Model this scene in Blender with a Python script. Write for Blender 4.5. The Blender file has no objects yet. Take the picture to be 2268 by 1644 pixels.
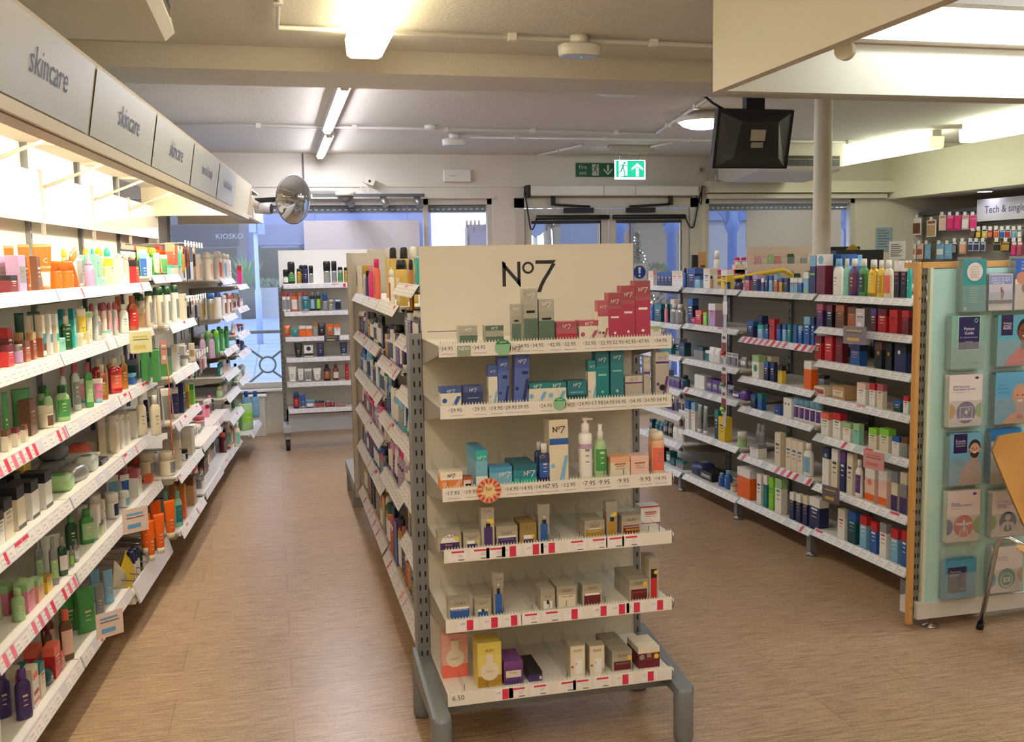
import bpy, math, random
from mathutils import Vector, Matrix
C = bpy.context.scene.collection
SC = bpy.context.scene
# ------------------------------------------------------------------ camera
FPX, PT, RL, HC, YW = 2170.5, math.radians(6.25), math.radians(1.056), 1.682, math.radians(13.513)
CXP, CYP = 1134.0, 822.0
Fv = Vector((math.sin(YW)*math.cos(PT), math.cos(YW)*math.cos(PT), -math.sin(PT)))
R0 = Vector((math.cos(YW), -math.sin(YW), 0)); D0 = Fv.cross(R0)
Rv = math.cos(RL)*R0 + math.sin(RL)*D0
Dv = -math.sin(RL)*R0 + math.cos(RL)*D0
CAM = Vector((0, 0, HC))
cd = bpy.data.cameras.new('camera'); cam = bpy.data.objects.new('camera', cd); C.objects.link(cam)
cd.sensor_fit = 'HORIZONTAL'; cd.sensor_width = 36; cd.lens = FPX/2268*36; cd.clip_end = 300; cd.clip_start = .05
m = Matrix((Rv, -Dv, -Fv)).transposed().to_4x4(); m.translation = CAM; cam.matrix_world = m
SC.camera = cam
# ------------------------------------------------------------------ world, colour, exposure
w = bpy.data.worlds.new('overcast_sky'); SC.world = w; w.use_nodes = True
nt = w.node_tree; nt.nodes.clear()
wo = nt.nodes.new('ShaderNodeOutputWorld'); bg = nt.nodes.new('ShaderNodeBackground'); nt.links.new(bg.outputs[0], wo.inputs[0])
tc = nt.nodes.new('ShaderNodeTexCoord'); nz = nt.nodes.new('ShaderNodeTexNoise'); nz.inputs['Scale'].default_value = 1.5
rp = nt.nodes.new('ShaderNodeValToRGB'); rp.color_ramp.elements[0].color = (.66, .76, 1, 1); rp.color_ramp.elements[1].color = (.84, .91, 1, 1)
nt.links.new(tc.outputs['Generated'], nz.inputs['Vector']); nt.links.new(nz.outputs['Fac'], rp.inputs['Fac']); nt.links.new(rp.outputs[0], bg.inputs[0])
bg.inputs[1].default_value = 1.9
SC.view_settings.view_transform = 'Standard'; SC.view_settings.look = 'None'; SC.view_settings.gamma = 1
SC.view_settings.use_curve_mapping = False; SC.view_settings.exposure = 1.0
try:
    SC.cycles.use_denoising = True; SC.cycles.max_bounces = 7; SC.cycles.diffuse_bounces = 4; SC.cycles.glossy_bounces = 3
    SC.cycles.transparent_max_bounces = 12; SC.cycles.sample_clamp_indirect = 6; SC.cycles.caustics_reflective = False; SC.cycles.caustics_refractive = False
except Exception: pass
# lamp strengths (W/m2-like emission values)
E_WALL, E_NEAR, E_FAR, E_CAN, E_RIGHT, E_BACK, E_ROUND = 25.0, 5.2, 44.0, 8.0, 5.0, 8.5, 9.0

# ------------------------------------------------------------------ pixel <-> place (measuring the photograph)
def ray(px, py): return Fv*FPX + Rv*(px-CXP) + Dv*(py-CYP)
def bp(px, py, **k):
    q = ray(px, py); (a, v), = k.items(); i = 'xyz'.index(a)
    return CAM + q*((v-CAM[i])/q[i])
class Frame:
    def __init__(s, deg, O=(0, 0)):
        s.th = math.radians(deg); c, n = math.cos(s.th), math.sin(s.th)
        s.U = Vector((c, n, 0)); s.N = Vector((n, -c, 0)); s.O = Vector((O[0], O[1], 0))
    def p(s, u, v, z=0): return s.O + s.U*u + s.N*v + Vector((0, 0, z))
    def hit(s, px, py, v):
        q = ray(px, py); t = (v-(CAM-s.O).dot(s.N))/q.dot(s.N); p = CAM+q*t
        return (p-s.O).dot(s.U), p.z
FW = Frame(85.47); FG = Frame(0, (.5044, 3.468)); FM = Frame(-90); FR = Frame(-88.08); FX = Frame(0)

# ------------------------------------------------------------------ materials
MC = {}
def lin(h):
    if not isinstance(h, str): return tuple(h)
    r = []
    for i in (0, 2, 4):
        c = int(h[i:i+2], 16)/255; r.append(c/12.92 if c <= .04045 else ((c+.055)/1.055)**2.4)
    return tuple(r)
def mat(col, rough=.45, metal=0, alpha=1, emit=0, coat=0, trans=0, name=None, noise=0, nscale=30, bump=0, stretch=(1, 1, 1)):
    key = (col, rough, metal, alpha, emit, coat, trans, noise, nscale, bump, stretch)
    if key in MC: return MC[key]
    m = bpy.data.materials.new(name or 'surface_'+(col if isinstance(col, str) else 'x')); m.use_nodes = True
    nt = m.node_tree; b = nt.nodes['Principled BSDF']; c = lin(col)+(1,)
    b.inputs['Base Color'].default_value = c; b.inputs['Roughness'].default_value = rough; b.inputs['Metallic'].default_value = metal
    if alpha < 1: b.inputs['Alpha'].default_value = alpha
    if trans: b.inputs['Transmission Weight'].default_value = trans
    if coat: b.inputs['Coat Weight'].default_value = coat
    if emit: b.inputs['Emission Color'].default_value = c; b.inputs['Emission Strength'].default_value = emit
    if noise or bump:
        t = nt.nodes.new('ShaderNodeTexCoord'); mp = nt.nodes.new('ShaderNodeMapping'); mp.inputs['Scale'].default_value = stretch
        n = nt.nodes.new('ShaderNodeTexNoise'); n.inputs['Scale'].default_value = nscale; n.inputs['Detail'].default_value = 4
        nt.links.new(t.outputs['Object'], mp.inputs[0]); nt.links.new(mp.outputs[0], n.inputs['Vector'])
        if noise:
            mx = nt.nodes.new('ShaderNodeMix'); mx.data_type = 'RGBA'; nt.links.new(n.outputs['Fac'], mx.inputs[0])
            mx.inputs[6].default_value = tuple(x*(1-noise) for x in c[:3])+(1,); mx.inputs[7].default_value = tuple(min(1, x*(1+noise)) for x in c[:3])+(1,)
            nt.links.new(mx.outputs[2], b.inputs['Base Color'])
        if bump:
            bn = nt.nodes.new('ShaderNodeBump'); bn.inputs['Strength'].default_value = bump; bn.inputs['Distance'].default_value = .01
            nt.links.new(n.outputs['Fac'], bn.inputs['Height']); nt.links.new(bn.outputs[0], b.inputs['Normal'])
    MC[key] = m; return m
def glow(col, s): return mat(col, emit=s, name='lamp_glow')
def glassy(col='e8f2f0', alpha=.12): # thin clear sheet
    key = ('gl', col, alpha)
    if key in MC: return MC[key]
    m = bpy.data.materials.new('clear_sheet'); m.use_nodes = True; nt = m.node_tree; nt.nodes.clear()
    o = nt.nodes.new('ShaderNodeOutputMaterial'); t = nt.nodes.new('ShaderNodeBsdfTransparent'); g = nt.nodes.new('ShaderNodeBsdfGlossy')
    d = nt.nodes.new('ShaderNodeBsdfDiffuse'); mx = nt.nodes.new('ShaderNodeMixShader'); m2 = nt.nodes.new('ShaderNodeMixShader')
    g.inputs['Roughness'].default_value = .04; d.inputs[0].default_value = lin(col)+(1,); fr = nt.nodes.new('ShaderNodeLayerWeight'); fr.inputs[0].default_value = .12
    mx.inputs[0].default_value = alpha; nt.links.new(t.outputs[0], mx.inputs[1]); nt.links.new(d.outputs[0], mx.inputs[2])
    nt.links.new(fr.outputs['Facing'], m2.inputs[0]); nt.links.new(mx.outputs[0], m2.inputs[1]); nt.links.new(g.outputs[0], m2.inputs[2]); nt.links.new(m2.outputs[0], o.inputs[0])
    MC[key] = m; return m
WHITE = mat('e6e2da', .4, name='white_powder_coat'); GREY = mat('8d9094', .4, .5, name='grey_steel'); DGREY = mat('55585c', .5, name='dark_grey')
BLACK = mat('15161a', .45, name='black_plastic'); CHROME = mat('c8c8c8', .18, 1, name='chrome'); CREAM = mat('ded6c6', .55, name='cream_paint')
CLEAR = glassy()

# ------------------------------------------------------------------ mesh builder
TXT = {}
def text_geo(s):
    if s in TXT: return TXT[s]
    cu = bpy.data.curves.new('t', 'FONT'); cu.body = s; cu.size = 1; cu.align_x = 'CENTER'; cu.align_y = 'CENTER'; cu.resolution_u = 2
    o = bpy.data.objects.new('t', cu); C.objects.link(o); dg = bpy.context.evaluated_depsgraph_get()
    me = bpy.data.meshes.new_from_object(o.evaluated_get(dg))
    vs = [tuple(v.co[:2]) for v in me.vertices]; fs = [tuple(p.vertices) for p in me.polygons]
    xs = [v[0] for v in vs] or [0, 1]; wd = max(xs)-min(xs) or 1
    bpy.data.objects.remove(o); bpy.data.curves.remove(cu); bpy.data.meshes.remove(me)
    TXT[s] = (vs, fs, wd); return TXT[s]
def logo7():
    P = [[(0,145),(27,160),(27,340),(0,340)], [(0,145),(143,310),(143,350),(0,185)], [(118,152),(143,152),(143,350),(118,322)],
         [(262,145),(427,145),(405,172),(262,172)]]
    t = [(392,172),(350,240),(310,300),(285,350),(272,390)]
    for i in range(4):
        a, b = t[i], t[i+1]; P.append([a, (a[0]+33, a[1]), (b[0]+31, b[1]), b])
    for i in range(16):
        a, b = i*math.pi/8, (i+1)*math.pi/8
        P.append([(203+47*math.cos(a),200+47*math.sin(a)),(203+47*math.cos(b),200+47*math.sin(b)),(203+30*math.cos(b),200+30*math.sin(b)),(203+30*math.cos(a),200+30*math.sin(a))])
    vs, fs = [], []
    for p in P:
        fs.append(tuple(range(len(vs), len(vs)+len(p)))); vs += [((x-213)/427, -(y-245)/427) for x, y in p]
    return vs, fs, 1.0
TXT['@7'] = logo7()
class MB:
    def __init__(s): s.v, s.f, s.m, s.ms, s.sm = [], [], [], [], []
    def mi(s, m):
        if isinstance(m, str): m = mat(m)
        if m not in s.ms: s.ms.append(m)
        return s.ms.index(m)
    def face(s, pts, m, smooth=False):
        n = len(s.v); s.v += [tuple(p) for p in pts]; s.f.append(tuple(range(n, n+len(pts)))); s.m.append(s.mi(m)); s.sm.append(smooth)
    def raw(s, vs, fs, m, smooth=False):
        n = len(s.v); s.v += [tuple(p) for p in vs]; k = s.mi(m)
        for f in fs: s.f.append(tuple(i+n for i in f)); s.m.append(k); s.sm.append(smooth)
    def box(s, x0, x1, y0, y1, z0, z1, m, fn=None):
        vs = [(x, y, z) for z in (z0, z1) for x, y in ((x0, y0), (x1, y0), (x1, y1), (x0, y1))]
        if fn: vs = [fn(p) for p in vs]
        s.raw(vs, [(3,2,1,0),(4,5,6,7),(0,1,5,4),(1,2,6,5),(2,3,7,6),(3,0,4,7)], m); return s
    def cbox(s, x0, x1, y0, y1, z0, z1, m, c=.004): # box with chamfered vertical edges and top
        c = min(c, (x1-x0)/3, (y1-y0)/3, (z1-z0)/3)
        ring = lambda k, z: [(x0+c+k, y0+k, z), (x1-c-k, y0+k, z), (x1-k, y0+c+k, z), (x1-k, y1-c-k, z), (x1-c-k, y1-k, z), (x0+c+k, y1-k, z), (x0+k, y1-c-k, z), (x0+k, y0+c+k, z)]
        R = [ring(c, z0), ring(0, z0+c), ring(0, z1-c), ring(c, z1)]; vs = sum(R, []); fs = [tuple(range(7, -1, -1)), tuple(range(24, 32))]
        for r in range(3):
            for i in range(8): j = (i+1) % 8; fs.append((r*8+i, r*8+j, r*8+8+j, r*8+8+i))
        s.raw(vs, fs, m); return s
    def loft(s, P, N=16, y0=0, cap=True, x0=0): # P: (z, rx, ry, power, mat, frontmat|None)
        n = len(s.v); rings = []
        for p in P:
            r = []
            for i in range(N):
                a = 2*math.pi*(i+.5)/N; c, q = math.cos(a), math.sin(a); e = 2/p[3]
                x = p[1]*math.copysign(abs(c)**e, c); y = p[2]*math.copysign(abs(q)**e, q); r.append((x0+x, y0+y, p[0]))
            rings.append(r)
        vs = sum(rings, []); s.v += vs
        for k in range(len(P)-1):
            for i in range(N):
                j = (i+1) % N; s.f.append((n+k*N+i, n+k*N+j, n+(k+1)*N+j, n+(k+1)*N+i))
                a = 2*math.pi*(i+1)/N; fr = P[k][5] if len(P[k]) > 5 and P[k][5] is not None and math.sin(a) < -.45 else P[k][4]
                s.m.append(s.mi(fr)); s.sm.append(True)
        if cap:
            s.f.append(tuple(n+i for i in range(N-1, -1, -1))); s.m.append(s.mi(P[0][4])); s.sm.append(False)
            b = n+(len(P)-1)*N; s.f.append(tuple(b+i for i in range(N))); s.m.append(s.mi(P[-1][4])); s.sm.append(False)
        return s
    def tube(s, pts, r, m, N=8):
        pts = [Vector(p) for p in pts]; n = len(s.v)
        for i, p in enumerate(pts):
            d = (pts[min(i+1, len(pts)-1)]-pts[max(i-1, 0)]).normalized(); a = d.orthogonal().normalized() if i == 0 else (a-d*a.dot(d)).normalized(); b = d.cross(a)
            for k in range(N):
                t = 2*math.pi*k/N; s.v.append(tuple(p+(a*math.cos(t)+b*math.sin(t))*r))
        for i in range(len(pts)-1):
            for k in range(N):
                l = (k+1) % N; s.f.append((n+i*N+k, n+i*N+l, n+(i+1)*N+l, n+(i+1)*N+k)); s.m.append(s.mi(m)); s.sm.append(True)
        s.f.append(tuple(n+k for k in range(N-1, -1, -1))); s.m.append(s.mi(m)); s.sm.append(False)
        s.f.append(tuple(n+(len(pts)-1)*N+k for k in range(N))); s.m.append(s.mi(m)); s.sm.append(False)
        return s
    def flat(s, pts, o, X, Y, m): # 2D polygon laid on plane
        o, X, Y = Vector(o), Vector(X), Vector(Y); s.face([o+X*a+Y*b for a, b in pts], m); return s
    def disc(s, o, X, Y, rx, ry, m, N=20, a0=0, a1=6.2832):
        s.flat([(rx*math.cos(a0+(a1-a0)*i/N), ry*math.sin(a0+(a1-a0)*i/N)) for i in range(N if a1 > 6.28 else N+1)], o, X, Y, m); return s
    def text(s, t, o, X, Y, width, m, size=None):
        vs, fs, wd = text_geo(t); k = size if size else width/wd; o, X, Y = Vector(o), Vector(X), Vector(Y)
        s.raw([o+X*(a*k)+Y*(b*k) for a, b in vs], fs, m); return s
    def build(s, name, parent=None, loc=None, rz=0, solid=None, bevel=0, sub=0):
        me = bpy.data.meshes.new(name); me.from_pydata(s.v, [], s.f)
        for m in s.ms: me.materials.append(m)
        me.polygons.foreach_set('material_index', s.m); me.polygons.foreach_set('use_smooth', s.sm); me.update()
        return link(name, me, parent, loc, rz)
def link(name, me, parent=None, loc=None, rz=0):
    o = bpy.data.objects.new(name, me); C.objects.link(o)
    if parent: o.parent = parent
    if loc is not None: o.location = loc
    o.rotation_euler = (0, 0, rz); return o
LABELS = {}
def tag(o, label=None, cat=None, group=None, kind=None):
    if label: o['label'] = label; LABELS[label] = LABELS.get(label, 0)+1
    if cat: o['category'] = cat
    if group: o['group'] = group
    if kind: o['kind'] = kind
    return o
def empty(name, loc, rz=0, **k):
    o = bpy.data.objects.new(name, None); C.objects.link(o); o.location = loc; o.rotation_euler = (0, 0, rz); o.empty_display_size = .1
    return tag(o, **k)
def struct(o, label=None): o['kind'] = 'structure'; return tag(o, label) if label else o
def copy_tree(o, parent=None):
    c = o.copy(); C.objects.link(c)
    if parent: c.parent = parent
    for ch in list(o.children): copy_tree(ch, c)
    return c
XA, ZA = Vector((1, 0, 0)), Vector((0, 0, 1))
# ================================================================== ROOM SHELL
ZC, YF = 2.825, 10.25
def floor_mat():
    m = bpy.data.materials.new('wood_effect_vinyl'); m.use_nodes = True; nt = m.node_tree; b = nt.nodes['Principled BSDF']; N = nt.nodes.new; L = nt.links.new
    t = N('ShaderNodeTexCoord'); mp = N('ShaderNodeMapping'); mp.inputs['Scale'].default_value = (1.2, 16, 1); L(t.outputs['Object'], mp.inputs[0])
    n1 = N('ShaderNodeTexNoise'); n1.inputs['Scale'].default_value = 6; n1.inputs['Detail'].default_value = 8; n1.inputs['Roughness'].default_value = .7; L(mp.outputs[0], n1.inputs['Vector'])
    n2 = N('ShaderNodeTexNoise'); n2.inputs['Scale'].default_value = 260; n2.inputs['Detail'].default_value = 2
    mp2 = N('ShaderNodeMapping'); mp2.inputs['Scale'].default_value = (.35, 1, 1); L(t.outputs['Object'], mp2.inputs[0]); L(mp2.outputs[0], n2.inputs['Vector'])
    r1 = N('ShaderNodeValToRGB'); e = r1.color_ramp.elements; e[0].position = .3; e[0].color = lin('86684f')+(1,); e[1].position = .7; e[1].color = lin('d2b594')+(1,); L(n1.outputs['Fac'], r1.inputs[0])
    r2 = N('ShaderNodeValToRGB'); e = r2.color_ramp.elements; e[0].position = .3; e[0].color = (.3, .22, .2, 1); e[1].position = .44; e[1].color = (1, 1, 1, 1); L(n2.outputs['Fac'], r2.inputs[0])
    mx = N('ShaderNodeMix'); mx.data_type = 'RGBA'; mx.blend_type = 'MULTIPLY'; mx.inputs[0].default_value = .75; L(r1.outputs[0], mx.inputs[6]); L(r2.outputs[0], mx.inputs[7])
    br = N('ShaderNodeTexBrick'); br.inputs['Scale'].default_value = 1; br.inputs['Brick Width'].default_value = 1.2; br.inputs['Row Height'].default_value = .3; br.inputs['Mortar Size'].default_value = .002; br.offset = .37
    br.inputs['Color1'].default_value = (1, 1, 1, 1); br.inputs['Color2'].default_value = (.9, .9, .9, 1); br.inputs['Mortar'].default_value = (.66, .62, .6, 1); br.inputs['Mortar Smooth'].default_value = 0; L(t.outputs['Object'], br.inputs[0])
    m3 = N('ShaderNodeMix'); m3.data_type = 'RGBA'; m3.blend_type = 'MULTIPLY'; m3.inputs[0].default_value = 1; L(mx.outputs[2], m3.inputs[6]); L(br.outputs[0], m3.inputs[7])
    L(m3.outputs[2], b.inputs['Base Color']); b.inputs['Roughness'].default_value = .33; return m
def slab(name, x0, x1, y0, y1, z0, z1, m):
    b = MB(); b.box(x0, x1, y0, y1, z0, z1, m); return struct(b.build(name))
PAINT = mat('d6cfc3', .8, bump=.25, nscale=60, name='ceiling_paint'); WALLP = mat('dcd5c9', .75, noise=.02, nscale=8, name='wall_paint')
slab('floor', -2.2, 9, -4.2, 10.4, -.1, 0, floor_mat())
slab('ceiling', -2.2, 9, -4.2, 10.4, ZC, ZC+.1, PAINT)
slab('trim_1', -2.0, 7.05, 5.386, 5.85, 2.705, ZC, PAINT)              # the cross beam
slab('wall_back', -2.2, 9, -4.3, -4.2, 0, ZC, WALLP)
slab('wall_left', -2.3, -2.2, -4.2, 10.4, 0, ZC, WALLP)
slab('wall_right', 9, 9.1, -4.2, 10.4, 0, ZC, WALLP)
slab('trim_2', 7.0, 7.12, -4.2, YF, 2.35, ZC, mat('e2dcc2', .7, name='bulkhead_paint'))   # bulkhead over the right bays
# far wall with two windows and a double door
b = MB()
for x0, x1, z0, z1 in ((-2.2, 9, 2.37, ZC), (2.28, 2.52, 0, 2.37), (4.62, 4.72, 0, 2.37), (6.6, 9, 0, 2.37), (-2.2, 2.28, 0, .46), (4.72, 6.6, 0, .46)):
    b.box(x0, x1, YF, YF+.16, z0, z1, WALLP)
struct(b.build('wall_far'))
b = MB(); b.box(-2.2, 2.3, YF-.03, YF, 2.37, 2.4, CREAM); b.box(-2.2, 9, YF-.012, YF, 2.49, 2.51, CREAM); b.box(.33, .345, YF-.012, YF, 2.5, ZC, DGREY); struct(b.build('trim_3'))
b = MB(); b.box(4.7, 7.0, YF-.16, YF, 2.42, 2.55, CREAM); b.box(4.7, 6.95, YF-.1, YF, 2.36, 2.41, CREAM); struct(b.build('trim_4'))
b = MB(); b.box(-2.2, 2.5, YF-.02, YF, 0, .12, CREAM); struct(b.build('baseboard_far'))
# frames
FRM = mat('cdc6ba', .45, name='window_frame_paint'); DKF = mat('30343c', .5, name='dark_window_metal')
def winframe(name, x0, x1, mulls):
    w = empty(name, (0, 0, 0), kind='structure'); b = MB()
    for z0, z1 in ((.46, .52), (2.31, 2.37)): b.box(x0, x1, YF+.02, YF+.1, z0, z1, FRM)
    for x in [x0, x1-.05]+mulls: b.box(x, x+.05, YF+.02, YF+.1, .46, 2.37, FRM)
    b.build('window_frame', w); g = MB(); g.box(x0, x1, YF+.055, YF+.061, .5, 2.33, CLEAR); g.build('glass', w)
    h = MB(); h.box(x0, x1, YF+.1, YF+.3, 2.24, 2.37, DKF)
    for i in range(int((x1-x0)/.06)): h.box(x0+.06*i, x0+.06*i+.03, YF+.09, YF+.1, 2.26, 2.275, WHITE)
    h.build('shutter_rail', w); s = MB(); s.box(x0, x1, YF-.1, YF+.02, .44, .46, WHITE); s.build('window_sill', w); return w
winframe('window_1', -2.2, 2.28, [1.55]); winframe('window_2', 4.72, 6.6, [])
# double door
dr = empty('door_1', (0, 0, 0), kind='structure'); b = MB()
for x0, x1, z0, z1 in ((2.52, 2.62, 0, 2.37), (4.52, 4.62, 0, 2.37), (2.52, 4.62, 2.27, 2.37)): b.box(x0, x1, YF-.04, YF+.1, z0, z1, FRM)
b.build('door_frame', dr)
for x0, x1 in ((2.63, 3.57), (3.585, 4.51)):
    b = MB(); a, c = x0+.07, x1-.09
    for p in ((x0, a, 0, 2.26), (c, x1, 0, 2.26), (a, c, 2.13, 2.26), (a, c, 0, .25)): b.box(p[0], p[1], YF-.02, YF+.03, p[2], p[3], FRM)
    b.box(a, c, YF-.025, YF-.018, 2.1, 2.13, DKF); b.box(c-.01, c, YF-.025, YF-.018, .25, 2.13, DKF)
    o = b.build('door_leaf', dr); g = MB(); g.box(a, c, YF, YF+.006, .25, 2.13, CLEAR); g.build('glass', o)
    h = MB(); h.tube([(x0+.12 if x0 < 3 else x1-.12, YF-.06, .95), (x0+.12 if x0 < 3 else x1-.12, YF-.06, 1.25)], .012, CHROME); h.build('door_handle', o)
# door operator, closers, safety bars and cables
op = empty('door_operator', (0, 0, 0), label='long white door operator box above the double glass doors', cat='door operator')
b = MB(); b.cbox(2.66, 4.57, YF-.16, YF, 2.39, 2.495, WHITE, .008)
for x in (3.47, 3.83): b.box(x, x+.004, YF-.162, YF-.158, 2.39, 2.495, DGREY)
b.build('housing', op); b = MB(); b.box(2.63, 2.66, YF-.16, YF, 2.37, 2.5, BLACK); b.build('end_cap', op)
for s, xa, xb in ((1, 2.93, 3.35), (-1, 4.27, 3.8)):
    b = MB(); b.box(xa-.02, xa+.02, YF-.1, YF-.06, 2.29, 2.39, BLACK); b.tube([(xa, YF-.08, 2.3), (xb, YF-.05, 2.28)], .012, BLACK); b.build('closer_arm', op)
    x = (3.06, 3.39) if s > 0 else (3.77, 4.1)
    b = MB(); b.box(x[0], x[1], YF-.06, YF-.02, 2.215, 2.265, BLACK); b.build('closer_body', op)
for k, (xa, xb, xc) in enumerate(((2.75, 3.56, 2.62), (3.61, 4.45, 4.64))):
    t = empty('door_safety_sensor', (0, 0, 0), label='black padded safety sensor bar across the %s glass door' % ('left' if k == 0 else 'right'), cat='sensor')
    b = MB(); b.tube([(xa, YF-.06, 2.165), (xb, YF-.06, 2.165)], .026, BLACK, 10); b.build('bar', t)
    xe = xa if k == 0 else xb; pts = []
    for i in range(13):
        a = i/12; pts.append((xe+(xc-xe)*a, YF-.06, 2.16-.13*math.sin(math.pi*min(1, a*1.15))*(1-a*.2)+(.3*max(0, a-.55)**1*2 if a > .55 else 0)))
    b = MB(); b.tube(pts, .008, BLACK, 6); b.build('cable', t)
b = MB(); b.tube([(4.55, YF-.1, 2.4), (4.64, YF-.06, 2.3), (4.66, YF-.04, 2.5), (4.78, YF-.03, 2.47), (4.83, YF-.02, 2.52)], .007, BLACK, 6)
tag(b.build('power_cable'), 'thin black cable looping from door operator to socket box', 'cable')
b = MB(); b.cbox(4.83, 4.9, YF-.04, YF, 2.52, 2.62, WHITE); b.box(4.85, 4.88, YF-.045, YF-.04, 2.56, 2.58, DGREY); tag(b.build('switch_box'), 'small white switch box beside the cable end above doors', 'switch')
b = MB(); b.cbox(4.62, 4.7, YF-.02, YF, 2.64, 2.72, mat('c9c2b6')); b.box(4.64, 4.68, YF-.024, YF-.02, 2.66, 2.7, mat('8a8378')); tag(b.build('key_switch'), 'small square beige key switch on wall above double doors', 'switch')
b = MB(); b.cbox(1.76, 2.05, YF-.06, YF, 2.54, 2.67, WHITE, .008); b.box(1.82, 1.9, YF-.062, YF-.06, 2.6, 2.604, GREY); tag(b.build('alarm_box'), 'plain white rectangular box on wall left of the doors', 'alarm box')
# signs over the door
GS = mat('0c5a34', .5, name='sign_green')
def runner(b, o, X, Z, k, m):
    o, X, Z = Vector(o), Vector(X), Vector(Z); P = lambda pts: b.flat([(x*k, y*k) for x, y in pts], o, X, Z, m)
    b.disc(o+X*(.14*k)+Z*(.62*k), X, Z, .12*k, .12*k, m, 12)
    P([(-.02, .5), (.14, .46), (.04, .1), (-.16, .12)]); P([(-.16, .16), (-.02, .1), (-.22, -.3), (-.32, -.24)]); P([(-.32, -.24), (-.22, -.32), (-.62, -.36), (-.6, -.26)])
    P([(-.08, .14), (.06, .12), (.24, -.26), (.14, -.34)]); P([(.14, -.26), (.24, -.26), (.2, -.72), (.1, -.72)]); P([(.1, .46), (.16, .36), (.44, .3), (.46, .38)]); P([(-.02, .5), (-.02, .4), (-.3, .3), (-.36, .36)]); P([(-.36, .36), (-.28, .34), (-.36, .08), (-.42, .1)])
b = MB(); y = YF-.015; WS = mat('c8cbb8', .6)
b.box(3.21, 3.66, y, YF, 2.6, 2.745, GS); y -= .001
b.text('Fire', (3.285, y, 2.7), XA, ZA, .085, WS); b.text('exit', (3.285, y, 2.64), XA, ZA, .085, WS)
b.flat([(-.04, -.06), (.035, -.06), (.035, .06), (-.04, .06)], (3.43, y, 2.672), XA, ZA, WS); runner(b, (3.43, y-.001, 2.675), XA, ZA, .075, GS)
b.flat([(-.012, .055), (.012, .055), (.012, -.01), (-.012, -.01)], (3.57, y, 2.67), XA, ZA, WS); b.flat([(-.05, -.0), (-.05, .02), (0, -.03), (.05, .02), (.05, 0), (0, -.055)], (3.57, y, 2.67), XA, ZA, WS)
tag(b.build('fire_exit_sign'), 'flat green Fire exit sign with running man and down arrow', 'sign')
t = empty('exit_light', (0, 0, 0), label='glowing green hanging exit sign with running man and up arrow', cat='exit sign')
yy = 9.3; b = MB(); b.box(3.26, 3.72, yy-.03, yy+.06, ZC-.05, ZC, mat('b8b2a6')); b.box(3.3, 3.68, yy-.01, yy+.04, ZC-.08, ZC-.05, mat('b8b2a6')); b.build('housing', t)
x0, x1, z0, z1 = 3.315, 3.635, 2.49, 2.68
b = MB(); b.box(x0, x1, yy, yy+.012, z0, z1, glow('dff5ff', 1.6)); b.box(x0+.012, x1-.012, yy-.001, yy+.001, z0+.022, z1-.008, glow('12a078', .9)); b.build('panel', t)
b = MB(); wg = glow('e8f6ff', 1.3); b.flat([(-.045, -.075), (.045, -.06), (.045, .075), (-.045, .075)], (x0+.085, yy-.003, (z0+z1)/2+.006), XA, ZA, wg); runner(b, (x0+.085, yy-.004, (z0+z1)/2+.004), XA, ZA, .1, glow('0d8a66', .7))
b.flat([(-.015, -.065), (.015, -.065), (.015, .02), (-.015, .02)], (x1-.085, yy-.003, (z0+z1)/2), XA, ZA, wg); b.flat([(-.06, -.005), (-.06, .015), (0, .065), (.06, .015), (.06, -.005), (0, .035)], (x1-.085, yy-.003, (z0+z1)/2), XA, ZA, wg); b.build('pictogram', t)
b = MB()
for x in (x0+.05, x1-.05): b.tube([(x, yy+.005, z1), (x, yy+.005, ZC-.08)], .004, CHROME, 6)
b.build('hanger', t)
# mandatory sign on the door glass
p = bp(1416, 603, y=YF-.03); b = MB(); b.box(p.x-.085, p.x+.085, YF-.034, YF-.03, p.z-.1, p.z+.09, mat('d8d4d0')); b.disc((p.x, YF-.036, p.z), XA, ZA, .072, .072, mat('1f3f9a'), 24)
b.flat([(-.01, -.015), (.01, -.015), (.016, .055), (-.016, .055)], (p.x, YF-.038, p.z), XA, ZA, mat('eeeeee')); b.disc((p.x, YF-.038, p.z-.04), XA, ZA, .012, .012, mat('eeeeee'), 12); b.box(p.x-.085, p.x+.085, YF-.034, YF-.03, p.z-.13, p.z-.1, mat('d9a336'))
tag(b.build('notice_sign'), 'white notice with blue circle and exclamation mark on door glass', 'sign')
# ------------------------------------------------------------------ ceiling things
def batten(name, x0, x1, y0, y1, z0, zt, s, col, label, group=None, cover=True):
    t = empty(name, ((x0+x1)/2, (y0+y1)/2, ZC), label=label, cat='ceiling light', group=group); w, l = (x1-x0)/2, (y1-y0)/2
    b = MB(); k_ = .6 if cover else 1.3; b.box(-w*k_, w*k_, -l, l, zt-ZC, 0, WHITE); b.build('body', t)
    b = MB()
    P = [(-w, zt-ZC), (-w*.92, z0-ZC+.012), (-w*.7, z0-ZC), (w*.7, z0-ZC), (w*.92, z0-ZC+.012), (w, zt-ZC)]
    e = glow(col, s)
    for i in range(5): b.face([(P[i][0], -l, P[i][1]), (P[i+1][0], -l, P[i+1][1]), (P[i+1][0], l, P[i+1][1]), (P[i][0], l, P[i][1])], e)
    b.face([(a, -l, c) for a, c in P], mat('e9dfb0', emit=s*.12) if cover else WHITE); b.face([(a, l, c) for a, c in reversed(P)], mat('e9dfb0', emit=s*.12) if cover else WHITE)
    b.build('diffuser', t); return t
batten('fluorescent_batten', .39, .575, 3.2, 5.0, 2.7, 2.79, E_NEAR, 'fff4cc', 'wide yellowish boxed fluorescent ceiling light nearest the camera')
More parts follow.
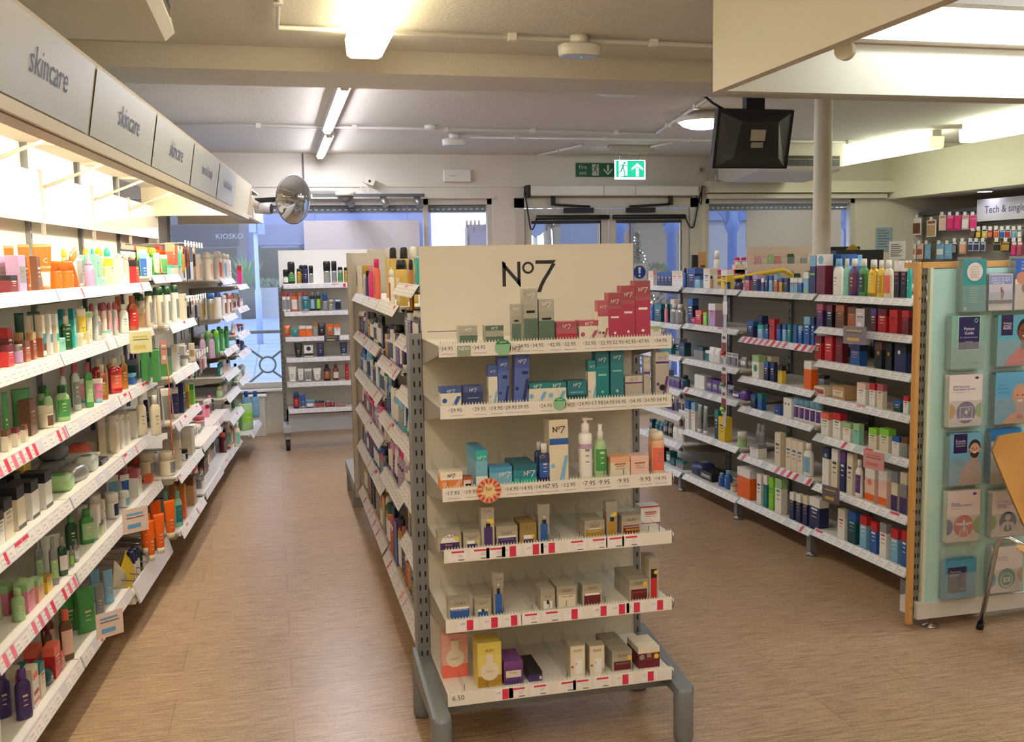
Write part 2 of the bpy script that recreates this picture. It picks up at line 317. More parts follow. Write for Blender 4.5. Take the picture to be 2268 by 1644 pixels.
batten('led_batten', .44, .5, 6.17, 8.14, 2.745, 2.765, E_FAR, 'f4f4ff', 'slim bare white ceiling tube just beyond the cross beam', cover=False)
batten('led_batten', .47, .53, 8.4, 10.0, 2.745, 2.765, E_FAR, 'f4f4ff', 'slim bare white ceiling tube nearest the window wall', cover=False)
for k, (ya, yb, lb) in enumerate(((7.95, 9.6, 'bright batten over right side, farther of the two'), (5.95, 7.55, 'bright batten over right side, nearer of the two'))):
    t = batten('fluorescent_batten', 5.86, 6.02, ya, yb, 2.66, 2.77, E_RIGHT, 'f8ffe6', lb, 'right side ceiling battens')
for xx, ya in ((-.9, -3), (2.2, -3.2), (5.5, -3), (5.5, 0), (-.6, .2), (1.0, -.4)):  # unseen battens added behind the camera to fill the display front
    batten('fluorescent_batten', xx, xx+.18, ya, ya+1.8, 2.7, 2.79, E_BACK, 'fff6e6', 'added unseen boxed ceiling light behind the camera', 'added unseen ceiling lights behind the camera')
def conduit(pts, label, r=.012):
    t = empty('ceiling_conduit', (0, 0, 0), label=label, cat='conduit'); b = MB(); b.tube(pts, r, WHITE, 8); b.build('pipe', t)
    for i in range(len(pts)-1):
        a, c = Vector(pts[i]), Vector(pts[i+1]); n = max(1, int((c-a).length/.75))
        for j in range(n):
            q = a+(c-a)*((j+.5)/n); s = MB(); s.box(q.x-.02, q.x+.02, q.y-.02, q.y+.02, q.z-.016, ZC, WHITE); s.build('clip', t)
z = ZC-.018
conduit([(.07, 3, z), (.07, 4.88, z), (2.35, 4.93, z), (6.9, 4.99, z)], 'white ceiling conduit in front of the cross beam')
conduit([(-1.2, 8.14, z), (3.34, 8.3, z)], 'thin white conduit across ceiling between the two bare tubes')
conduit([(1.75, 8.7, z), (6.8, 8.75, z)], 'white ceiling conduit running right from the farther emergency light')
conduit([(3.34, 8.28, z), (3.0, 6.4, z)], 'short diagonal white conduit near the round ceiling lamp')
conduit([(2.75, 10.1, z), (2.95, 9.2, z)], 'short diagonal white conduit left of the exit signs')
conduit([(3.6, 9.8, z), (3.75, 8.9, z)], 'short diagonal white conduit leading to the hanging exit sign')
def emerg(x, y, k, label):
    t = empty('emergency_light', (x, y, ZC), label=label, cat='emergency light'); b = MB(); b.loft([(-.04, .045*k, .045*k, 2, WHITE), (0, .05*k, .05*k, 2, WHITE)]); b.build('mount', t)
    b = MB(); g = mat('b7b9c4', .4); b.loft([(-.105, .09*k, .05*k, 3, g), (-.1, .105*k, .06*k, 3, WHITE), (-.05, .11*k, .065*k, 3, WHITE), (-.04, .09*k, .05*k, 3, WHITE)], 24); b.build('body', t)
    b = MB(); b.disc((.01, 0, -.1055), XA, Vector((0, 1, 0)), .003, .003, glow('50ff60', 3), 8); b.build('status_led', t)
emerg(1.56, 4.9, 1.0, 'white oval emergency light in front of the cross beam'); emerg(1.6, 8.66, 1.0, 'white oval emergency light beyond the cross beam')
b = MB(); b.loft([(-.03, .035, .035, 2, WHITE), (-.02, .05, .05, 2, WHITE), (0, .055, .055, 2, WHITE)], 20); tag(b.build('smoke_detector', loc=(1.31, 8.16, ZC)), 'small round white smoke detector on the ceiling conduit', 'smoke detector')
b = MB(); b.loft([(-.075, .1, .1, 5, WHITE), (-.04, .19, .17, 5, WHITE), (-.03, .19, .17, 5, DGREY), (0, .16, .15, 5, DGREY)], 24); tag(b.build('access_point', loc=(2.24, 6.12, ZC)), 'flat square white ceiling unit just beyond the cross beam', 'ceiling unit')
t = empty('round_ceiling_lamp', (3.32, 7.25, ZC), label='round white opal ceiling lamp left of the hanging monitor', cat='ceiling light')
b = MB(); b.loft([(-.07, .2, .2, 2, WHITE), (-.05, .215, .215, 2, WHITE), (0, .17, .17, 2, WHITE)], 32); b.build('rim', t)
b = MB(); e = glow('fff6ec', E_ROUND); b.loft([(-.125, .04, .04, 2, e), (-.115, .11, .11, 2, e), (-.095, .165, .165, 2, e), (-.07, .19, .19, 2, e)], 32); b.build('diffuser', t)
# hanging monitor seen from behind
t = empty('hanging_monitor', (3.1, 6.0, ZC), label='black monitor seen from behind hanging on a ceiling bracket', cat='monitor')
b = MB(); b.box(-.08, .08, -.05, .05, -.02, 0, BLACK); b.box(-.065, .065, -.03, .03, -.3, -.02, BLACK); b.box(-.05, .05, -.06, .0, -.3, -.2, mat('2a2a2e')); b.build('bracket', t)
def tilt(p, a=math.radians(14), oz=-.36):
    x, y, z = p; return (x, y*math.cos(a)-z*math.sin(a), y*math.sin(a)+z*math.cos(a)+oz)
b = MB(); b.box(-.27, .27, .0, .05, -.19, .19, BLACK, tilt); b.raw([tilt(p) for p in [(-.25, 0, -.18), (.25, 0, -.18), (.25, 0, .17), (-.25, 0, .17), (-.16, -.07, -.11), (.16, -.07, -.11), (.13, -.07, .12), (-.13, -.07, .12)]], [(4, 5, 6, 7), (0, 1, 5, 4), (1, 2, 6, 5), (2, 3, 7, 6), (3, 0, 4, 7)], mat('2a2a2e')); b.build('back_shell', t)
b = MB(); b.box(-.06, .04, -.084, -.071, .0, .07, mat('b9b6ae'), tilt); b.box(-.05, .03, -.084, -.071, -.045, -.01, mat('a5a29a'), tilt); b.build('rating_label', t)
b = MB(); b.tube([(-.18, -.03, -.2), (-.3, -.03, -.14), (-.36, 0, -.08), (-.4, 0, 0)], .008, BLACK, 6); b.build('cable', t)
# air conditioners
def aircon(x0, x1, y0, y1, zb, side, label):
    t = empty('air_conditioner', ((x0+x1)/2, (y0+y1)/2, ZC), label=label, cat='air conditioner'); w, l, h = (x1-x0)/2, (y1-y0)/2, ZC-zb
    S = mat('d5cec0', .5); b = MB()
    if side == 'x':  # long axis y, grille faces +x
        P = [(-w, 0), (-w, -h), (w*.93, -h), (w*.985, -h*.86), (w*.95, -h*.3), (w, -h*.12), (w, 0)]
        b.face([(a, -l, c) for a, c in P], S); b.face([(a, l, c) for a, c in reversed(P)], S)
        for i in range(len(P)-1): b.face([(P[i][0], -l, P[i][1]), (P[i][0], l, P[i][1]), (P[i+1][0], l, P[i+1][1]), (P[i+1][0], -l, P[i+1][1])], S)
        b.build('casing', t); g = MB(); g.box(w*.93, w*.975, -l+.08, l-.08, -h*.75, -h*.3, BLACK); 
        for i in range(3): g.box(w*.96, w*.98, -l+.08, l-.08, -h*(.68-.15*i), -h*(.66-.15*i), GREY)
        g.build('grille', t); g = MB(); g.box(-.05, .05, l-.35, l-.3, -h-.002, -h, mat('5a463a')); g.box(.07, .17, l-.35, l-.3, -h-.002, -h, mat('5a463a')); g.build('name_plate', t)
    else:  # grille faces -y
        P = [(-l, 0), (-l, -h*.7), (-l*.93, -h*.78), (-l*.8, -h*.84), (l*.5, -h), (l, -h*.85), (l, 0)]
        b.face([(-w, a, c) for a, c in reversed(P)], S); b.face([(w, a, c) for a, c in P], S)
        for i in range(len(P)-1): b.face([(-w, P[i][0], P[i][1]), (-w, P[i+1][0], P[i+1][1]), (w, P[i+1][0], P[i+1][1]), (w, P[i][0], P[i][1])], S)
        b.build('casing', t); g = MB(); g.box(-w+.04, w-.04, -l-.01, -l+.05, -h*.69, -h*.38, BLACK)
        g.box(-w+.04, w-.04, -l-.016, -l-.01, -h*.5, -h*.48, mat('b07c40', .4))
        for i in range(6): g.box(-w+.12+i*.13, -w+.124+i*.13, -l-.013, -l-.01, -h*.67, -h*.52, DGREY)
        g.build('grille', t)
aircon(-1.65, -.33, 2.4, 4.22, 2.585, 'x', 'cream ceiling air conditioner above the left wall fascia, partly cut off')
aircon(4.74, 5.64, 9.0, 9.98, 2.5, 'y', 'cream ceiling air conditioner with dark grille behind the white pole')
# column
b = MB(); b.loft([(0, .064, .064, 2, CREAM), (ZC, .064, .064, 2, CREAM)], 24, cap=False); struct(b.build('trim_5', loc=(3.88, 6.45, 0)))
# counter canopy, upper right, open below and lit inside
x0, y1, zb, tk = 1.874, 4.0, 2.4, .045; CAN = mat('cdc6b4', .6, name='canopy_board')
b = MB(); b.box(x0, x0+tk, -1.5, y1, zb, ZC, CAN); b.box(x0+tk, 6.6, y1-tk, y1, zb, ZC, CAN); b.box(6.6, 6.6+tk, -1.5, y1, zb, ZC, CAN); b.box(x0, 6.6, -1.5-tk, -1.5, zb, ZC, CAN)
b.box(x0+tk, 6.6, y1-.5, y1-.44, 2.68, 2.8, WHITE); b.box(x0+tk, 6.6, y1-.12, y1-tk, 2.62, 2.7, WHITE)
o = b.build('counter_canopy'); tag(o, 'cream boxed canopy hanging from the ceiling at upper right', 'canopy')
for ya, yb in ((3.56, 3.62), (2.3, 2.36)):
    t = empty('canopy_tube_light', ((2.6+5.4)/2, ya, 2.76), label='fluorescent tube inside the canopy, %s' % ('far one' if ya > 3 else 'near one'), cat='tube light', group='tube lights inside the counter canopy')
    b = MB(); b.box(-1.4, 1.4, 0, .06, .03, .065, WHITE); b.build('body', t); b = MB(); b.tube([(-1.38, .03, .005), (1.38, .03, .005)], .022, glow('eef8ff', E_CAN*2.4), 10); b.build('tube', t)
t = empty('canopy_sensor', tuple(bp(1876, 113, x=x0+tk+.07)), label='small round cream sensor head under the canopy edge', cat='sensor')
b = MB(); b.tube([(0, 0, 0), (0, 0, .06), (-.07, 0, .1)], .008, CREAM, 6); b.build('stem', t)
b = MB(); b.tube([(-.025, -.015, 0), (.0, .0, 0)], .034, mat('d6ccb0'), 16); b.tube([(.0, .0, 0), (.02, .012, 0)], .017, mat('d6ccb0'), 12); b.build('head', t)
# ================================================================== SHELVING
TKW, TKR, TKP, INK, BLU = mat('f0ecec', .6, name='paper_white'), mat('d8324e', .6, name='paper_red'), mat('e58a9c', .6, name='paper_pink'), mat('6a6a72', .7, name='print_grey'), mat('7a86b8', .7, name='print_blue')
PAL, PAL2, PAL3 = mat('bcb8c4', .7), mat('b6bcd6', .7), mat('e3c4cc', .7); RAILW = mat('dcdce6', .3, name='rail_white'); RAILG = mat('c4cfd0', .35, name='rail_pale_green')
def rail(parent, L, y, zb, hgt, tilt, seed, style, m=RAILW):
    r = random.Random(seed); b = MB(); t = .004
    P = lambda x, f, o=0: (x, y-tilt*(1-f)-o*.9, zb+hgt*f+o*.3)
    b.face([P(.004, 0), P(L-.004, 0), P(L-.004, 1), P(.004, 1)], m); b.face([P(.004, 1), P(L-.004, 1), (L-.004, y+t, zb+hgt), (.004, y+t, zb+hgt)], m)
    b.face([(L-.004, y-tilt+t, zb), P(L-.004, 0), P(.004, 0), (.004, y-tilt+t, zb)], m); b.face([(.004, y+t, zb+hgt), (L-.004, y+t, zb+hgt), (L-.004, y-tilt+t, zb), (.004, y-tilt+t, zb)], m)
    for x in (.004, L-.004): b.face([P(x, 0), P(x, 1), (x, y+t, zb+hgt), (x, y-tilt+t, zb)], m); b.face([(x, y-tilt+t, zb), (x, y+t, zb+hgt), P(x, 1), P(x, 0)], m)
    n = max(3, int(L/.068)); q = lambda x0, x1, f0, f1, mm, o=.0006: b.face([P(x0, f0, o), P(x1, f0, o), P(x1, f1, o), P(x0, f1, o)], mm)
    for i in range(n):
        x = .02+i*(L-.03)/n; wd = (L-.04)/n
        if r.random() < .1: continue
        q(x, x+wd*.9, .08, .92, TKW)
        k = r.random(); red = {'pink': .75, 'some': .3, 'few': .1, 'none': 0}[style]
        if k < red:
            mm = TKP if r.random() < .3 else TKR
            if style == 'pink': q(x+wd*.45, x+wd*.9, .06, .94, mat('e2708c', .6) if r.random() < .7 else TKR, .0011)
            elif r.random() < .5: q(x+wd*.5, x+wd*.85, .1, .9, mm, .0011)
            else: q(x, x+wd*.9, .66, .92, mm, .0011)
        q(x+wd*.1, x+wd*(.4+.2*r.random()), .52, .6, PAL, .0013); q(x+wd*.12, x+wd*(.5+.2*r.random()), .24, .3, PAL2 if r.random() < .5 else PAL, .0013)
        if r.random() < .45: q(x, x+wd*.9, .84, .92, PAL3, .0009)
    return b.build('price_rail', parent)
def post(b, x, y, z0, z1, w=.03, d=.03, m=GREY, cols=1, rev=False):
    b.box(x-w/2, x+w/2, y, y+d, z0, z1, m); z = z0+.03
    while z < z1-.03:
        for c in range(cols):
            xx = x+(c-(cols-1)/2)*w*.5; b.box(xx-.003, xx+.003, y-.0008, y, z, z+.02, BLACK)
        z += .05
def bay(fr, u0, u1, vb, H, shelves, label, name='shelving_bay', back=WHITE, group=None, rail_t=.012, rail_m=RAILW, style='few', seed=0, peg=False, rh=.045, top=None, feet=0, zb0=0.0):
    """shelves: list of (z_rail_bottom, v_front[, style])"""
    L = u1-u0; t = empty(name, fr.p(u0, vb), fr.th, label=label, cat='shelving', group=group)
    b = MB(); b.box(.0, L, 0, .02, zb0, H, back)
    if peg:
        for i in range(int(L/.05)):
            for j in range(int((H-.9)/.05)): b.box(.03+i*.05, .036+i*.05, -.0006, 0, .9+j*.05, .906+j*.05, mat('8c8880'))
    b.build('back_panel', t)
    for x in (.0, L): b = MB(); post(b, x, -.02, zb0, H, .024, .02, GREY); b.build('upright', t)
    for k, s in enumerate(shelves):
        zz, vf = s[0], s[1]; D = vf-vb-rail_t; st = s[2] if len(s) > 2 else style; zs = zz+rh-.006
        b = MB(); b.box(.004, L-.004, -D+.004, 0, zs-.022, zs, WHITE)
        for x in (.004, L-.008): b.face([(x, 0, zs-.075), (x, -.06, zs-.075), (x, -D+.03, zs-.04), (x, -D+.01, zs-.01), (x, 0, zs-.01)], mat('8d8678', .5)); b.face([(x+.004, 0, zs-.01), (x+.004, -D+.01, zs-.01), (x+.004, -D+.03, zs-.04), (x+.004, -.06, zs-.075), (x+.004, 0, zs-.075)], mat('8d8678', .5))
        sh = b.build('shelf', t); rail(sh, L, -D+.004, zz, rh, rail_t, seed*31+k, st, rail_m)
    if feet:
        for x in (L-.06,):
            b = MB(); b.box(x-.02, x+.02, -feet+.04, -feet+.08, .03, .12, GREY); b.loft([(0, .03, .03, 2, GREY), (.012, .03, .03, 2, GREY), (.02, .012, .012, 2, GREY), (.04, .012, .012, 2, GREY)], 12, y0=-feet+.06, x0=x); b.build('foot', t)
    return t
# ---- left wall: bays of 0.825 m
AV = -1.046
A_Z = [(1.577, AV), (1.343, AV), (1.08, AV), (.811, AV), (.522, AV), (.2, AV)]
UA = [2.925, 3.75, 4.575, 5.40, 6.23, 7.06, 7.9, 8.72, 9.55]
sty = [['few', 'few', 'pink', 'some', 'pink', 'none'], ['few', 'few', 'none', 'none', 'none', 'few'], ['few', 'few', 'some', 'some', 'none', 'none']]
nm = ['nearest left wall bay of skincare bottles boxes and tubes', 'second left wall bay from the camera, skincare bottles and wipes', 'third left wall bay, with white cotton and cream packs low down']
for i in range(3):
    S = [(z, v, sty[i][k]) for k, (z, v) in enumerate(A_Z)]
    if i == 2: S = S[:-1]
    bay(FW, UA[i], UA[i+1], -1.40, 2.24, S, nm[i], 'shelving_bay', seed=10+i, back=mat('d9d3c8', .6), rail_t=.014)
bay(FW, 5.40, 6.23, -1.40, 2.24, [(1.612, -1.03), (1.347, -.955), (1.075, -.955), (.82, -.955, 'some'), (.535, -.955, 'few'), (.23, -.955)], 'jutting left wall bay with brown shelf ends and white spray cans', 'shelving_bay', seed=20, back=mat('d9d3c8', .6), rail_t=.02)
for k, (a, c) in enumerate(((6.23, 7.06), (7.06, 7.9))):
    bay(FW, a, c, -1.40, 2.1, [(.55, -.955), (.25, -.955)] if k == 0 else [(.55, -1.0), (.2, -1.0)], ['left wall pegboard bay hung with brushes and combs', 'left wall pegboard bay just before the white spray cans'][k], 'shelving_bay', seed=22+k, peg=True, back=mat('b9b2a4', .6))
bay(FW, 7.9, 8.72, -1.40, 1.85, [(1.56, -1.0), (1.265, -.995), (.995, -1.0), (.80, -1.0), (.63, -1.0), (.45, -.98), (.18, -1.01)], 'far left wall bay with white and bright green spray cans', 'shelving_bay', seed=25, rail_t=.03)
bay(FW, 8.72, 9.55, -1.40, 1.75, [(1.498, -.975), (1.297, -.98), (1.07, -.985), (.90, -.985), (.665, -.99), (.2, -.92)], 'last left wall bay, next to the shop window', 'shelving_bay', seed=26, rail_t=.03)
# end panel nearest the camera
b = MB(); b.box(-.04, -.005, -.34, .0, 0, .95, mat('cfc8b8', .6)); b.build('end_panel', [o for o in bpy.data.objects if o.name == 'shelving_bay'][0])
# upper back wall run nearer the camera (behind the fascia)
b = MB(); b.box(1.2-UA[0]+2.925-0, UA[0]-.0, 0, .02, .0, 2.24, mat('d9d3c8', .6)); struct(b.build('trim_6', loc=FW.p(0, -1.40), rz=FW.th))
# canopy with fascia over the left wall
t = empty('lit_wall_canopy', FW.p(0, 0, 0), FW.th, label='long pale canopy over the left wall with skincare and hand & body panels', cat='canopy')
FT, FBm = 2.25, 2.047; vt, vb_ = .677, .712
FASC = mat('c9ccd4', .35, name='fascia_panel'); TRM = mat('d2c9b2', .5, name='fascia_trim')
b = MB(); b.raw([(1.0, vt+.0, FT), (7.0, vt, FT), (7.0, vb_, FBm-.0), (1.0, vb_, FBm), (1.0, vt+.03, FT), (7.0, vt+.03, FT), (7.0, vb_+.03, FBm), (1.0, vb_+.03, FBm)], [(0,3,2,1),(4,5,6,7),(0,1,5,4),(3,7,6,2),(1,2,6,5),(0,4,7,3)], TRM)
b.box(1.0, 7.0, vb_-.012, vb_+.05, FBm-.03, FBm, TRM); b.box(1.0, 7.0, vb_+.0, vb_+.05, FBm-.034, FBm-.03, mat('8a7f6a')); b.build('fascia_frame', t)
b = MB(); b.box(1.0, 7.85, vt+.03, 1.40, FT-.01, FT, mat('e6dfcf', .6)); b.build('soffit', t)
b = MB(); b.box(7.0, 7.02, vt+.0, 1.40, FBm, FT, TRM); b.build('end_board', t)
pu = [1.24, 2.065, 2.89, 3.73, 4.57, 5.41, 6.16]; words = ['skincare', 'skincare', 'skincare', 'skincare', 'hand & body', 'hand & body']
for i, wd in enumerate(words):
    a, c = pu[i]+.012, pu[i+1]-.012; b = MB(); o = .004; za, zc = FBm+.008, FT-.012; yy = lambda z, o=o: -(-(vb_+(vt-vb_)*(z-FBm)/(FT-FBm)))-o
    b.raw([(a, yy(za), za), (c, yy(za), za), (c, yy(zc), zc), (a, yy(zc), zc)], [(0, 1, 2, 3)], FASC)
    Y = Vector((0, vt-vb_, FT-FBm)).normalized(); zm = FBm+.105; b.text(wd, ((a+c)/2+.03, yy(zm)-.0015, zm), XA, Y, .29 if i < 4 else .34, mat('5b5f86', .5))
    b.build('fascia_panel', t)
# canopy brackets, tube lights, acrylic headers
for u in (2.925, 3.75, 4.575, 5.40, 6.23, 7.06):
    b = MB(); b.box(u-.008, u+.008, vb_+.03, 1.39, 2.225, 2.24, CREAM); b.tube([(u, 1.385, 2.02), (u, vb_+.16, 2.225)], .007, CREAM, 6); b.box(u-.012, u+.012, 1.37, 1.40, 1.98, 2.24, GREY); b.build('bracket', t)
for a in (2.1, 3.4, 4.7, 5.9):
    b = MB(); b.box(a, a+1.14, .75, .79, 2.17, 2.225, WHITE); o = b.build('tube_fitting', t); b = MB(); b.tube([(a+.02, .77, 2.145), (a+1.12, .77, 2.145)], .017, glow('fff3dc', E_WALL*1.6), 10); b.build('tube', o)
HDR = mat('f0ece2', .1, coat=1)
for i in range(-1, 4):
    u = 4.55+.84*(i-.0)-.84*0; b = MB(); b.raw([(u-.835, 1.315, 1.9), (u-.004, 1.315, 1.9), (u-.004, 1.325, 2.11), (u-.835, 1.325, 2.11)], [(0, 1, 2, 3)], HDR)
    b.raw([(u-.835, 1.318, 1.9), (u-.004, 1.318, 1.9), (u-.004, 1.328, 2.11), (u-.835, 1.328, 2.11)], [(3, 2, 1, 0)], mat('e9e4da', .08, coat=1)); b.box(u-.835, u-.004, 1.312, 1.322, 1.893, 1.9, WHITE)
    b.box(u-.004, u+.002, 1.313, 1.33, 1.84, 2.12, mat('b8b4ac', .4)); b.build('header_card', t)
# short lower fascia beyond, with security lamp, camera
t = empty('canopy_end_box', FW.p(7.0, -.71), FW.th, label='short lower white canopy box carrying camera and lamp at the left aisle end', cat='canopy')
b = MB(); b.box(0.02, 1.2, 0, .03, 2.04, 2.21, CREAM); b.box(.02, 1.2, 0, .66, 2.2, 2.21, CREAM); b.box(1.17, 1.2, 0, .66, 2.04, 2.2, CREAM); b.build('box', t)
b = MB(); b.tube([(.12, -.02, 2.14), (.12, -.075, 2.13)], .035, mat('d8d0c0'), 16); tag(b.build('wall_sensor', loc=FW.p(7.0, -.71), rz=FW.th), 'rounded cream sensor on the left canopy end box', 'sensor')
b = MB(); b.tube([(.38, -.02, 2.12), (.36, -.13, 2.11)], .042, mat('b9b6b0'), 16); b.tube([(.36, -.131, 2.11), (.359, -.135, 2.11)], .036, BLACK, 16); tag(b.build('spot_lamp', loc=FW.p(7.0, -.71), rz=FW.th), 'grey cylindrical lamp with dark face beside the convex mirror', 'spot lamp')
# convex mirror
t = empty('convex_mirror', Vector((.16, 7.0, 2.15)), 0, label='round convex security mirror at the end of the left canopy', cat='mirror')
n = Vector((1.0, -1.0, -.12)).normalized(); X = n.cross(ZA).normalized(); Y = X.cross(n) if True else None
MIR = mat('dfe3e6', .03, 1, name='mirror'); R_ = .165
def cap_mesh(R, bulge, rings, m):
    b = MB(); vs = [tuple(n*bulge)]; N = 28
    for k in range(1, rings+1):
        f = k/rings
        for i in range(N): a = 2*math.pi*i/N; vs.append(tuple(X*(R*f*math.cos(a))+Y*(R*f*math.sin(a))+n*(bulge*(1-f*f))))
    fs = [(0, 1+i, 1+(i+1) % N) for i in range(N)]
    for k in range(rings-1):
        for i in range(N): fs.append((1+k*N+i, 1+(k+1)*N+i, 1+(k+1)*N+(i+1) % N, 1+k*N+(i+1) % N))
    b.raw(vs, fs, m, True); return b
cap_mesh(R_, .06, 8, MIR).build('glass', t)
b = MB(); b.tube([tuple(X*(R_*math.cos(a*.2244))+Y*(R_*math.sin(a*.2244))-n*.004) for a in range(29)], .006, GREY, 6); b.build('rim', t)
b = MB(); b.tube([tuple(-n*.005), tuple(-n*.08), (-.31, .16, .0)], .018, BLACK, 8); b.disc(tuple(-n*.006), X, Y, R_, R_, DGREY, 28); b.build('bracket', t)
# track spotlights, cctv dome, camera by the window
t = empty('spot_track', (0, 0, 0), label='dark spotlight track with silver spots above the left window', cat='track lights'); b = MB(); yy = YF-.12
pa, pb = bp(692, 433, y=yy), bp(940, 433, y=yy); b.box(pa.x, pb.x, yy-.02, yy+.02, pa.z-.015, pa.z+.015, DGREY); b.build('track', t)
for px in (766+10, 851, 926):
    q = bp(px, 447, y=yy); b = MB(); b.tube([(q.x-.01, q.y+.03, q.z+.045), (q.x+.01, q.y-.03, q.z-.04)], .035, mat('9c9a96', .3, .7), 14); b.tube([(q.x, q.y, q.z+.03), (q.x, q.y, q.z+.07)], .012, DGREY, 8); b.build('spot', t)
q = bp(765, 430, y=yy-.25); b = MB(); b.loft([(-.09, .02, .02, 2, mat('6e665a', .1)), (-.08, .05, .05, 2, mat('6e665a', .1)), (-.05, .075, .075, 2, mat('6e665a', .1)), (-.02, .08, .08, 2, mat('6e665a', .1)), (-.02, .1, .1, 2, CREAM), (.02, .1, .1, 2, CREAM)], 20); b.box(-.4, .02, -.02, .02, .0, .03, mat('7a7468')); b.box(-.02, .02, 0, .37, .005, .03, mat('7a7468'))
tag(b.build('cctv_dome', loc=q), 'dome security camera with smoked bubble above left window', 'camera')
q = bp(818, 402, y=YF-.1); b = MB(); b.box(-.06, .05, -.03, .03, -.03, .035, CREAM, lambda p: (p[0]*.9+p[2]*.4, p[1], p[2]-p[0]*.35+0)); b.tube([(0, -.031, 0), (0, -.034, 0)], .014, BLACK, 10); b.tube([(-.1, .02, -.04), (-.06, .02, -.1), (-.03, .02, -.15), (.01, .02, -.09), (-.04, .02, -.03)], .005, CREAM, 6)
tag(b.build('wall_camera', loc=q), 'small tilted cream camera on the wall above the left window', 'camera')

# ---- middle gondola, left side (faces the aisle)
M_LBL = ['middle gondola bay nearest the end display', 'middle gondola bay with gold hairspray cans on top', 'middle gondola bay with pink bottles on top', 'farthest middle gondola bay with hair colour boxes']
MB1 = [(1.564, -.48), (1.348, -.48), (1.13, -.48), (.92, -.48), (.712, -.48), (.484, -.48), (.185, -.48)]
MB2 = [(1.465, -.48), (1.191, -.48), (.91, -.48), (.616, -.48), (.183, -.48)]
MB3 = [(1.465, -.48), (1.224, -.48), (.98, -.48), (.75, -.48), (.504, -.48), (.195, -.48)]
MU = [-6.45, -5.72, -4.96, -4.18, -3.56]
for i, S in enumerate((MB3, MB3, MB2, MB1)):
    bay(FM, MU[i], MU[i+1], -.89, 1.74, S, M_LBL[3-i], 'gondola_bay', seed=40+i, back=mat('cfc8bb', .6), rail_t=.032, zb0=.1, rh=.047)
# its far end panel with base legs, seen past the aisle
t = empty('gondola_end_unit', (.9, 6.5, 0), label='cream end unit at the window end of the middle gondola', cat='shelving')
b = MB(); b.box(-.43, .43, 0, .03, .15, 1.77, CREAM); b.box(-.43, -.40, -.02, .05, .15, 1.77, mat('c9c2b4')); b.box(-.3, .43, -.02, 0, 1.5, 1.79, CREAM); b.build('panel', t)
b = MB()
b.box(-.43, -.35, .03, .95, .16, .22, mat('8b8c88', .5)); b.box(.35, .43, .03, .95, .16, .22, mat('8b8c88', .5)); b.build('base_arm', t)
for x in (-.39, .39):
    for y in (.35, .9): b = MB(); b.box(x-.035, x+.035, y-.035, y+.035, 0, .16, mat('8b8c88', .5)); b.build('leg', t)

# ---- end display facing the camera
GZ = [1.4217, 1.2202, .9474, .7416, .5029, .2485]
G = empty('end_display_gondola', FG.p(0, 0), 0, label='end of aisle display of six shelves with header sign facing the camera', cat='shelving')
BPAN = mat('d8d0bd', .5, name='back_panel_cream')
b = MB(); b.box(.0, .8, 0, .02, .17, 1.45, BPAN); b.build('back_panel', G)
b = MB(); b.box(.0, .8, -.003, .015, 1.415, 1.7496, mat('e4dccb', .22, coat=.5, name='header_card')); b.text('@7', (.4, -.0036, 1.645), XA, ZA, .202, mat('2b2a30', .4)); b.box(.02, .15, -.0036, -.0032, 1.444, 1.447, INK)
b.box(.8, .803, -.004, .016, 1.415, 1.75, GREY); b.build('header_sign', G)
for x, c in ((-.022, 2), (.81, 1)): b = MB(); post(b, x, -.005, .17, 1.44, .04 if c == 2 else .024, .035, mat('8d9092', .4, .3), c); b.build('upright', G)
b = MB()   # inner upright facing the aisle, full of slots
b.box(-.046, -.042, -.005, .08, .17, 1.47, mat('8d9092', .4, .3)); b.build('upright', G)
prices = [[('34.95', .055), ('34.95', .19), ('24.95', .395), ('34.95', .455), ('42.95', .51), ('32.95', .57), ('32.95', .65), ('22.95', .705), ('32.95', .745), ('42.95', .785)],
          [('29.95', .06), ('29.95', .17), ('19.95', .24), ('29.95', .30), ('39.95', .36), ('24.95', .46), ('24.95', .63), ('17.95', .69), ('24.95', .735), ('34.95', .78)],
          [('17.95', .04), ('19.95', .115), ('14.95', .30), ('14.95', .365), ('14.95', .43), ('7.95', .475), ('12.95', .555), ('7.95', .64), ('9.95', .71), ('9.95', .785)]]
prp = [[973+17+0, 1062, 1159, 1191, 1229, 1262, 1307, 1341, 1368, 1396, 1425, 1464], [1007, 1060, 1097, 1129, 1156, 1208, 1292, 1321, 1347, 1373, 1407, 1438, 1465], [996, 1037, 1129, 1161, 1194, 1219, 1257, 1303, 1336, 1379, 1428, 1462]]
ptx = [['34.95', '34.95', '24.95', '34.95', '42.95', '32.95', '32.95', '22.95', '32.95', '42.95', '47.95', '34.95'], ['29.95', '29.95', '19.95', '29.95', '39.95', '24.95', '24.95', '17.95', '24.95', '34.95', '34.95', '24.95', '34.95'], ['17.95', '19.95', '14.95', '14.95', '14.95', '7.95', '12.95', '7.95', '9.95', '9.95', '9.95', '14.95']]
redx = {3: ([(1003, 0), (1054, 0), (1090, 0), (1125, 1), (1177, 1), (1213, 1), (1273, 0), (1322, 0), (1360, 0), (1396, 0)], ['22', '22', '22', '19', '19', '19', '19', '19', '19', '19']),
        4: ([(1024, 1), (1080, 1), (1125, 1), (1166, 0), (1214, 0), (1263, 1), (1329, 1), (1371, 1), (1405, 1), (1458, 1)], ['22', '22', '22', '22', '22', '22', '19', '17', '17', '17']),
        5: ([(1102, 1), (1135, 0), (1184, 0), (1247, 0), (1282, 0), (1328, 0), (1378, 1), (1436, 1)], ['9', '7', '7', '10', '10', '10', '17', '17'])}
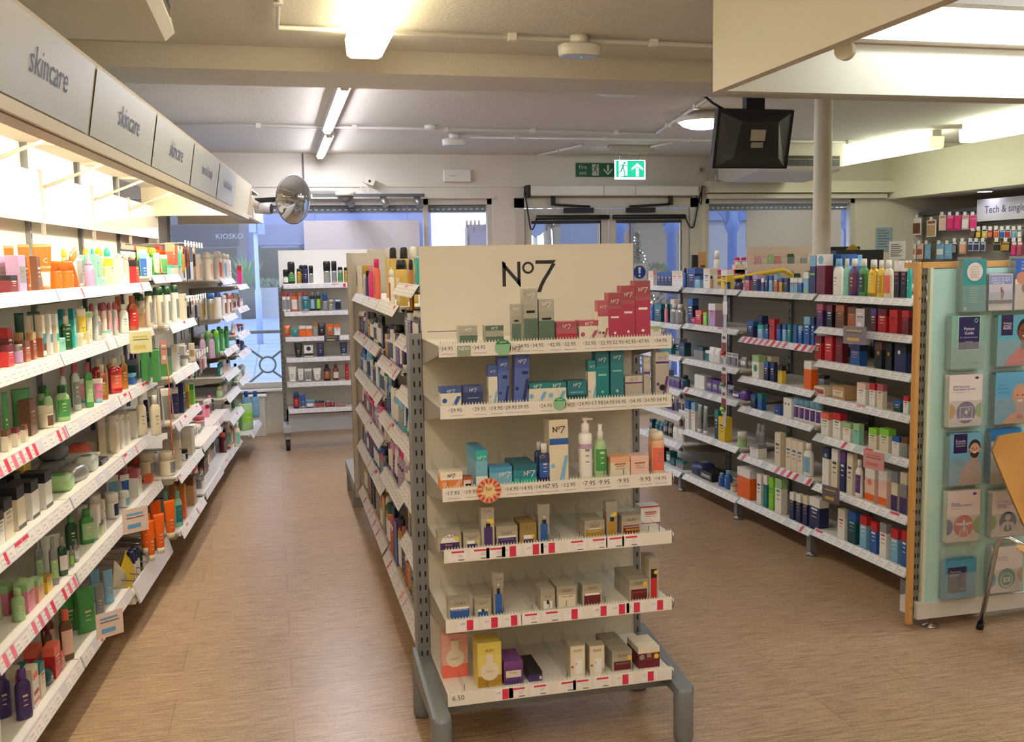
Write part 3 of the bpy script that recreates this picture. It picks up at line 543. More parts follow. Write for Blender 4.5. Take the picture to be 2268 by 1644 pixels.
for k, z in enumerate(GZ):
    D = .365; b = MB(); b.box(.002, .798, -D+.004, 0, z-.02, z, WHITE)
    for x in (.0, .796): b.face([(x, 0, z-.09), (x, -.08, z-.08), (x, -D+.01, z-.03), (x, -D+.01, z), (x, 0, z)], mat('9a968e')); b.face([(x+.004, 0, z), (x+.004, -D+.01, z), (x+.004, -D+.01, z-.03), (x+.004, -.08, z-.08), (x+.004, 0, z-.09)], mat('9a968e'))
    sh = b.build('shelf', G)
    b = MB(); h = .043; y0 = -D; b.box(0, .8, y0-.004, y0+.004, z-h+.008, z+.008, mat('eae6dc', .3)); CLR = mat('d9d6c4', .15)
    b.tube([(.803, y0, z-.03), (.808, y0-.004, z-.012), (.803, y0, z+.006)], .003, CHROME, 5)
    for i in range(80): b.face([(.004+i*.01, y0, z+.008), (.011+i*.01, y0, z+.008), (.0075+i*.01, y0, z+.018)], CLR)
    yy = y0-.0046; O = lambda x, zz: (x, yy, zz)
    if k < 3:
        for px, tx in zip(prp[k], ptx[k]):
            uu, _ = FG.hit(px, 780, D); b.text(tx, O(uu, z-.008), XA, ZA, .037, mat('4a4a50')); b.text('\u00a3', O(uu-.023, z-.006), XA, ZA, .004, mat('4a4a50')); b.box(uu-.02, uu+.022, yy-.0003, yy, z-.026, z-.0235, PAL)
    else:
        for (px, full), tx in zip(*redx[k]):
            uu, _ = FG.hit(px, 780, D); b.box(uu-.035, uu+.03, yy, yy+.0004, z-.03, z+.005, TKW)
            if full: b.box(uu-.008, uu+.014, yy-.0006, yy, z-.031, z+.004, TKR); b.text('\u00a3'+tx, O(uu+.003, z-.012), XA, ZA, .016, TKW); b.text('\u00a3'+{'19': '38', '22': '36', '17': '34', '9': '14'}.get(tx, '36'), O(uu-.022, z-.008), XA, ZA, .014, INK)
            else: b.box(uu-.022, uu+.02, yy-.0006, yy, z-.003, z+.003, TKR); b.text('\u00a3'+tx, O(uu+.008, z-.013), XA, ZA, .014, INK); b.box(uu, uu+.02, yy-.0006, yy, z-.029, z-.026, INK)
        if k == 5: uu, _ = FG.hit(1015, 1560, D); b.text('6.50', O(uu, z-.008), XA, ZA, .04, mat('4a4a50'))
    if k == 0:
        uu, _ = FG.hit(1027, 780, D); b.box(uu-.022, uu+.022, yy-.002, yy-.001, z-.033, z-.0, mat('8fa08c')); b.text('NEW', (uu, yy-.0026, z-.01), XA, ZA, .036, mat('f0eee0'))
    b.build('price_rail', sh)
    if k >= 2:   # clear dividers
        xs = {2: (.02, .1, .17, .265, .36, .47, .56, .63, .73), 3: (.03, .11, .18, .36, .4, .47, .56, .72, .76), 4: (.04, .14, .2, .3, .36, .42, .5, .56, .66, .72), 5: (.06, .14, .26, .32, .42, .5, .55, .66)}[k]
        for x in xs:
            dv = MB(); dv.raw([(x, -D+.01, z), (x, 0-.01, z), (x, -.01, z+.03), (x, -.04, z+.055), (x, -.06, z+.035), (x, -D+.01, z+.03)], [(0, 1, 2, 3, 4, 5)], CLEAR); dv.box(x-.0008, x+.0008, -D+.01, -D+.013, z, z+.03, DGREY); dv.build('divider', sh)
# round promo discs clipped to the rails
def rail_disc(px, py, k, r, c1, kind, label):
    u, z = FG.hit(px, py, .372); b = MB()
    if kind == 'new':
        b.disc((0, 0, 0), XA, ZA, r*1.05, r, mat('8cc09a')); b.flat([(r*1.05*math.cos(a), r*math.sin(a)) for a in [.45+i*.15 for i in range(16)]], (0, -.001, 0), XA, ZA, mat(c1)); b.text('NEW', (0, -.002, r*.68), XA, ZA, r*.9, mat('f0f0e0')); b.flat([(.8*r, -.6*r), (1.0*r, -.6*r), (2.6*r, -.55*r), (2.5*r, -.1*r), (1.8*r, .1*r), (1.0*r, .5*r)], (0, 0, 0), XA, ZA, mat('d9d3c4')); b.text('@7', (1.75*r, -.001, -.2*r), XA, ZA, r*1.1, mat('3a3a40'))
    else:
        b.disc((0, 0, 0), XA, ZA, r, r, mat('e3a078')); 
        for i in range(14): a = i*.449; b.flat([(.6*r*math.cos(a-.1), .6*r*math.sin(a-.1)), (.95*r*math.cos(a-.1), .95*r*math.sin(a-.1)), (.95*r*math.cos(a+.1), .95*r*math.sin(a+.1)), (.6*r*math.cos(a+.1), .6*r*math.sin(a+.1))], (0, -.001, 0), XA, ZA, mat('c83c34'))
        b.flat([((.75 if i % 2 else .42)*r*math.cos(i*math.pi/8), (.75 if i % 2 else .42)*r*math.sin(i*math.pi/8)) for i in range(16)], (0, -.0015, 0), XA, ZA, mat('eccf96')); b.text('3 for 2', (0, -.002, .15*r), XA, ZA, r*1.25, mat('5a3a30'))
    b.flat([(-r*.3, -r), (r*.3, -r), (r*.3, 0), (-r*.3, 0)], (0, .0015, 0), XA, ZA, mat('d9d3c4')); p = FG.p(u, .372, z); tag(b.build('promo_disc', loc=p), label, 'promotional sign')
rail_disc(1114, 770, 0, .026, '0f7f50', 'new', 'green NEW disc on the top rail of the end display')
rail_disc(1240, 895, 1, .022, '0f9f58', 'new', 'green NEW disc on the second rail of the end display')
rail_disc(1083, 1087, 2, .042, 'c83c34', 'star', 'orange and red 3 for 2 star disc on a display rail')
# base frame and feet of the display
FT_ = mat('7f8488', .45, .2, name='base_grey')
b = MB()
for x in (-.03, .83): b.raw([(x-.03, .06, .17), (x+.03, .06, .17), (x+.03, -.42, .17), (x-.03, -.42, .17), (x-.03, .06, .26), (x+.03, .06, .26), (x+.03, -.42, .2), (x-.03, -.42, .2)], [(0,1,2,3),(7,6,5,4),(0,4,5,1),(1,5,6,2),(2,6,7,3),(3,7,4,0)], FT_)
b.box(-.03, .83, -.3, -.26, .16, .2, FT_); b.build('base_frame', G)
for x, y in ((-.03, -.4), (.83, -.4), (-.03, .04), (.83, .04)): b = MB(); b.loft([(0, .03, .03, 2, FT_), (.015, .035, .035, 2, FT_), (.185, .035, .035, 2, FT_), (.2, .03, .03, 2, FT_)], 20, x0=x, y0=y); b.build('leg', G)

# ---- right gondola, left side
RV = -3.008
RB = [(-4.715, -3.90, [1.45, 1.276, 1.093, .897, .683, .405, .147], 'right gondola bay nearest the wooden end post'),
      (-5.565, -4.725, [1.453, 1.166, .916, .725, .418, .13], 'right gondola bay second from the wooden end post'),
      (-6.38, -5.575, [1.457, 1.205, .956, .748, .448, .12], 'right gondola bay third from the wooden end post'),
      (-7.20, -6.42, [1.463, 1.19, .957, .711, .528, .32, .114], 'farthest visible bay of the right gondola')]
stR = [['none', 'none', 'none', 'some', 'some', 'few', 'few'], ['none', 'pink', 'none', 'none', 'pink', 'few'], ['few', 'few', 'none', 'few', 'few', 'none'], ['none']*7]
for i, (a, c, zz, lb) in enumerate(RB):
    bay(FR, a, c, RV-.4, 1.49, [(z, RV, stR[i][k]) for k, z in enumerate(zz)], lb, 'gondola_bay', seed=60+i, back=mat('a9a193', .7), rail_t=.034, rail_m=RAILG, rh=.036, feet=.4, zb0=.06)
# cream top deck of the other side
# wooden end post, slotted post, glass leaflet board
WOOD = mat('cf9c58', .45, noise=.12, nscale=9, stretch=(1, 1, .12), name='beech')
P0 = bp(2013, 1385, y=3.77); t = empty('leaflet_end_panel', (2.727, 3.76, 0), label='pale mint glass leaflet board with beech edge at the right gondola end', cat='display board')
b = MB(); b.cbox(0, .021, -.01, .022, .02, 1.655, WOOD, .003); b.build('end_post', t)
b = MB()
for z in (.1, .55, .83, 1.5): b.tube([(.01, -.012, z), (.01, -.009, z)], .005, CHROME, 10)
b.build('screw', t)
b = MB(); post(b, .037, -.002, .05, 1.62, .028, .04, mat('8f8d88', .3, .6), 2); b.build('upright', t)
b = MB(); b.box(.022, 1.6, -.01, .12, 1.63, 1.655, WOOD); b.build('top_rail', t)
b = MB(); b.box(.066, 1.6, -.02, -.008, .12, 1.625, mat('b8e2da', .12, coat=1, name='mint_glass')); b.box(.053, .068, -.024, -.004, .12, 1.63, mat('d9e2cc', .3)); b.build('glass_panel', t)
b = MB(); b.box(.03, 1.6, -.03, .1, .05, .125, mat('d8d4d0')); b.build('plinth', t)
for x in (.12, 1.2): b = MB(); b.loft([(0, .035, .035, 2, CHROME), (.008, .035, .035, 2, CHROME), (.016, .01, .01, 2, CHROME), (.06, .01, .01, 2, CHROME)], 16, x0=x, y0=.0); b.build('levelling_foot', t)

# ---- wheeled stand near the window
FZ = []
t = empty('wheeled_stand', (.08, 9.5, 0), 0, label='white wheeled stand of mens deodorants and shaving things by the window', cat='shelving')
VB, VFS = -9.5, -9.16
WS_L = .86
rows_F = [bp(632, y, y=-VFS).z for y in (640, 701, 757.5, 804, 859, 917.5)]
b = MB(); b.box(-.03, WS_L, 0, .02, .2, 1.845, WHITE); b.box(-.03, WS_L, 0, .022, .2, .34, mat('a9abb2')); b.build('back_panel', t)
for x in (-.03, WS_L): b = MB(); post(b, x, -.03, .15, 1.5, .03, .03, GREY, 1); b.build('upright', t)
for k, z in enumerate(rows_F):
    D = .34; b = MB(); b.box(.0, WS_L, -D, 0, z+.02, z+.04, WHITE); b.face([(0, 0, z-.04), (0, -D, z+.03), (0, 0, z+.03)], GREY); sh = b.build('shelf', t); rail(sh, WS_L, -D, z, .042, .004, 80+k, 'some' if k < 2 else 'few')
b = MB(); b.box(-.05, .02, -.36, .05, .17, .23, mat('b9b9bc', .4)); b.box(WS_L-.02, WS_L+.05, -.36, .05, .17, .23, mat('b9b9bc', .4)); b.build('base_arm', t)
for x in (-.015, WS_L+.015):
    b = MB(); b.tube([(x-.018, -.3, .05), (x+.018, -.3, .05)], .05, BLACK, 18); b.box(x-.026, x-.02, -.32, -.26, .05, .13, GREY); b.box(x+.02, x+.026, -.32, -.26, .05, .13, GREY); b.box(x-.03, x+.03, -.33, -.27, .13, .17, GREY); b.build('castor', t)
b = MB(); b.box(-.0, WS_L, -.3, -.02, .17, .33, mat('b4b5bb', .5)); b.build('base_board', t)
# ================================================================== PRODUCTS
COL = {'white': 'efece6', 'cream': 'e3d8bf', 'black': '1c1c20', 'silver': 'a9aaa6', 'grey': '8b8d90', 'navy': '26305e', 'blue': '2b5ea8', 'sky': '7fb4d6', 'teal': '1f7f86', 'mint': '8cccb8', 'green': '4a9650', 'darkgreen': '24502f', 'lime': '8ad03a', 'palegreen': 'a3c98f',
       'yellow': 'e8c63a', 'gold': 'c9a03e', 'amber': 'b8762c', 'orange': 'ee6a1e', 'coral': 'ec7058', 'red': 'c32a2e', 'maroon': '6e1f2c', 'pink': 'e58aa6', 'hotpink': 'e8307e', 'rose': 'b55a6a', 'lilac': 'bd9cc4', 'purple': '5e3a86', 'brown': '6e4a34', 'tan': 'c29a6c', 'copper': 'b86a48',
       'offpink': 'ecc4b4', 'turquoise': '2fb3a6', 'peach': 'eab08c', 'darkteal': '174a52', 'clear': 'cfd6d0', 'violet': '45306a'}
WORD = {'sky': 'pale blue', 'darkgreen': 'dark green', 'palegreen': 'pale green', 'hotpink': 'hot pink', 'offpink': 'blush pink', 'darkteal': 'dark teal'}
cw = lambda c: WORD.get(c, c)
def cm(c, kind='m'):
    h = COL.get(c, c)
    if c in ('silver', 'gold', 'copper'): return mat(h, .32, .55)
    if kind == 'g': return mat(h, .12, coat=.6)
    return mat(h, .38)
MESH = {}
def art(b, code, w, h, y, ink):
    """front print: simple bars, circles and lettering"""
    T = lambda s, x, z, wd, c: b.text(s, (x*w, y-.0036, z*h), XA, ZA, wd*w, cm(c))
    R = lambda x0, x1, z0, z1, c, o=.0004: b.face([(x0*w, y-o, z0*h), (x1*w, y-o, z0*h), (x1*w, y-o, z1*h), (x0*w, y-o, z1*h)], cm(c))
    R0_ = R
    for ci, c in enumerate(code.split(';')):
        c = c.strip(); R = lambda x0, x1, z0, z1, cc, o=.0004, ci=ci: R0_(x0, x1, z0, z1, cc, o*.5+.0003*(ci+1)); DY = .0003*(ci+1)
        if not c: continue
        a = c.split(':'); k = a[0]
        if k == 'b': R(-.3, .3, .62, .68, ink); R(-.22, .22, .52, .55, ink); R(-.25, .25, .4, .42, ink)
        elif k == 'l': R(-.4, .4, .25, .7, a[1]); R(-.28, .28, .52, .58, ink, .0008); R(-.2, .2, .4, .43, ink, .0008)
        elif k == 'd': b.disc((0, y-.0003-DY, float(a[2])*h), XA, ZA, float(a[3])*w, float(a[3])*w, cm(a[1]), 16)
        elif k == 'c': b.disc((float(a[2])*w, y-.0003-DY, float(a[3])*h), XA, ZA, float(a[4])*w, float(a[4])*w, cm(a[1]), 14)
        elif k == 'r': R(float(a[2]), float(a[3]), float(a[4]), float(a[5]), a[1])
        elif k == 't': T(a[1], float(a[3]), float(a[4]), float(a[5]), a[2])
        elif k == 's':  # sweeping stripe
            z0, z1 = float(a[2]), float(a[3]); s = min(.5, .42)
            b.face([(.02*w, y-.0003-DY, z0*h), (.26*w, y-.0003-DY, z0*h), (.48*w, y-.0003-DY, z1*h), (.3*w, y-.0003-DY, z1*h)], cm(a[1])); b.disc((-.32*w, y-.0005, (z0+.6*(z1-z0))*h), XA, ZA, .12*w, .12*w, cm(a[1]), 12)
        elif k == 'v':  # vertical lettering bars
            R(-.12, .12, .3, .75, ink); R(-.06, .06, .34, .7, a[1], .0008)
def make(kind, w, d, h, cols, code=''):
    key = (kind, round(w, 3), round(d, 3), round(h, 3), tuple(cols), code)
    if key in MESH: return MESH[key]
    c = list(cols)+['white']*3; B, K, L = cm(c[0], 'g' if kind in ('flask', 'ball') else 'm'), cm(c[1]), (cm(c[2]) if c[2] not in ('-',) else None)
    x, y = w/2, d/2; b = MB(); cap = None; capn = 'cap'; ink = c[2] if c[2] not in ('-',) else 'grey'
    P = lambda z, fx, fy, n, m, f=None: (z*h, x*fx, y*fy, n, m, f)
    if kind == 'box':       # cols: body, top band, print
        f = .28 if c[1] != c[0] else 0; s = h*(1-f)
        b.cbox(-x, x, 0, d, 0, h, B, .0012) if not f else (b.box(-x, x, 0, d, 0, s, B), b.box(-x, x, 0, d, s, h, K))
        art(b, code or 'b', w, h, 0, ink)
    elif kind == 'tray':
        b.cbox(-x, x, 0, d, 0, h, B, .003); art(b, code or 'l:'+c[1], w, h, 0, ink)
    elif kind == 'tube':
        b.loft([P(.14, .72, .8, 2, B), P(.16, .78, .9, 2, B, L), P(.45, .86, .75, 2.2, B, L), P(.8, .96, .35, 3, B), P(.93, 1, .1, 6, B), P(1, 1, .06, 8, B)], 16, y0=y)
        cap = MB(); cap.loft([P(0, .72, .85, 2.4, K), P(.14, .74, .85, 2.4, K)], 16, y0=y)
    elif kind == 'bot':
        b.loft([P(0, .9, .9, 2.6, B), P(.02, 1, 1, 2.6, B), P(.12, 1, 1, 2.6, B, L), P(.6, 1, 1, 2.6, B), P(.7, .95, .95, 2.4, B), P(.77, .62, .7, 2, B), P(.79, .5, .62, 2, B)], 16, y0=y)
        cap = MB(); cap.loft([P(.79, .56, .75, 2, K), P(.98, .54, .7, 2, K), P(1, .46, .6, 2, K)], 16, y0=y)
    elif kind == 'can':
        b.loft([P(0, .95, .95, 2, B), P(.01, 1, 1, 2, B), P(.1, 1, 1, 2, B, L), P(.62, 1, 1, 2, B), P(.76, 1, 1, 2, B), P(.8, .84, .84, 2, B)], 18, y0=y)
        cap = MB(); cap.loft([P(.79, .9, .9, 2, K), P(.94, .86, .86, 2, K), P(.985, .7, .7, 2, K), P(1, .4, .4, 2, K)], 18, y0=y)
    elif kind == 'ball':
        b.loft([P(0, .9, .9, 2, B), P(.03, 1, 1, 2, B), P(.15, 1, 1, 2, B, L), P(.55, 1, 1, 2, B), P(.7, .9, .9, 2, B), P(.78, .6, .6, 2, B)], 16, y0=y)
        cap = MB(); cap.loft([P(.76, .62, .62, 2, K), P(.8, .82, .82, 2, K), P(.87, .9, .9, 2, K), P(.95, .66, .66, 2, K), P(1, .2, .2, 2, K)], 16, y0=y)
    elif kind == 'flask':
        b.loft([P(0, .94, .94, 4, B), P(.02, 1, 1, 4, B), P(.14, 1, 1, 4, B, L), P(.52, 1, 1, 4, B), P(.7, 1, 1, 3.4, B), P(.75, .7, .7, 2.5, B), P(.77, .4, .5, 2, B)], 16, y0=y)
        cap = MB(); cap.loft([P(.76, .52, .6, 2, K), P(.99, .5, .58, 2, K), P(1, .46, .52, 2, K)], 16, y0=y)
    elif kind == 'spray':
        b.loft([P(0, .94, .94, 2, B), P(.02, 1, 1, 2, B), P(.14, 1, 1, 2, B, L), P(.55, 1, 1, 2, B), P(.68, .7, .7, 2, B), P(.72, .36, .4, 2, B)], 16, y0=y)
        cap = MB(); cap.loft([P(.71, .45, .5, 2, K), P(.84, .45, .5, 2, K), P(.88, .3, .4, 2, K), P(1, .32, .42, 2, K)], 12, y0=y); capn = 'spray_head'
    elif kind == 'pump':
        b.loft([P(0, .94, .94, 2, B), P(.02, 1, 1, 2, B), P(.12, 1, 1, 2, B), P(.5, 1, 1, 2, L or B), P(.58, 1, 1, 2, B), P(.72, 1, 1, 2, B), P(.75, .7, .7, 2, B)], 18, y0=y)
        cap = MB(); cap.loft([P(.74, .62, .62, 2, K), P(.9, .6, .6, 2, K), P(.91, .3, .3, 2, K), P(.95, .3, .3, 2, K), P(.955, .5, .4, 2, K), P(1, .5, .4, 2, K)], 14, y0=y); cap.box(0, x*1.1, y-.006, y+.006, h*.955, h*.985, K); capn = 'pump_head'
    elif kind == 'cone':
        b.loft([P(0, .94, .94, 2, B), P(.02, 1, 1, 2, B), P(.5, 1, 1, 2, B), P(.6, .8, .8, 2, B), P(.64, .55, .55, 2, B)], 16, y0=y)
        cap = MB(); cap.loft([P(.63, .62, .62, 2, K), P(.72, .6, .6, 2, K), P(.73, .38, .38, 2, K), P(1, .12, .12, 2, K)], 14, y0=y); capn = 'nozzle'
    elif kind == 'jar':
        b.loft([P(0, .9, .9, 2.3, B), P(.05, 1, 1, 2.3, B), P(.12, 1, 1, 2.3, B, L), P(.6, 1, 1, 2.3, B), P(.66, .96, .96, 2.2, B)], 18, y0=y)
        cap = MB(); cap.loft([P(.66, 1, 1, 2.2, K), P(.96, 1, 1, 2.2, K), P(1, .94, .94, 2.2, K)], 18, y0=y); capn = 'lid'
    elif kind == 'stick':   # antiperspirant shape with big rounded cap
        b.loft([P(0, .9, .9, 2.6, B), P(.02, 1, 1, 2.6, B), P(.1, 1, 1, 2.6, B, L), P(.45, .96, .96, 2.6, B), P(.55, .9, .95, 2.6, B)], 16, y0=y)
        cap = MB(); cap.loft([P(.55, .96, 1, 3, K), P(.9, 1, .95, 3, K), P(.98, .85, .8, 3, K), P(1, .6, .6, 3, K)], 16, y0=y)
    elif kind == 'bag':
        b.loft([P(0, .96, .3, 4, B), P(.03, 1, .5, 4, B), P(.12, .97, .85, 2.6, B), P(.3, .95, 1, 2.4, B, L), P(.65, .95, .9, 2.4, B), P(.86, .97, .5, 3, B), P(.95, 1, .08, 6, B), P(1, 1, .06, 6, B)], 16, y0=y)
    elif kind == 'pack':    # pillow pack lying flat
        b.loft([P(0, .8, .9, 4, B), P(.25, .97, 1, 4, B), P(.6, .97, 1, 4, B), P(.9, .75, .8, 4, B), P(1, .4, .5, 3, B)], 16, y0=y); b.disc((0, y, h*1.004), XA, Vector((0, 1, 0)), x*.4, y*.5, K, 12)
    elif kind == 'hang':
        b.box(-x, x, 0, .0012, 0, h, K); b.cbox(-x*.8, x*.8, -.012, 0, h*.08, h*.7, B, .004); b.box(-x*.8, x*.8, -.0015, 0, h*.78, h*.94, L or K)
    elif kind == 'brush':
        b.loft([P(0, .3, .3, 2, K), P(.35, .35, .35, 2, K), P(.45, .3, .3, 2, K), P(.55, 1, .5, 2.4, B), P(.9, 1, .5, 2.4, B), P(1, .5, .3, 2, B)], 12, y0=y); b.box(-x*1.3, x*1.3, y-.001, y, h*.8, h*.98, L or K)
    if kind not in ('box', 'tray', 'hang', 'pack', 'brush', 'cone'):
        if code: art(b, code, w, h, -.0008, ink)
        else:
            for z0, z1, hw in ((.46, .5, .16), (.38, .4, .12), (.28, .3, .14)): b.face([(-hw*w, -.0006, z0*h), (hw*w, -.0006, z0*h), (hw*w, -.0006, z1*h), (-hw*w, -.0006, z1*h)], cm('grey' if c[0] in ('white', 'cream', 'silver', 'mint', 'offpink', 'peach') else 'cream'))
    me = b_mesh(b, kind); cme = b_mesh(cap, capn) if cap else None
    MESH[key] = (me, cme, capn); return MESH[key]
def b_mesh(b, name):
    me = bpy.data.meshes.new(name); me.from_pydata(b.v, [], b.f)
    for m in b.ms: me.materials.append(m)
    me.polygons.foreach_set('material_index', b.m); me.polygons.foreach_set('use_smooth', b.sm); me.update(); return me
KN = {'box': ('product_box', 'box'), 'tray': ('product_carton', 'carton'), 'tube': ('squeeze_tube', 'tube'), 'bot': ('plastic_bottle', 'bottle'), 'can': ('spray_can', 'spray can'), 'ball': ('round_cap_bottle', 'bottle'), 'flask': ('toner_bottle', 'bottle'),
      'spray': ('spray_bottle', 'spray bottle'), 'pump': ('pump_bottle', 'pump bottle'), 'cone': ('nozzle_bottle', 'bottle'), 'jar': ('cream_jar', 'jar'), 'stick': ('deodorant', 'deodorant'), 'bag': ('pouch', 'pouch'), 'pack': ('soft_pack', 'soft pack'), 'hang': ('carded_product', 'carded product'), 'brush': ('hairbrush', 'hairbrush')}
ROUND = {'can', 'ball', 'pump', 'cone', 'jar', 'spray'}
RATIO = {'box': .6, 'tray': .8, 'tube': .55, 'bot': .6, 'can': 1, 'ball': 1, 'flask': .6, 'spray': 1, 'pump': 1, 'cone': 1, 'jar': 1, 'stick': .6, 'bag': .45, 'pack': .7, 'hang': .12, 'brush': .4}
USED = set(); NPROD = [0]
def uniq(label, prev):
    if label not in USED: USED.add(label); return label
    for ext in (['beside the '+prev] if prev else [])+['farther along', 'still farther along', 'at the far end']:
        l2 = label+', '+ext
        if l2 not in USED and len(l2.split()) <= 16: USED.add(l2); return l2
    USED.add(label); return label
def place(kind, fr, uc, vf, z, w, d, h, cols, label, n=1, rz=0, lean=0, code='', gap=None, dirn=1, group=None, name=None, cat=None):
    me, cme, capn = make(kind, w, d, h, cols, code); nn, ct = KN[kind]; nn = name or nn; ct = cat or ct
    g = gap or w+.003
    for i in range(n):
        o = bpy.data.objects.new(nn, me); C.objects.link(o); o.location = fr.p(uc+(i-(n-1)/2)*g, vf, z); o.rotation_euler = (0, lean, fr.th+rz)
        if lean: o.rotation_mode = 'XYZ'; o.rotation_euler = (Matrix.Rotation(fr.th+rz, 3, 'Z') @ Matrix.Rotation(lean, 3, 'Y')).to_euler()
        tag(o, label, ct, group or ('identical '+label[:60] if n > 1 else None))
        if cme: c = bpy.data.objects.new(capn, cme); C.objects.link(c); c.parent = o
        NPROD[0] += 1
def row(fr, vi, z, loc, txt, hmax=.26, extents=True):
    """one line per facing: kind x0 x1 ytop n colours | description | options"""
    prev = ''
    for ln in txt.strip().split('\n'):
        ln = ln.strip()
        if not ln: continue
        a = [s.strip() for s in ln.split('|')]; f = a[0].split(); kind, x0, x1, yt, n = f[0], float(f[1]), float(f[2]), float(f[3]), int(f[4]); cols = f[5].split('/')
        op = dict(s.split('=', 1) for s in a[2].split(',') if '=' in s) if len(a) > 2 else {}
        code = a[3] if len(a) > 3 else ''
        v = vi-float(op.get('back', 0)); zz = float(op.get('z', z)); r = float(op.get('r', RATIO[kind]))
        ua, _ = fr.hit(x0, yt, v); ub, _ = fr.hit(x1, yt, v); lo, hi = min(ua, ub), max(ua, ub); um = (lo+hi)/2
        P = fr.p(um, v); cu, cv = (P-CAM).dot(fr.U), (P-CAM).dot(fr.N); k = abs(cu/cv); ud = hi-lo; ph = math.atan(k); dl = 0
        if fr is FG: k = 0; ph = 0
        if fr is FW and kind in ('tube', 'bag', 'bot', 'stick', 'flask') and 'lean' not in op: dl = math.radians(48)
        if n > 1: w = ud/n-.003; uc = um; d = w*r
        elif kind in ROUND or kind in ('bot', 'tube', 'stick', 'flask', 'bag'):
            ps = ph-dl; w = ud*math.cos(ph)/math.sqrt(math.cos(ps)**2+(r*math.sin(ps))**2); d = w*r
            ua, _ = fr.hit(x0, yt, v-d/2); ub, _ = fr.hit(x1, yt, v-d/2); uc = (ua+ub)/2
        else:
            w = ud/(1+r*k*(.8 if fr is FW else .45)) if kind not in ('hang',) else ud; d = w*r
            uc = hi-w/2 if cu > 0 else lo+w/2
        if 'w' in op:
            w = float(op['w']); d = w*r
            uc = um if n > 1 else (hi-w/2 if (cu > 0 and kind not in ROUND) else (lo+w/2 if kind not in ROUND else uc))
        w = max(.014, w); d = max(.008, float(op.get('d', d)))
        _, zt = fr.hit((x0+x1)/2, yt, v); h = float(op.get('h', min(max(zt-zz, .025), hmax)))
        desc = a[1]; lb = desc+' on '+loc
        if n > 1: lb = desc+' in a row on '+loc
        lb = ' '.join(lb.split()[:16]); lb = uniq(lb, prev)
        place(kind, fr, uc, v, zz, w, d, h, cols, lb, n, rz=math.radians(float(op.get('rz', 0)))-dl, lean=math.radians(float(op.get('lean', 0))), code=code, name=op.get('name'), cat=op.get('cat'))
        if fr is FW and n == 1 and 'back' not in op and 'lean' not in op and kind not in ('pack', 'hang', 'tray') and 'hook' not in loc and 'tray' not in loc and h > .07:
            lb3 = uniq(' '.join((desc+', rear one, on '+loc).split()[:16]), prev); place(kind, fr, uc+(.02 if dl else 0), v-d-.02-(.02 if dl else 0), zz, w, d, h*.99, cols, lb3, 1, rz=-dl, code=code)
        for q in range(int(op.get('deep', 1))-1):
            lb2 = uniq(' '.join((desc+' standing behind on '+loc).split()[:16]), prev) if int(op.get('deep', 1)) == 2 else 'more of the '+' '.join((desc+' queued behind on '+loc).split()[:12])
            place(kind, fr, uc, v-(d+.004)*(q+1), zz, w, d, h, cols, lb2, n, code='', group='queued '+desc if int(op.get('deep', 1)) > 2 else None)
        prev = ' '.join(desc.split()[:3])
def fill(fr, u0, u1, vi, z, hmin, hmax, loc, seed, kinds, pal, wr=(.035, .06), gapr=.006, dens=1.0):
    r = random.Random(seed); u = u0+.01; prev = ''
    while u < u1-.03:
        if r.random() > dens: u += r.uniform(.04, .1); continue
        kind = r.choice(kinds); c = [r.choice(pal), r.choice(pal+['white', 'black']), r.choice(['white', 'white', 'grey', 'navy'])]
        w = r.uniform(*wr); n = r.choice((1, 1, 2, 2, 3)); h = r.uniform(hmin, hmax)
        if kind == 'jar' or kind == 'pack': h = min(h, w*1.1)
        if kind == 'box': h = max(h*.9, w*.8)
        n = max(1, min(n, int((u1-u)/(w+.004))))
        if n*(w+.004) > u1-u+.01: break
        for _ in range(12):
            desc = '%s %s' % (cw(c[0]), KN[kind][1]) + (' with %s %s' % (cw(c[1]), 'top' if kind in ('box', 'tray', 'bag', 'pack', 'hang') else 'cap') if kind not in ('bag',) and c[1] != c[0] else '')
            lb = (desc+' on '+loc) if n == 1 else (desc+' in a row on '+loc)
            lb = ' '.join(lb.split()[:16])
            if lb not in USED: break
            c[0], c[1] = r.choice(pal), r.choice(pal+['white', 'black'])
        lb = uniq(lb, prev); d = w*RATIO[kind]
        place(kind, fr, u+n*(w+.003)/2, vi-r.uniform(0, .03 if fr is not FM else .008), z, w, d, h, c, lb, n); u += n*(w+.003)+gapr+r.uniform(0, .012); prev = ' '.join(desc.split()[:2])
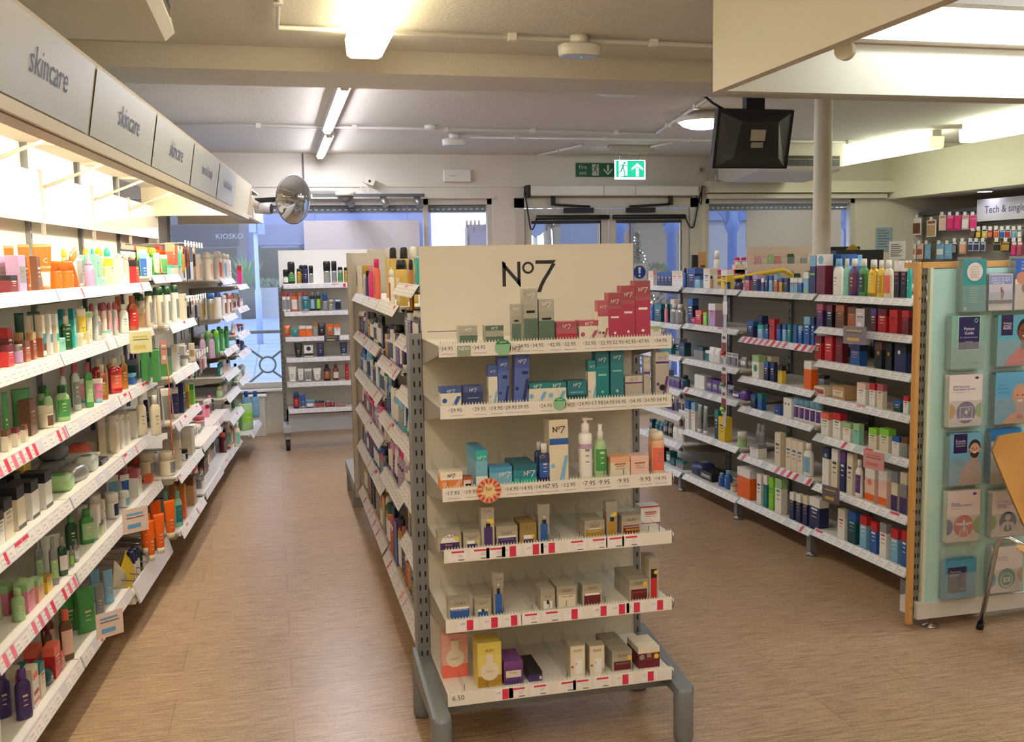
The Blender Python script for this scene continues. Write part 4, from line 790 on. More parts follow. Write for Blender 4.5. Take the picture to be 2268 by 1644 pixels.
# ---------------------------------------------------------------- left wall
V = AV-.055; SZ = .043
row(FW, V, 1.577+.04, 'top shelf of left wall', '''
tube 3 26 544 1 orange/orange/- | glossy orange tube at far left | back=.05
tube 33 60 541 1 orange/orange/- | second glossy orange tube | back=.05
box 18 55 565 1 lilac/lilac/grey | lilac and grey tall serum pack | w=.07 | l:silver
box 14 38 610 1 maroon/black/cream | dark red jar box with black lid | w=.07
box 58 88 567 1 brown/brown/white | dark brown leaning slim pack | w=.04 | c:blue:0:.25:.25;b
tube 62 106 540 1 orange/orange/- | large orange tube with letter C | back=.03 | t:C:white:0:.64:.22;r:peach:-.3:.3:.5:.52;r:peach:-.22:.22:.45:.47
tube 92 106 592 1 orange/orange/white | small orange tube with white cap | w=.04
jar 107 133 578 1 orange/orange/- | tall orange pot, left of a pair |
jar 126 160 578 1 orange/orange/- | tall orange pot, right of a pair |
tube 150 186 552 1 orange/orange/white | glossy orange tube leaning sideways | lean=-22,back=.01,h=.16
box 157 176 556 1 mint/mint/white | mint green tall carton, nearer one | back=.06
tube 167 181 574 1 silver/silver/- | slim silver tube |
cone 181 207 559 1 lilac/lilac/- | lilac bottle with long pointed nozzle |
box 191 221 563 1 mint/mint/teal | mint green carton with dark lettering | | v:white
ball 208 227 547 1 palegreen/yellow/- | green bottle with yellow ball cap | back=.03
ball 227 245 548 1 clear/turquoise/- | clear bottle with turquoise ball cap | back=.03
ball 133 148 550 1 palegreen/yellow/- | pale bottle with yellow ball cap, nearer one | back=.1
ball 181 198 549 1 palegreen/yellow/- | pale bottle with yellow ball cap behind mint cartons | back=.1
ball 199 209 549 1 clear/turquoise/- | bottle with turquoise ball cap, partly hidden | back=.1
box 233 250 573 1 cream/yellow/grey | clear and yellow tall carton |
box 253 273 572 1 white/white/turquoise | white tall carton with turquoise print | | v:white
box 207 233 625 1 mint/white/grey | small low mint box | h=.04
box 268 284 606 1 white/white/green | small white box with green print |
ball 255 269 561 1 pink/offpink/- | pink bottle with pearly dome cap, nearest | back=.02
ball 269 284 560 1 offpink/offpink/- | middle bottle with pearly dome cap | back=.02
ball 285 300 559 1 rose/offpink/- | third bottle with pearly dome cap | back=.02
hang 262 303 553 1 darkteal/black/white | black edged carded pack | back=.07
box 286 306 576 1 red/black/white | red and white boxed set |
tube 303 322 559 1 sky/sky/blue | pale blue hanging tube | back=.02
tube 319 334 571 1 white/blue/- | white tube with blue base |
hang 302 326 547 1 lime/lime/white | lime green carded pack | back=.06
bot 328 350 549 1 green/lime/- | bright green leaning bottle | lean=-8
''', .2)
row(FW, V, 1.343+.04, 'second shelf of left wall', '''
box 0 26 728 1 maroon/red/white | dark red gift carton, upper | d=.06,back=.04
box 0 30 767 1 red/maroon/white | bright red carton at front | w=.06
jar 29 49 765 1 lilac/silver/- | small lilac jar box |
box 40 66 757 1 copper/brown/white | copper cube box, nearest |
box 60 79 737 1 copper/tan/white | copper box with rounded crest |
box 79 102 749 1 copper/copper/white | copper box with white panel | | r:white:-.4:.4:.05:.3
bag 27 49 695 1 darkgreen/darkgreen/- | dark green pouch, nearer one | back=.12
bag 55 84 692 1 darkgreen/darkgreen/- | dark green pouch, farther one | back=.12
box 82 98 698 1 cream/cream/teal | slim cream and teal carton, first | | r:teal:-.5:.5:.3:.55
box 100 113 696 1 white/white/teal | slim white and teal carton, second | | r:teal:-.5:.5:.3:.5
box 115 127 696 1 cream/white/teal | slim cream and teal carton, third | | r:turquoise:-.5:.5:.3:.5
flask 128 152 702 1 darkgreen/cream/- | green toner bottle with cream cap |
box 104 146 769 1 mint/mint/teal | flat mint green box | h=.05,w=.07
box 152 166 684 1 turquoise/teal/white | tall turquoise carton | | v:white
tube 165 186 685 1 cream/white/yellow | cream tube with white cap |
tube 184 201 691 1 palegreen/white/cream | pale green tube with white cap |
spray 200 222 678 1 clear/white/grey | clear spray bottle with white nozzle |
box 168 188 757 1 cream/white/gold | low cream box | h=.05
box 189 203 756 1 cream/cream/teal | low cream box with teal print | h=.05
ball 219 234 671 1 offpink/rose/white | white bottle with dusky pink ball cap, nearest |
ball 235 246 670 1 offpink/rose/pink | pink label bottle with dusky ball cap |
ball 246 259 669 1 clear/rose/pink | clear bottle with dusky pink ball cap |
box 222 248 748 1 white/mint/teal | mint and white tube box lying down | h=.035,w=.1
bot 258 279 675 1 white/white/- | tall plain white rounded bottle |
bot 276 299 656 1 copper/copper/red | amber oil bottle with red label |
box 300 326 684 1 tan/cream/red | card pack with red panel | | r:red:-.4:.0:.1:.8
can 300 319 652 1 cream/darkgreen/- | cream spray can with dark green cap, nearest | back=.04
can 321 343 648 1 cream/darkgreen/grey | cream spray can with dark green cap, farther |
''', .2)
row(FW, V, 1.08+.04, 'third shelf of left wall', '''
bag 0 14 870 1 green/darkgreen/- | deep green pouch at far left | back=.04
bag 16 60 865 1 green/darkgreen/- | wide mid green pouch | back=.08
box 42 79 889 1 brown/brown/tan | dark brown carton | back=.02
jar 80 117 907 1 cream/cream/brown | cream tub with brown panels |
box 3 24 955 1 cream/brown/red | small cream and brown box, nearest |
box 25 44 950 1 cream/maroon/red | small cream and maroon box, second |
box 45 61 943 1 cream/brown/rose | small cream and brown box, third |
bot 89 111 863 1 palegreen/green/- | pale green bottle leaning back | back=.03
bot 113 146 858 1 palegreen/darkgreen/green | large pale green bottle with dark cap |
bot 128 142 812 1 clear/rose/green | clear bottle with dusky pink cap, first | back=.06
bot 152 171 806 1 clear/rose/grey | clear bottle with dusky pink cap, second | back=.03
bot 180 199 805 1 green/rose/palegreen | green bottle with dusky pink cap |
tube 200 224 842 1 white/sky/pink | white tube with pink and blue marks |
flask 211 231 811 1 copper/cream/gold | amber bottle with cream cap |
flask 233 261 797 1 red/cream/coral | large red bottle with cream cap and black label |
flask 260 277 790 1 amber/cream/- | orange toner bottle with cream cap |
spray 224 236 792 1 cream/cream/- | cream spray bottle behind | back=.07
spray 244 257 791 1 cream/cream/- | second cream spray bottle behind | back=.07
box 279 302 831 1 blue/sky/navy | blue box with dark lettering |
box 275 308 801 1 darkteal/grey/blue | dark grey carton | back=.05,d=.04
bot 291 305 786 1 blue/navy/- | blue bottle with navy cap, nearer | back=.06
bot 306 321 782 1 blue/purple/sky | blue bottle with purple cap |
box 320 330 785 1 white/white/rose | slim white carton, nearer |
box 330 339 784 1 cream/white/grey | slim cream carton beside B |
'''.replace(' beside B', ', farther'), .2)
row(FW, V, .811+.04, 'fourth shelf of left wall', '''
box 0 7 1130 1 white/black/grey | white carton with black lid at edge | w=.06
box 8 26 1105 1 cream/black/grey | cream carton with black band, nearest | w=.075,d=.08
box 28 53 1078 1 cream/black/rose | cream carton with black band, second | w=.075,d=.08 | r:black:-.5:.5:.0:.1
box 56 84 1068 1 white/black/grey | white carton with black band, third | w=.075,d=.08 | r:black:-.5:.5:.0:.1
box 85 113 1048 1 white/black/rose | white carton with black band, fourth | w=.075,d=.08 | r:black:-.5:.5:.0:.1
box 30 70 1046 1 yellow/yellow/grey | flat yellow carton behind | back=.14,h=.13
pack 113 176 1060 1 palegreen/green/- | green pack of wipes with plastic lid | w=.16,d=.1,h=.055,rz=8
pack 150 196 1040 1 silver/grey/- | silver crinkled pack of wipes, nearer | w=.15,d=.09,h=.06,rz=-10
pack 180 227 1030 1 clear/silver/- | clear and silver pack of wipes, farther | w=.15,d=.09,h=.06,rz=6
pack 110 157 1010 1 grey/black/- | dark grey pack of wipes, lower | w=.16,d=.1,h=.06,back=.11
pack 110 157 981 1 grey/grey/- | dark grey pack of wipes, upper | w=.15,d=.1,h=.055,back=.11,z=.915
pack 160 206 990 1 coral/red/- | red pack of wipes | w=.16,d=.09,h=.07,back=.1
tray 190 222 990 1 white/brown/grey | small white and brown carton lying down | w=.05,d=.14,h=.05,back=.02
tray 216 252 978 1 cream/cream/grey | open cream tray | w=.1,d=.1,h=.05,back=.05
tray 210 240 1012 1 black/black/white | flat black box | w=.12,d=.09,h=.02
box 246 262 922 1 cream/white/navy | cream cotton box, nearest of four | w=.05 | d:navy:.85:.14
box 262 274 920 1 white/white/navy | white cotton box, second of four | w=.05 | d:navy:.85:.14
box 274 286 918 1 white/cream/navy | white cotton box, third of four | w=.05 | d:navy:.85:.14
box 286 308 913 1 white/white/sky | white box with blue and yellow corner | | r:gold:.1:.5:.0:.15;d:navy:.8:.12
bot 311 328 890 1 blue/navy/- | deep blue bottle, nearer | back=.04
bot 326 340 880 1 navy/blue/white | navy bottle with label |
''', .2)
row(FW, V, .522+.04, 'fifth shelf of left wall', '''
bot 15 45 1320 1 palegreen/palegreen/- | pale green bottle with orange band | r=1
box 53 75 1290 1 pink/palegreen/rose | pink and green carton | w=.07
box 20 52 1300 1 palegreen/palegreen/pink | pale green carton behind | back=.08,w=.08
box 77 96 1284 1 peach/palegreen/green | peach and green carton | w=.06
box 97 116 1279 1 yellow/gold/green | yellow carton | w=.06
bag 85 132 1262 1 clear/clear/- | clear plastic bag of cotton | back=.04,h=.15
flask 103 121 1196 1 grey/silver/palegreen | tall grey bottle with green label, nearest |
flask 122 142 1196 1 darkgreen/silver/white | tall dark bottle with white label |
flask 150 160 1213 1 grey/grey/lime | small grey bottle with green label |
flask 160 170 1198 1 silver/grey/white | silver bottle with white label |
bot 137 165 1150 1 darkgreen/green/- | large dark green bottle | back=.06
bot 168 201 1138 1 green/green/palegreen | large bright green bottle | back=.02
box 201 222 1125 1 white/white/grey | white carton with green block | | r:lime:-.5:.5:.1:.35
box 203 230 1172 1 cream/darkgreen/grey | low cream and dark green box | h=.06
box 222 232 1110 1 white/cream/green | slim white carton with green dots |
jar 232 262 1105 1 white/white/navy | white cream tub, nearest | r=.9
jar 262 286 1098 1 white/white/sky | white cream tub, second | r=.9
tube 228 258 1062 1 white/white/sky | white tube with blue flash, nearer | back=.07
tube 261 283 1058 1 white/white/blue | white tube with blue dot, farther | back=.02
box 279 314 1075 1 white/rose/red | white carton with red lettering, upper | w=.08,h=.13
box 283 296 1022 1 coral/brown/- | tall coral carton, nearer | back=.1
box 297 321 1017 1 copper/coral/- | tall coral carton, farther | back=.07
box 321 341 1058 1 coral/orange/red | coral pink carton |
bot 322 346 1010 1 darkgreen/grey/- | dark bottle behind | back=.14
''', .22)
row(FW, V, .2+.04, 'bottom shelf of left wall', '''
bot 22 60 1498 1 violet/purple/- | dark purple bottle at lower left |
box 59 84 1483 1 white/cream/coral | white carton with orange blocks | w=.06 | r:coral:-.4:.4:.7:.85;r:red:-.4:.4:.3:.4;r:coral:-.5:.5:.08:.18
box 83 98 1470 1 cream/teal/red | cream and teal carton | w=.05
box 97 134 1441 1 red/coral/white | bright red box | w=.07
box 132 143 1447 1 copper/coral/white | small copper box | w=.04
bot 92 111 1393 1 brown/maroon/tan | brown bottle with dark red cap | back=.06
bot 122 153 1363 1 brown/coral/offpink | brown bottle with coral cap |
bag 84 118 1520 1 darkteal/teal/- | dark teal pouch lying low | h=.06,lean=20
bag 160 203 1315 1 green/lime/- | bright green crinkled pouch |
bag 205 226 1300 1 grey/silver/- | blue grey refill pouch, nearer |
bag 224 246 1270 1 sky/grey/- | pale blue refill pouch, farther |
tube 246 285 1285 1 cream/white/- | white tube lying over the edge | lean=-60,h=.13
''', .25)
row(FW, -1.09, .165+.02, 'wire tray of left wall bottom', '''
can 296 310 1215 3 navy/navy/white | dark blue cans | r=1,w=.045
can 316 330 1205 2 darkgreen/silver/white | green and silver cans | r=1,w=.045
bag 255 300 1240 1 yellow/gold/- | yellow pouch | h=.14,lean=-25
bag 272 306 1262 1 gold/brown/- | amber pouch | h=.09,lean=-30
''', .2)
# wire fronted dump tray in the third bay
t = empty('wire_dump_tray', FW.p(4.575, -1.40), FW.th, label='wire divided tray with white front board in third left wall bay', cat='tray')
b = MB(); b.box(.0, .82, -.355, 0, .16, .18, WHITE); b.build('base', t)
b = MB(); b.raw([(0, -.38, .165), (.82, -.38, .165), (.82, -.355, .255), (0, -.355, .255), (0, -.372, .163), (.82, -.372, .163), (.82, -.347, .253), (0, -.347, .253)], [(0, 1, 2, 3), (7, 6, 5, 4), (0, 3, 7, 4), (1, 5, 6, 2), (2, 6, 7, 3), (0, 4, 5, 1)], RAILW); b.build('front_board', t)
for i in range(8): b = MB(); b.tube([(.06+i*.1, -.35, .25), (.06+i*.1, 0, .3)], .003, CHROME, 5); b.build('wire_divider', t)
BZ = .04
row(FW, -1.08, 1.612+BZ, 'top shelf of jutting wall bay', '''
tube 336 351 560 1 white/darkgreen/cream | white tube with dark green base, nearer |
tube 350 368 564 1 cream/darkgreen/green | cream tube with dark green base, farther |
box 368 386 535 1 coral/peach/white | tall peach coral carton | back=.03
box 366 382 591 1 mint/turquoise/white | small mint box, nearer | h=.06
box 382 399 591 1 white/mint/grey | small white and mint box, farther | h=.06
tube 340 362 553 1 orange/orange/- | orange tube behind | back=.1
''', .2)
row(FW, -1.2, 1.7, 'hooks above jutting wall bay', '''
hang 296 314 532 1 hotpink/hotpink/red | magenta carded pack hanging | h=.12
hang 326 341 533 1 gold/gold/orange | amber carded pack hanging | h=.12
box 332 358 530 1 hotpink/red/white | hot pink box hanging | h=.13,d=.04
box 386 397 535 1 coral/coral/navy | coral boxed razor hanging, nearer | h=.15,d=.04 | d:navy:.55:.3
box 397 418 535 1 coral/red/navy | coral boxed razor hanging, farther | h=.15,d=.04 | d:navy:.55:.3
''', .2)
row(FW, -1.0, 1.347+BZ, 'second shelf of jutting wall bay', '''
can 343 360 636 1 cream/darkgreen/grey | cream can with dark green cap, nearest |
can 360 376 636 1 white/darkgreen/grey | white can with dark green cap, middle |
can 376 394 629 1 white/darkgreen/grey | tall white can with dark cap |
box 395 412 652 1 cream/cream/darkgreen | tall cream carton | | r:darkgreen:-.3:.3:.72:.84
''', .21)
row(FW, -1.0, 1.075+BZ, 'third shelf of jutting wall bay', '''
box 337 354 777 1 green/green/- | deep green carton, nearer |
box 355 379 775 1 green/darkgreen/- | deep green carton, farther |
box 379 396 766 1 white/cream/navy | white carton with small print |
box 390 414 770 1 white/white/navy | wide white carton | back=.03 | c:navy:.1:.75:.14
jar 400 417 802 1 white/silver/- | small white cup lying forward | h=.06
bag 415 429 762 1 cream/cream/tan | cream rounded pack |
''', .2)
row(FW, -1.0, .82+BZ, 'fourth shelf of jutting wall bay', '''
bot 326 349 872 1 cream/white/- | plain cream bottle |
tube 350 374 856 1 white/white/grey | white standing tube, nearer |
tube 374 392 862 1 white/cream/violet | white standing tube, farther |
box 391 409 852 1 navy/navy/white | tall navy carton |
box 409 419 855 1 gold/yellow/navy | slim yellow carton |
box 419 431 853 1 lime/green/white | slim green carton |
''', .2)
row(FW, -1.0, .535+BZ, 'fifth shelf of jutting wall bay', '''
jar 350 387 1017 1 cream/cream/grey | large cream screw top tub | r=1
box 363 386 985 1 white/white/navy | white and navy carton behind tub | back=.06
box 385 401 978 1 cream/cream/navy | tall cream carton |
jar 398 416 1004 1 white/black/navy | small white and navy pot |
box 405 430 955 1 cream/white/palegreen | tall white carton with green corner | | r:palegreen:.1:.5:.0:.15
''', .2)
row(FW, -1.0, .23+BZ, 'bottom shelf of jutting wall bay', '''
tube 318 336 1118 1 orange/cream/- | orange sun cream tube, nearest | back=.02
tube 333 358 1112 1 orange/cream/- | orange sun cream tube, middle |
tube 357 383 1107 1 orange/cream/- | orange sun cream tube, farthest |
bot 380 398 1083 1 mint/mint/teal | tall mint green bottle |
box 397 411 1079 1 orange/amber/- | orange and yellow carton |
box 409 434 1066 1 tan/brown/- | brown kraft carton |
jar 430 452 1063 1 grey/silver/white | grey metallic pot |
''', .2)
# hanging brushes and combs
def pegs(u0, n, du, z, v, items, seed, loc):
    for i in range(n):
        u = u0+i*du; b = MB(); b.tube([(0, 0, 0), (0, -.34, .005)], .003, CHROME, 5); b.box(-.017, .017, -.355, -.35, -.015, .02, TKW)
        tag(b.build('display_hook', loc=FW.p(u, -1.37, z+.01), rz=FW.th), 'chrome display hook with price tab on %s' % loc, 'hook', 'display hooks on '+loc)
        k, w, h, c, ds = items[i % len(items)]
        place(k, FW, u, v, z-h, w, .02, h, c, uniq('%s hanging on %s' % (ds, loc), ''), 1)
pegs(6.3, 7, .11, 1.83, -1.06, [('hang', .05, .14, ['turquoise', 'mint', 'white'], 'mint carded comb'), ('hang', .05, .17, ['gold', 'yellow', 'white'], 'yellow carded brush'), ('brush', .045, .2, ['black', 'brown', 'tan'], 'black and brown paddle brush'), ('brush', .04, .22, ['black', 'black', 'brown'], 'slim black brush'), ('brush', .045, .2, ['brown', 'black', 'tan'], 'brown round brush'), ('hang', .05, .14, ['black', 'tan', 'white'], 'black carded clip pack'), ('brush', .05, .22, ['tan', 'amber', 'white'], 'wooden brush')], 1, 'upper pegboard row')
pegs(6.3, 8, .1, 1.49, -1.06, [('brush', .05, .24, ['black', 'black', 'tan'], 'black brush with kraft card'), ('brush', .05, .24, ['black', 'amber', 'tan'], 'wooden brush with kraft card'), ('hang', .05, .12, ['black', 'tan', 'green'], 'kraft carded comb'), ('brush', .04, .22, ['brown', 'black', 'tan'], 'brown comb brush'), ('hang', .05, .16, ['grey', 'white', 'red'], 'white carded pins'), ('hang', .05, .14, ['black', 'white', 'white'], 'black carded grips'), ('hang', .05, .14, ['grey', 'tan', 'white'], 'grey carded grips'), ('brush', .04, .2, ['silver', 'black', 'white'], 'silver backed brush')], 2, 'middle pegboard row')
pegs(6.3, 7, .11, 1.12, -1.04, [('hang', .06, .12, ['rose', 'white', 'pink'], 'pink carded hair ties'), ('hang', .06, .12, ['clear', 'white', 'grey'], 'clear carded hair ties'), ('hang', .05, .14, ['darkgreen', 'green', 'white'], 'green carded bands'), ('bag', .05, .13, ['lilac', 'rose', '-'], 'lilac hanging sponge pack'), ('hang', .05, .14, ['grey', 'silver', 'white'], 'grey carded mirror')], 3, 'lower pegboard row')
fill(FW, 6.25, 7.0, -1.05, .59, .06, .13, 'upper ledge under pegboard', 5, ['box', 'tray', 'jar'], ['rose', 'white', 'maroon', 'cream', 'grey'], (.05, .08))
fill(FW, 6.25, 7.0, -1.05, .29, .08, .16, 'lower ledge under pegboard', 6, ['tube', 'box', 'bot'], ['copper', 'offpink', 'coral', 'brown', 'grey'], (.05, .07))
fill(FW, 7.1, 7.85, -1.1, .59, .08, .14, 'dark ledge beyond pegboard', 7, ['box', 'bot'], ['maroon', 'rose', 'brown', 'pink'], (.05, .07))
fill(FW, 7.1, 7.85, -1.1, .24, .08, .16, 'lowest ledge beyond pegboard', 8, ['box', 'bot'], ['maroon', 'brown', 'gold', 'grey'], (.05, .07))
# far left bays
row(FW, -1.04, 1.6, 'top shelf of white spray can bay', '''
can 451 471 560 1 white/white/offpink | white spray can with orange petals, nearest |
can 470 490 556 1 white/white/coral | white spray can with petals, second |
can 487 500 561 1 white/cream/sky | white spray can with petals, third |
can 497 508 563 1 white/cream/offpink | white spray can with petals, fourth |
''', .24)
row(FW, -1.04, 1.305, 'second shelf of white spray can bay', '''
can 456 473 646 1 silver/blue/gold | silver can with round blue cap, nearer |
can 473 489 645 1 white/blue/- | white can with round blue cap |
can 488 501 655 1 white/white/copper | white can with brown rings |
can 501 511 655 1 white/coral/copper | white can with coral cap |
can 511 524 650 1 cream/white/- | plain cream can |
''', .2)
row(FW, -1.04, 1.035, 'third shelf of white spray can bay', '''
can 472 485 732 1 green/lime/mint | bright green spray can, nearest | | 
can 484 496 731 1 green/green/mint | bright green spray can, middle |
can 495 506 724 1 green/green/turquoise | bright green spray can, farthest |
bot 459 472 740 1 lilac/grey/- | lilac bottle |
''', .18)
fill(FW, 7.95, 8.68, -1.05, .84, .08, .12, 'fourth shelf of white spray can bay', 11, ['box', 'flask', 'bot'], ['offpink', 'cream', 'sky', 'teal'], (.05, .08))
fill(FW, 7.95, 8.68, -1.05, .67, .07, .11, 'fifth shelf of white spray can bay', 12, ['jar', 'bot'], ['green', 'palegreen', 'cream', 'offpink'], (.05, .07))
fill(FW, 7.95, 8.68, -1.05, .49, .07, .11, 'sixth shelf of white spray can bay', 13, ['bot', 'can'], ['mint', 'green', 'cream'], (.045, .06))
fill(FW, 7.95, 8.68, -1.05, .22, .1, .2, 'bottom shelf of white spray can bay', 14, ['bot', 'box', 'can'], ['mint', 'maroon', 'coral', 'cream'], (.05, .07))
for i, c in enumerate((['blue', 'sky', 'white'], ['blue', 'turquoise', 'yellow'], ['sky', 'blue', 'white'], ['blue', 'yellow', 'white'], ['sky', 'white', 'blue'])):
    place('box', FW, 8.8+i*.15, -1.13, 1.54, .13, .03, .22+.01*(i % 2), c, '%s blue toothbrush pack on top shelf of last wall bay' % ['nearest', 'second', 'third', 'fourth', 'farthest'][i], code='l:white;r:yellow:-.4:.4:.78:.82')
place('box', FW, 9.5, -1.04, 1.54, .05, .04, .17, ['hotpink', 'red', 'white'], 'pink and red slim pack at the window end of last wall bay')
fill(FW, 8.78, 9.5, -1.03, 1.338, .08, .14, 'second shelf of last wall bay', 15, ['box', 'jar'], ['peach', 'coral', 'copper', 'offpink'], (.06, .08))
fill(FW, 8.78, 9.5, -1.03, 1.11, .06, .12, 'third shelf of last wall bay', 16, ['jar', 'tube', 'box'], ['sky', 'blue', 'white', 'red'], (.05, .07))
fill(FW, 8.78, 9.5, -1.03, .94, .06, .11, 'fourth shelf of last wall bay', 17, ['bot', 'jar'], ['purple', 'navy', 'grey', 'blue'], (.05, .07))
fill(FW, 8.78, 9.5, -1.03, .705, .08, .15, 'fifth shelf of last wall bay', 18, ['bot', 'box', 'jar'], ['navy', 'teal', 'cream', 'palegreen'], (.05, .07))
row(FW, -.98, .24, 'bottom shelf of last wall bay', '''
bag 528 557 917 1 palegreen/yellow/lime | yellow green refill pouch | h=.24
bot 555 572 903 1 sky/blue/- | pale blue rounded bottle | h=.26
bot 514 528 925 1 cream/white/mint | cream bottle | h=.2
''', .3)
# hanging promo cards on the left wall rails
def card(fr, px, py, v, w, h, rot, c1, c2, label, text=None):
    u, z = fr.hit(px, py, v); t = MB(); t.box(-w/2, w/2, -.001, .001, -h/2, h/2, mat(c1, .3)); t.box(-w*.32, w*.2, -.002, -.001, -h*.32, -h*.14, mat(c2)); t.box(-w*.35, w*.35, -.002, -.001, h*.1, h*.14, INK); t.box(-w*.35, w*.3, -.002, -.001, h*.22, h*.3, mat(c2))
    if text: t.text(text, (0, -.0025, h*.02), XA, ZA, w*.7, INK)
    o = t.build('promo_card'); o.location = fr.p(u, v, z); o.rotation_euler = (Matrix.Rotation(fr.th, 3, 'Z') @ Matrix.Rotation(math.radians(rot), 3, 'Z')).to_euler(); tag(o, label, 'promotional card')
card(FW, 312, 758, -1.0, .11, .1, -50, 'ddd8a8', 'c9b860', 'pale yellow card hanging from the second left wall rail')
card(FW, 363, 780, -.95, .04, .12, -40, 'c98f86', 'e0ddd2', 'narrow pink and grey card hanging beside brown shelf end')
card(FW, 300, 1152, -1.0, .12, .11, -50, 'e6cfc6', '6aa8d8', 'pink and blue card on the fifth left wall rail')
card(FW, 243, 1382, -1.0, .11, .1, -50, 'e6cfc6', '6aa8d8', 'pink and blue card on the bottom left wall rail')
b = MB(); b.tube([(0, 0, 1.2), (.01, -.002, 1.1), (-.008, 0, 1.0), (.012, 0, .9), (0, 0, .8), (.01, 0, .7)], .003, cm('orange'), 5); tag(b.build('elastic_cord', loc=FW.p(5.36, -.99), rz=FW.th), 'thin orange elastic cord hanging down beside brown shelf ends', 'cord')
# ---------------------------------------------------------------- middle gondola, left side
MV = -.522
row(FM, MV, 1.465+.04, 'top shelf of middle gondola', '''
box 788 801 589 1 cream/cream/purple | cream and purple hair colour box, farthest | | r:purple:-.3:.3:.3:.8
box 801 812 589 1 cream/gold/purple | cream and purple hair colour box, nearer | | r:purple:-.3:.3:.3:.8
bot 808 819 600 1 violet/black/- | purple bottle with black top |
bot 815 829 588 1 hotpink/pink/- | pink bottle, farther |
bot 825 842 573 1 coral/hotpink/rose | tall pink bottle with pink cap |
can 852 866 548 1 d8c080/white/- | tall gold can, farthest | back=.08
can 861 879 547 1 d2b364/black/cream | tall gold can with black cap behind | back=.08
can 884 904 546 1 d2b364/black/white | second tall gold can with black cap | back=.08
can 906 924 545 1 d2b364/white/red | tall gold can with white cap | back=.1
can 860 873 598 1 white/white/copper | white can with blue band |
can 875 903 574 1 d8b860/black/cream | front gold hairspray can with black cap |
can 904 915 574 1 amber/black/- | narrow amber can with black cap |
''', .28)
row(FM, MV, 1.564+.04, 'highest shelf behind header', '''
box 915 936 571 1 turquoise/turquoise/yellow | turquoise boxed set | | c:yellow:0:.6:.2;c:copper:0:.3:.2
''', .22)
SET_M = [['black', 'purple', 'navy', 'gold', 'maroon', 'white'], ['teal', 'turquoise', 'blue', 'sky', 'white', 'grey'], ['hotpink', 'pink', 'lilac', 'purple', 'white', 'copper'], ['rose', 'copper', 'blue', 'gold', 'purple', 'grey'], ['copper', 'brown', 'darkgreen', 'red', 'gold', 'grey'], ['grey', 'teal', 'copper', 'black', 'white']]
BN = {3: 'nearest', 2: 'second', 1: 'third', 0: 'farthest'}; ON = ['top', 'second', 'third', 'fourth', 'fifth', 'sixth', 'bottom']
for i, S in enumerate((MB3, MB3, MB2, MB1)):
    zs = [s[0] for s in S]
    for k, z in enumerate(zs):
        if i < 3 and k == 0: continue
        if i == 3 and k == 0: continue
        gap = zs[k-1]-z-.08; kk = min(k-1, 5)
        fill(FM, MU[i]+.02, MU[i+1]-.02, MV, z+.041, gap*.75, min(gap*1.0, .24), '%s shelf, %s middle gondola bay' % (ON[k], BN[i]), 100+i*10+k, ['bot', 'bot', 'can', 'tube', 'pump', 'box'], SET_M[kk], (.045, .065), .002)
# ---------------------------------------------------------------- wheeled stand
FV = -9.19
ROWN = ['top', 'second', 'third', 'fourth', 'fifth', 'bottom']; ws = 'of wheeled stand'
row(FX, FV, rows_F[0]+.045, 'top shelf '+ws, '''
stick 626 638 597 1 darkgreen/black/white | black deodorant can with green print |
stick 636 652 579 1 black/black/green | tall black deodorant can |
can 656 667 595 1 gold/black/- | gold can with black cap |
can 661 673 587 1 black/black/- | black can behind | back=.06
can 670 682 587 1 navy/black/- | navy can with black cap |
stick 683 693 588 1 silver/black/- | silver and black deodorant |
stick 715 731 576 1 silver/black/- | tall silver deodorant with black cap, left |
stick 733 745 576 1 silver/black/grey | tall silver deodorant with black cap, right |
can 747 759 591 1 silver/black/green | silver can with green print |
can 761 769 592 1 gold/black/- | amber can at the right end |
''', .2)
row(FX, FV, rows_F[1]+.045, 'second shelf '+ws, '''
can 624 642 644 2 white/red/grey | white cans with red tops |
can 644 658 643 1 orange/copper/white | orange deodorant can |
can 659 668 643 1 silver/coral/- | silver can with coral cap |
can 669 682 642 1 sky/copper/teal | blue can with copper cap |
can 685 697 642 1 black/grey/sky | dark grey can, left |
can 699 709 645 1 black/grey/lime | dark grey can with green stripe |
stick 713 725 649 1 grey/blue/- | grey blue roll on |
stick 727 739 664 1 silver/silver/- | small silver bottle |
hang 741 755 662 1 black/blue/white | black and blue pack |
''', .17)
row(FX, FV, rows_F[2]+.045, 'third shelf '+ws, '''
bag 626 643 721 1 copper/silver/- | small copper pouch |
box 647 660 727 1 teal/turquoise/white | small teal pack |
box 662 676 722 1 orange/white/grey | orange and white box, left |
box 677 691 722 1 orange/white/grey | orange and white box, right |
box 693 702 715 1 silver/amber/- | slim silver box |
bag 704 720 716 1 black/black/- | black pouch |
box 723 738 718 1 copper/orange/white | copper box |
box 740 753 719 1 white/orange/blue | white and blue box |
''', .13)
row(FX, FV, rows_F[3]+.045, 'fourth shelf '+ws, '''
tube 651 669 756 1 black/black/- | black squeeze tube |
box 673 693 765 1 white/white/black | white box with black roundel | | d:navy:.7:.25;r:black:-.5:.5:.1:.3
bag 701 717 760 1 navy/navy/- | navy pouch |
tube 752 769 759 1 navy/silver/- | navy tube with silver base |
''', .13)
row(FX, FV, rows_F[4]+.045, 'fifth shelf '+ws, '''
tube 638 656 812 1 white/white/- | tallest white tube |
tube 659 672 817 1 white/grey/- | second white tube |
tube 674 690 817 1 white/white/grey | third white tube |
tube 693 711 816 1 white/silver/- | fourth white tube |
bot 716 731 802 1 black/black/copper | black oil bottle |
flask 737 749 801 1 maroon/brown/cream | dark red bottle |
can 763 772 800 1 red/red/- | red can |
''', .15)
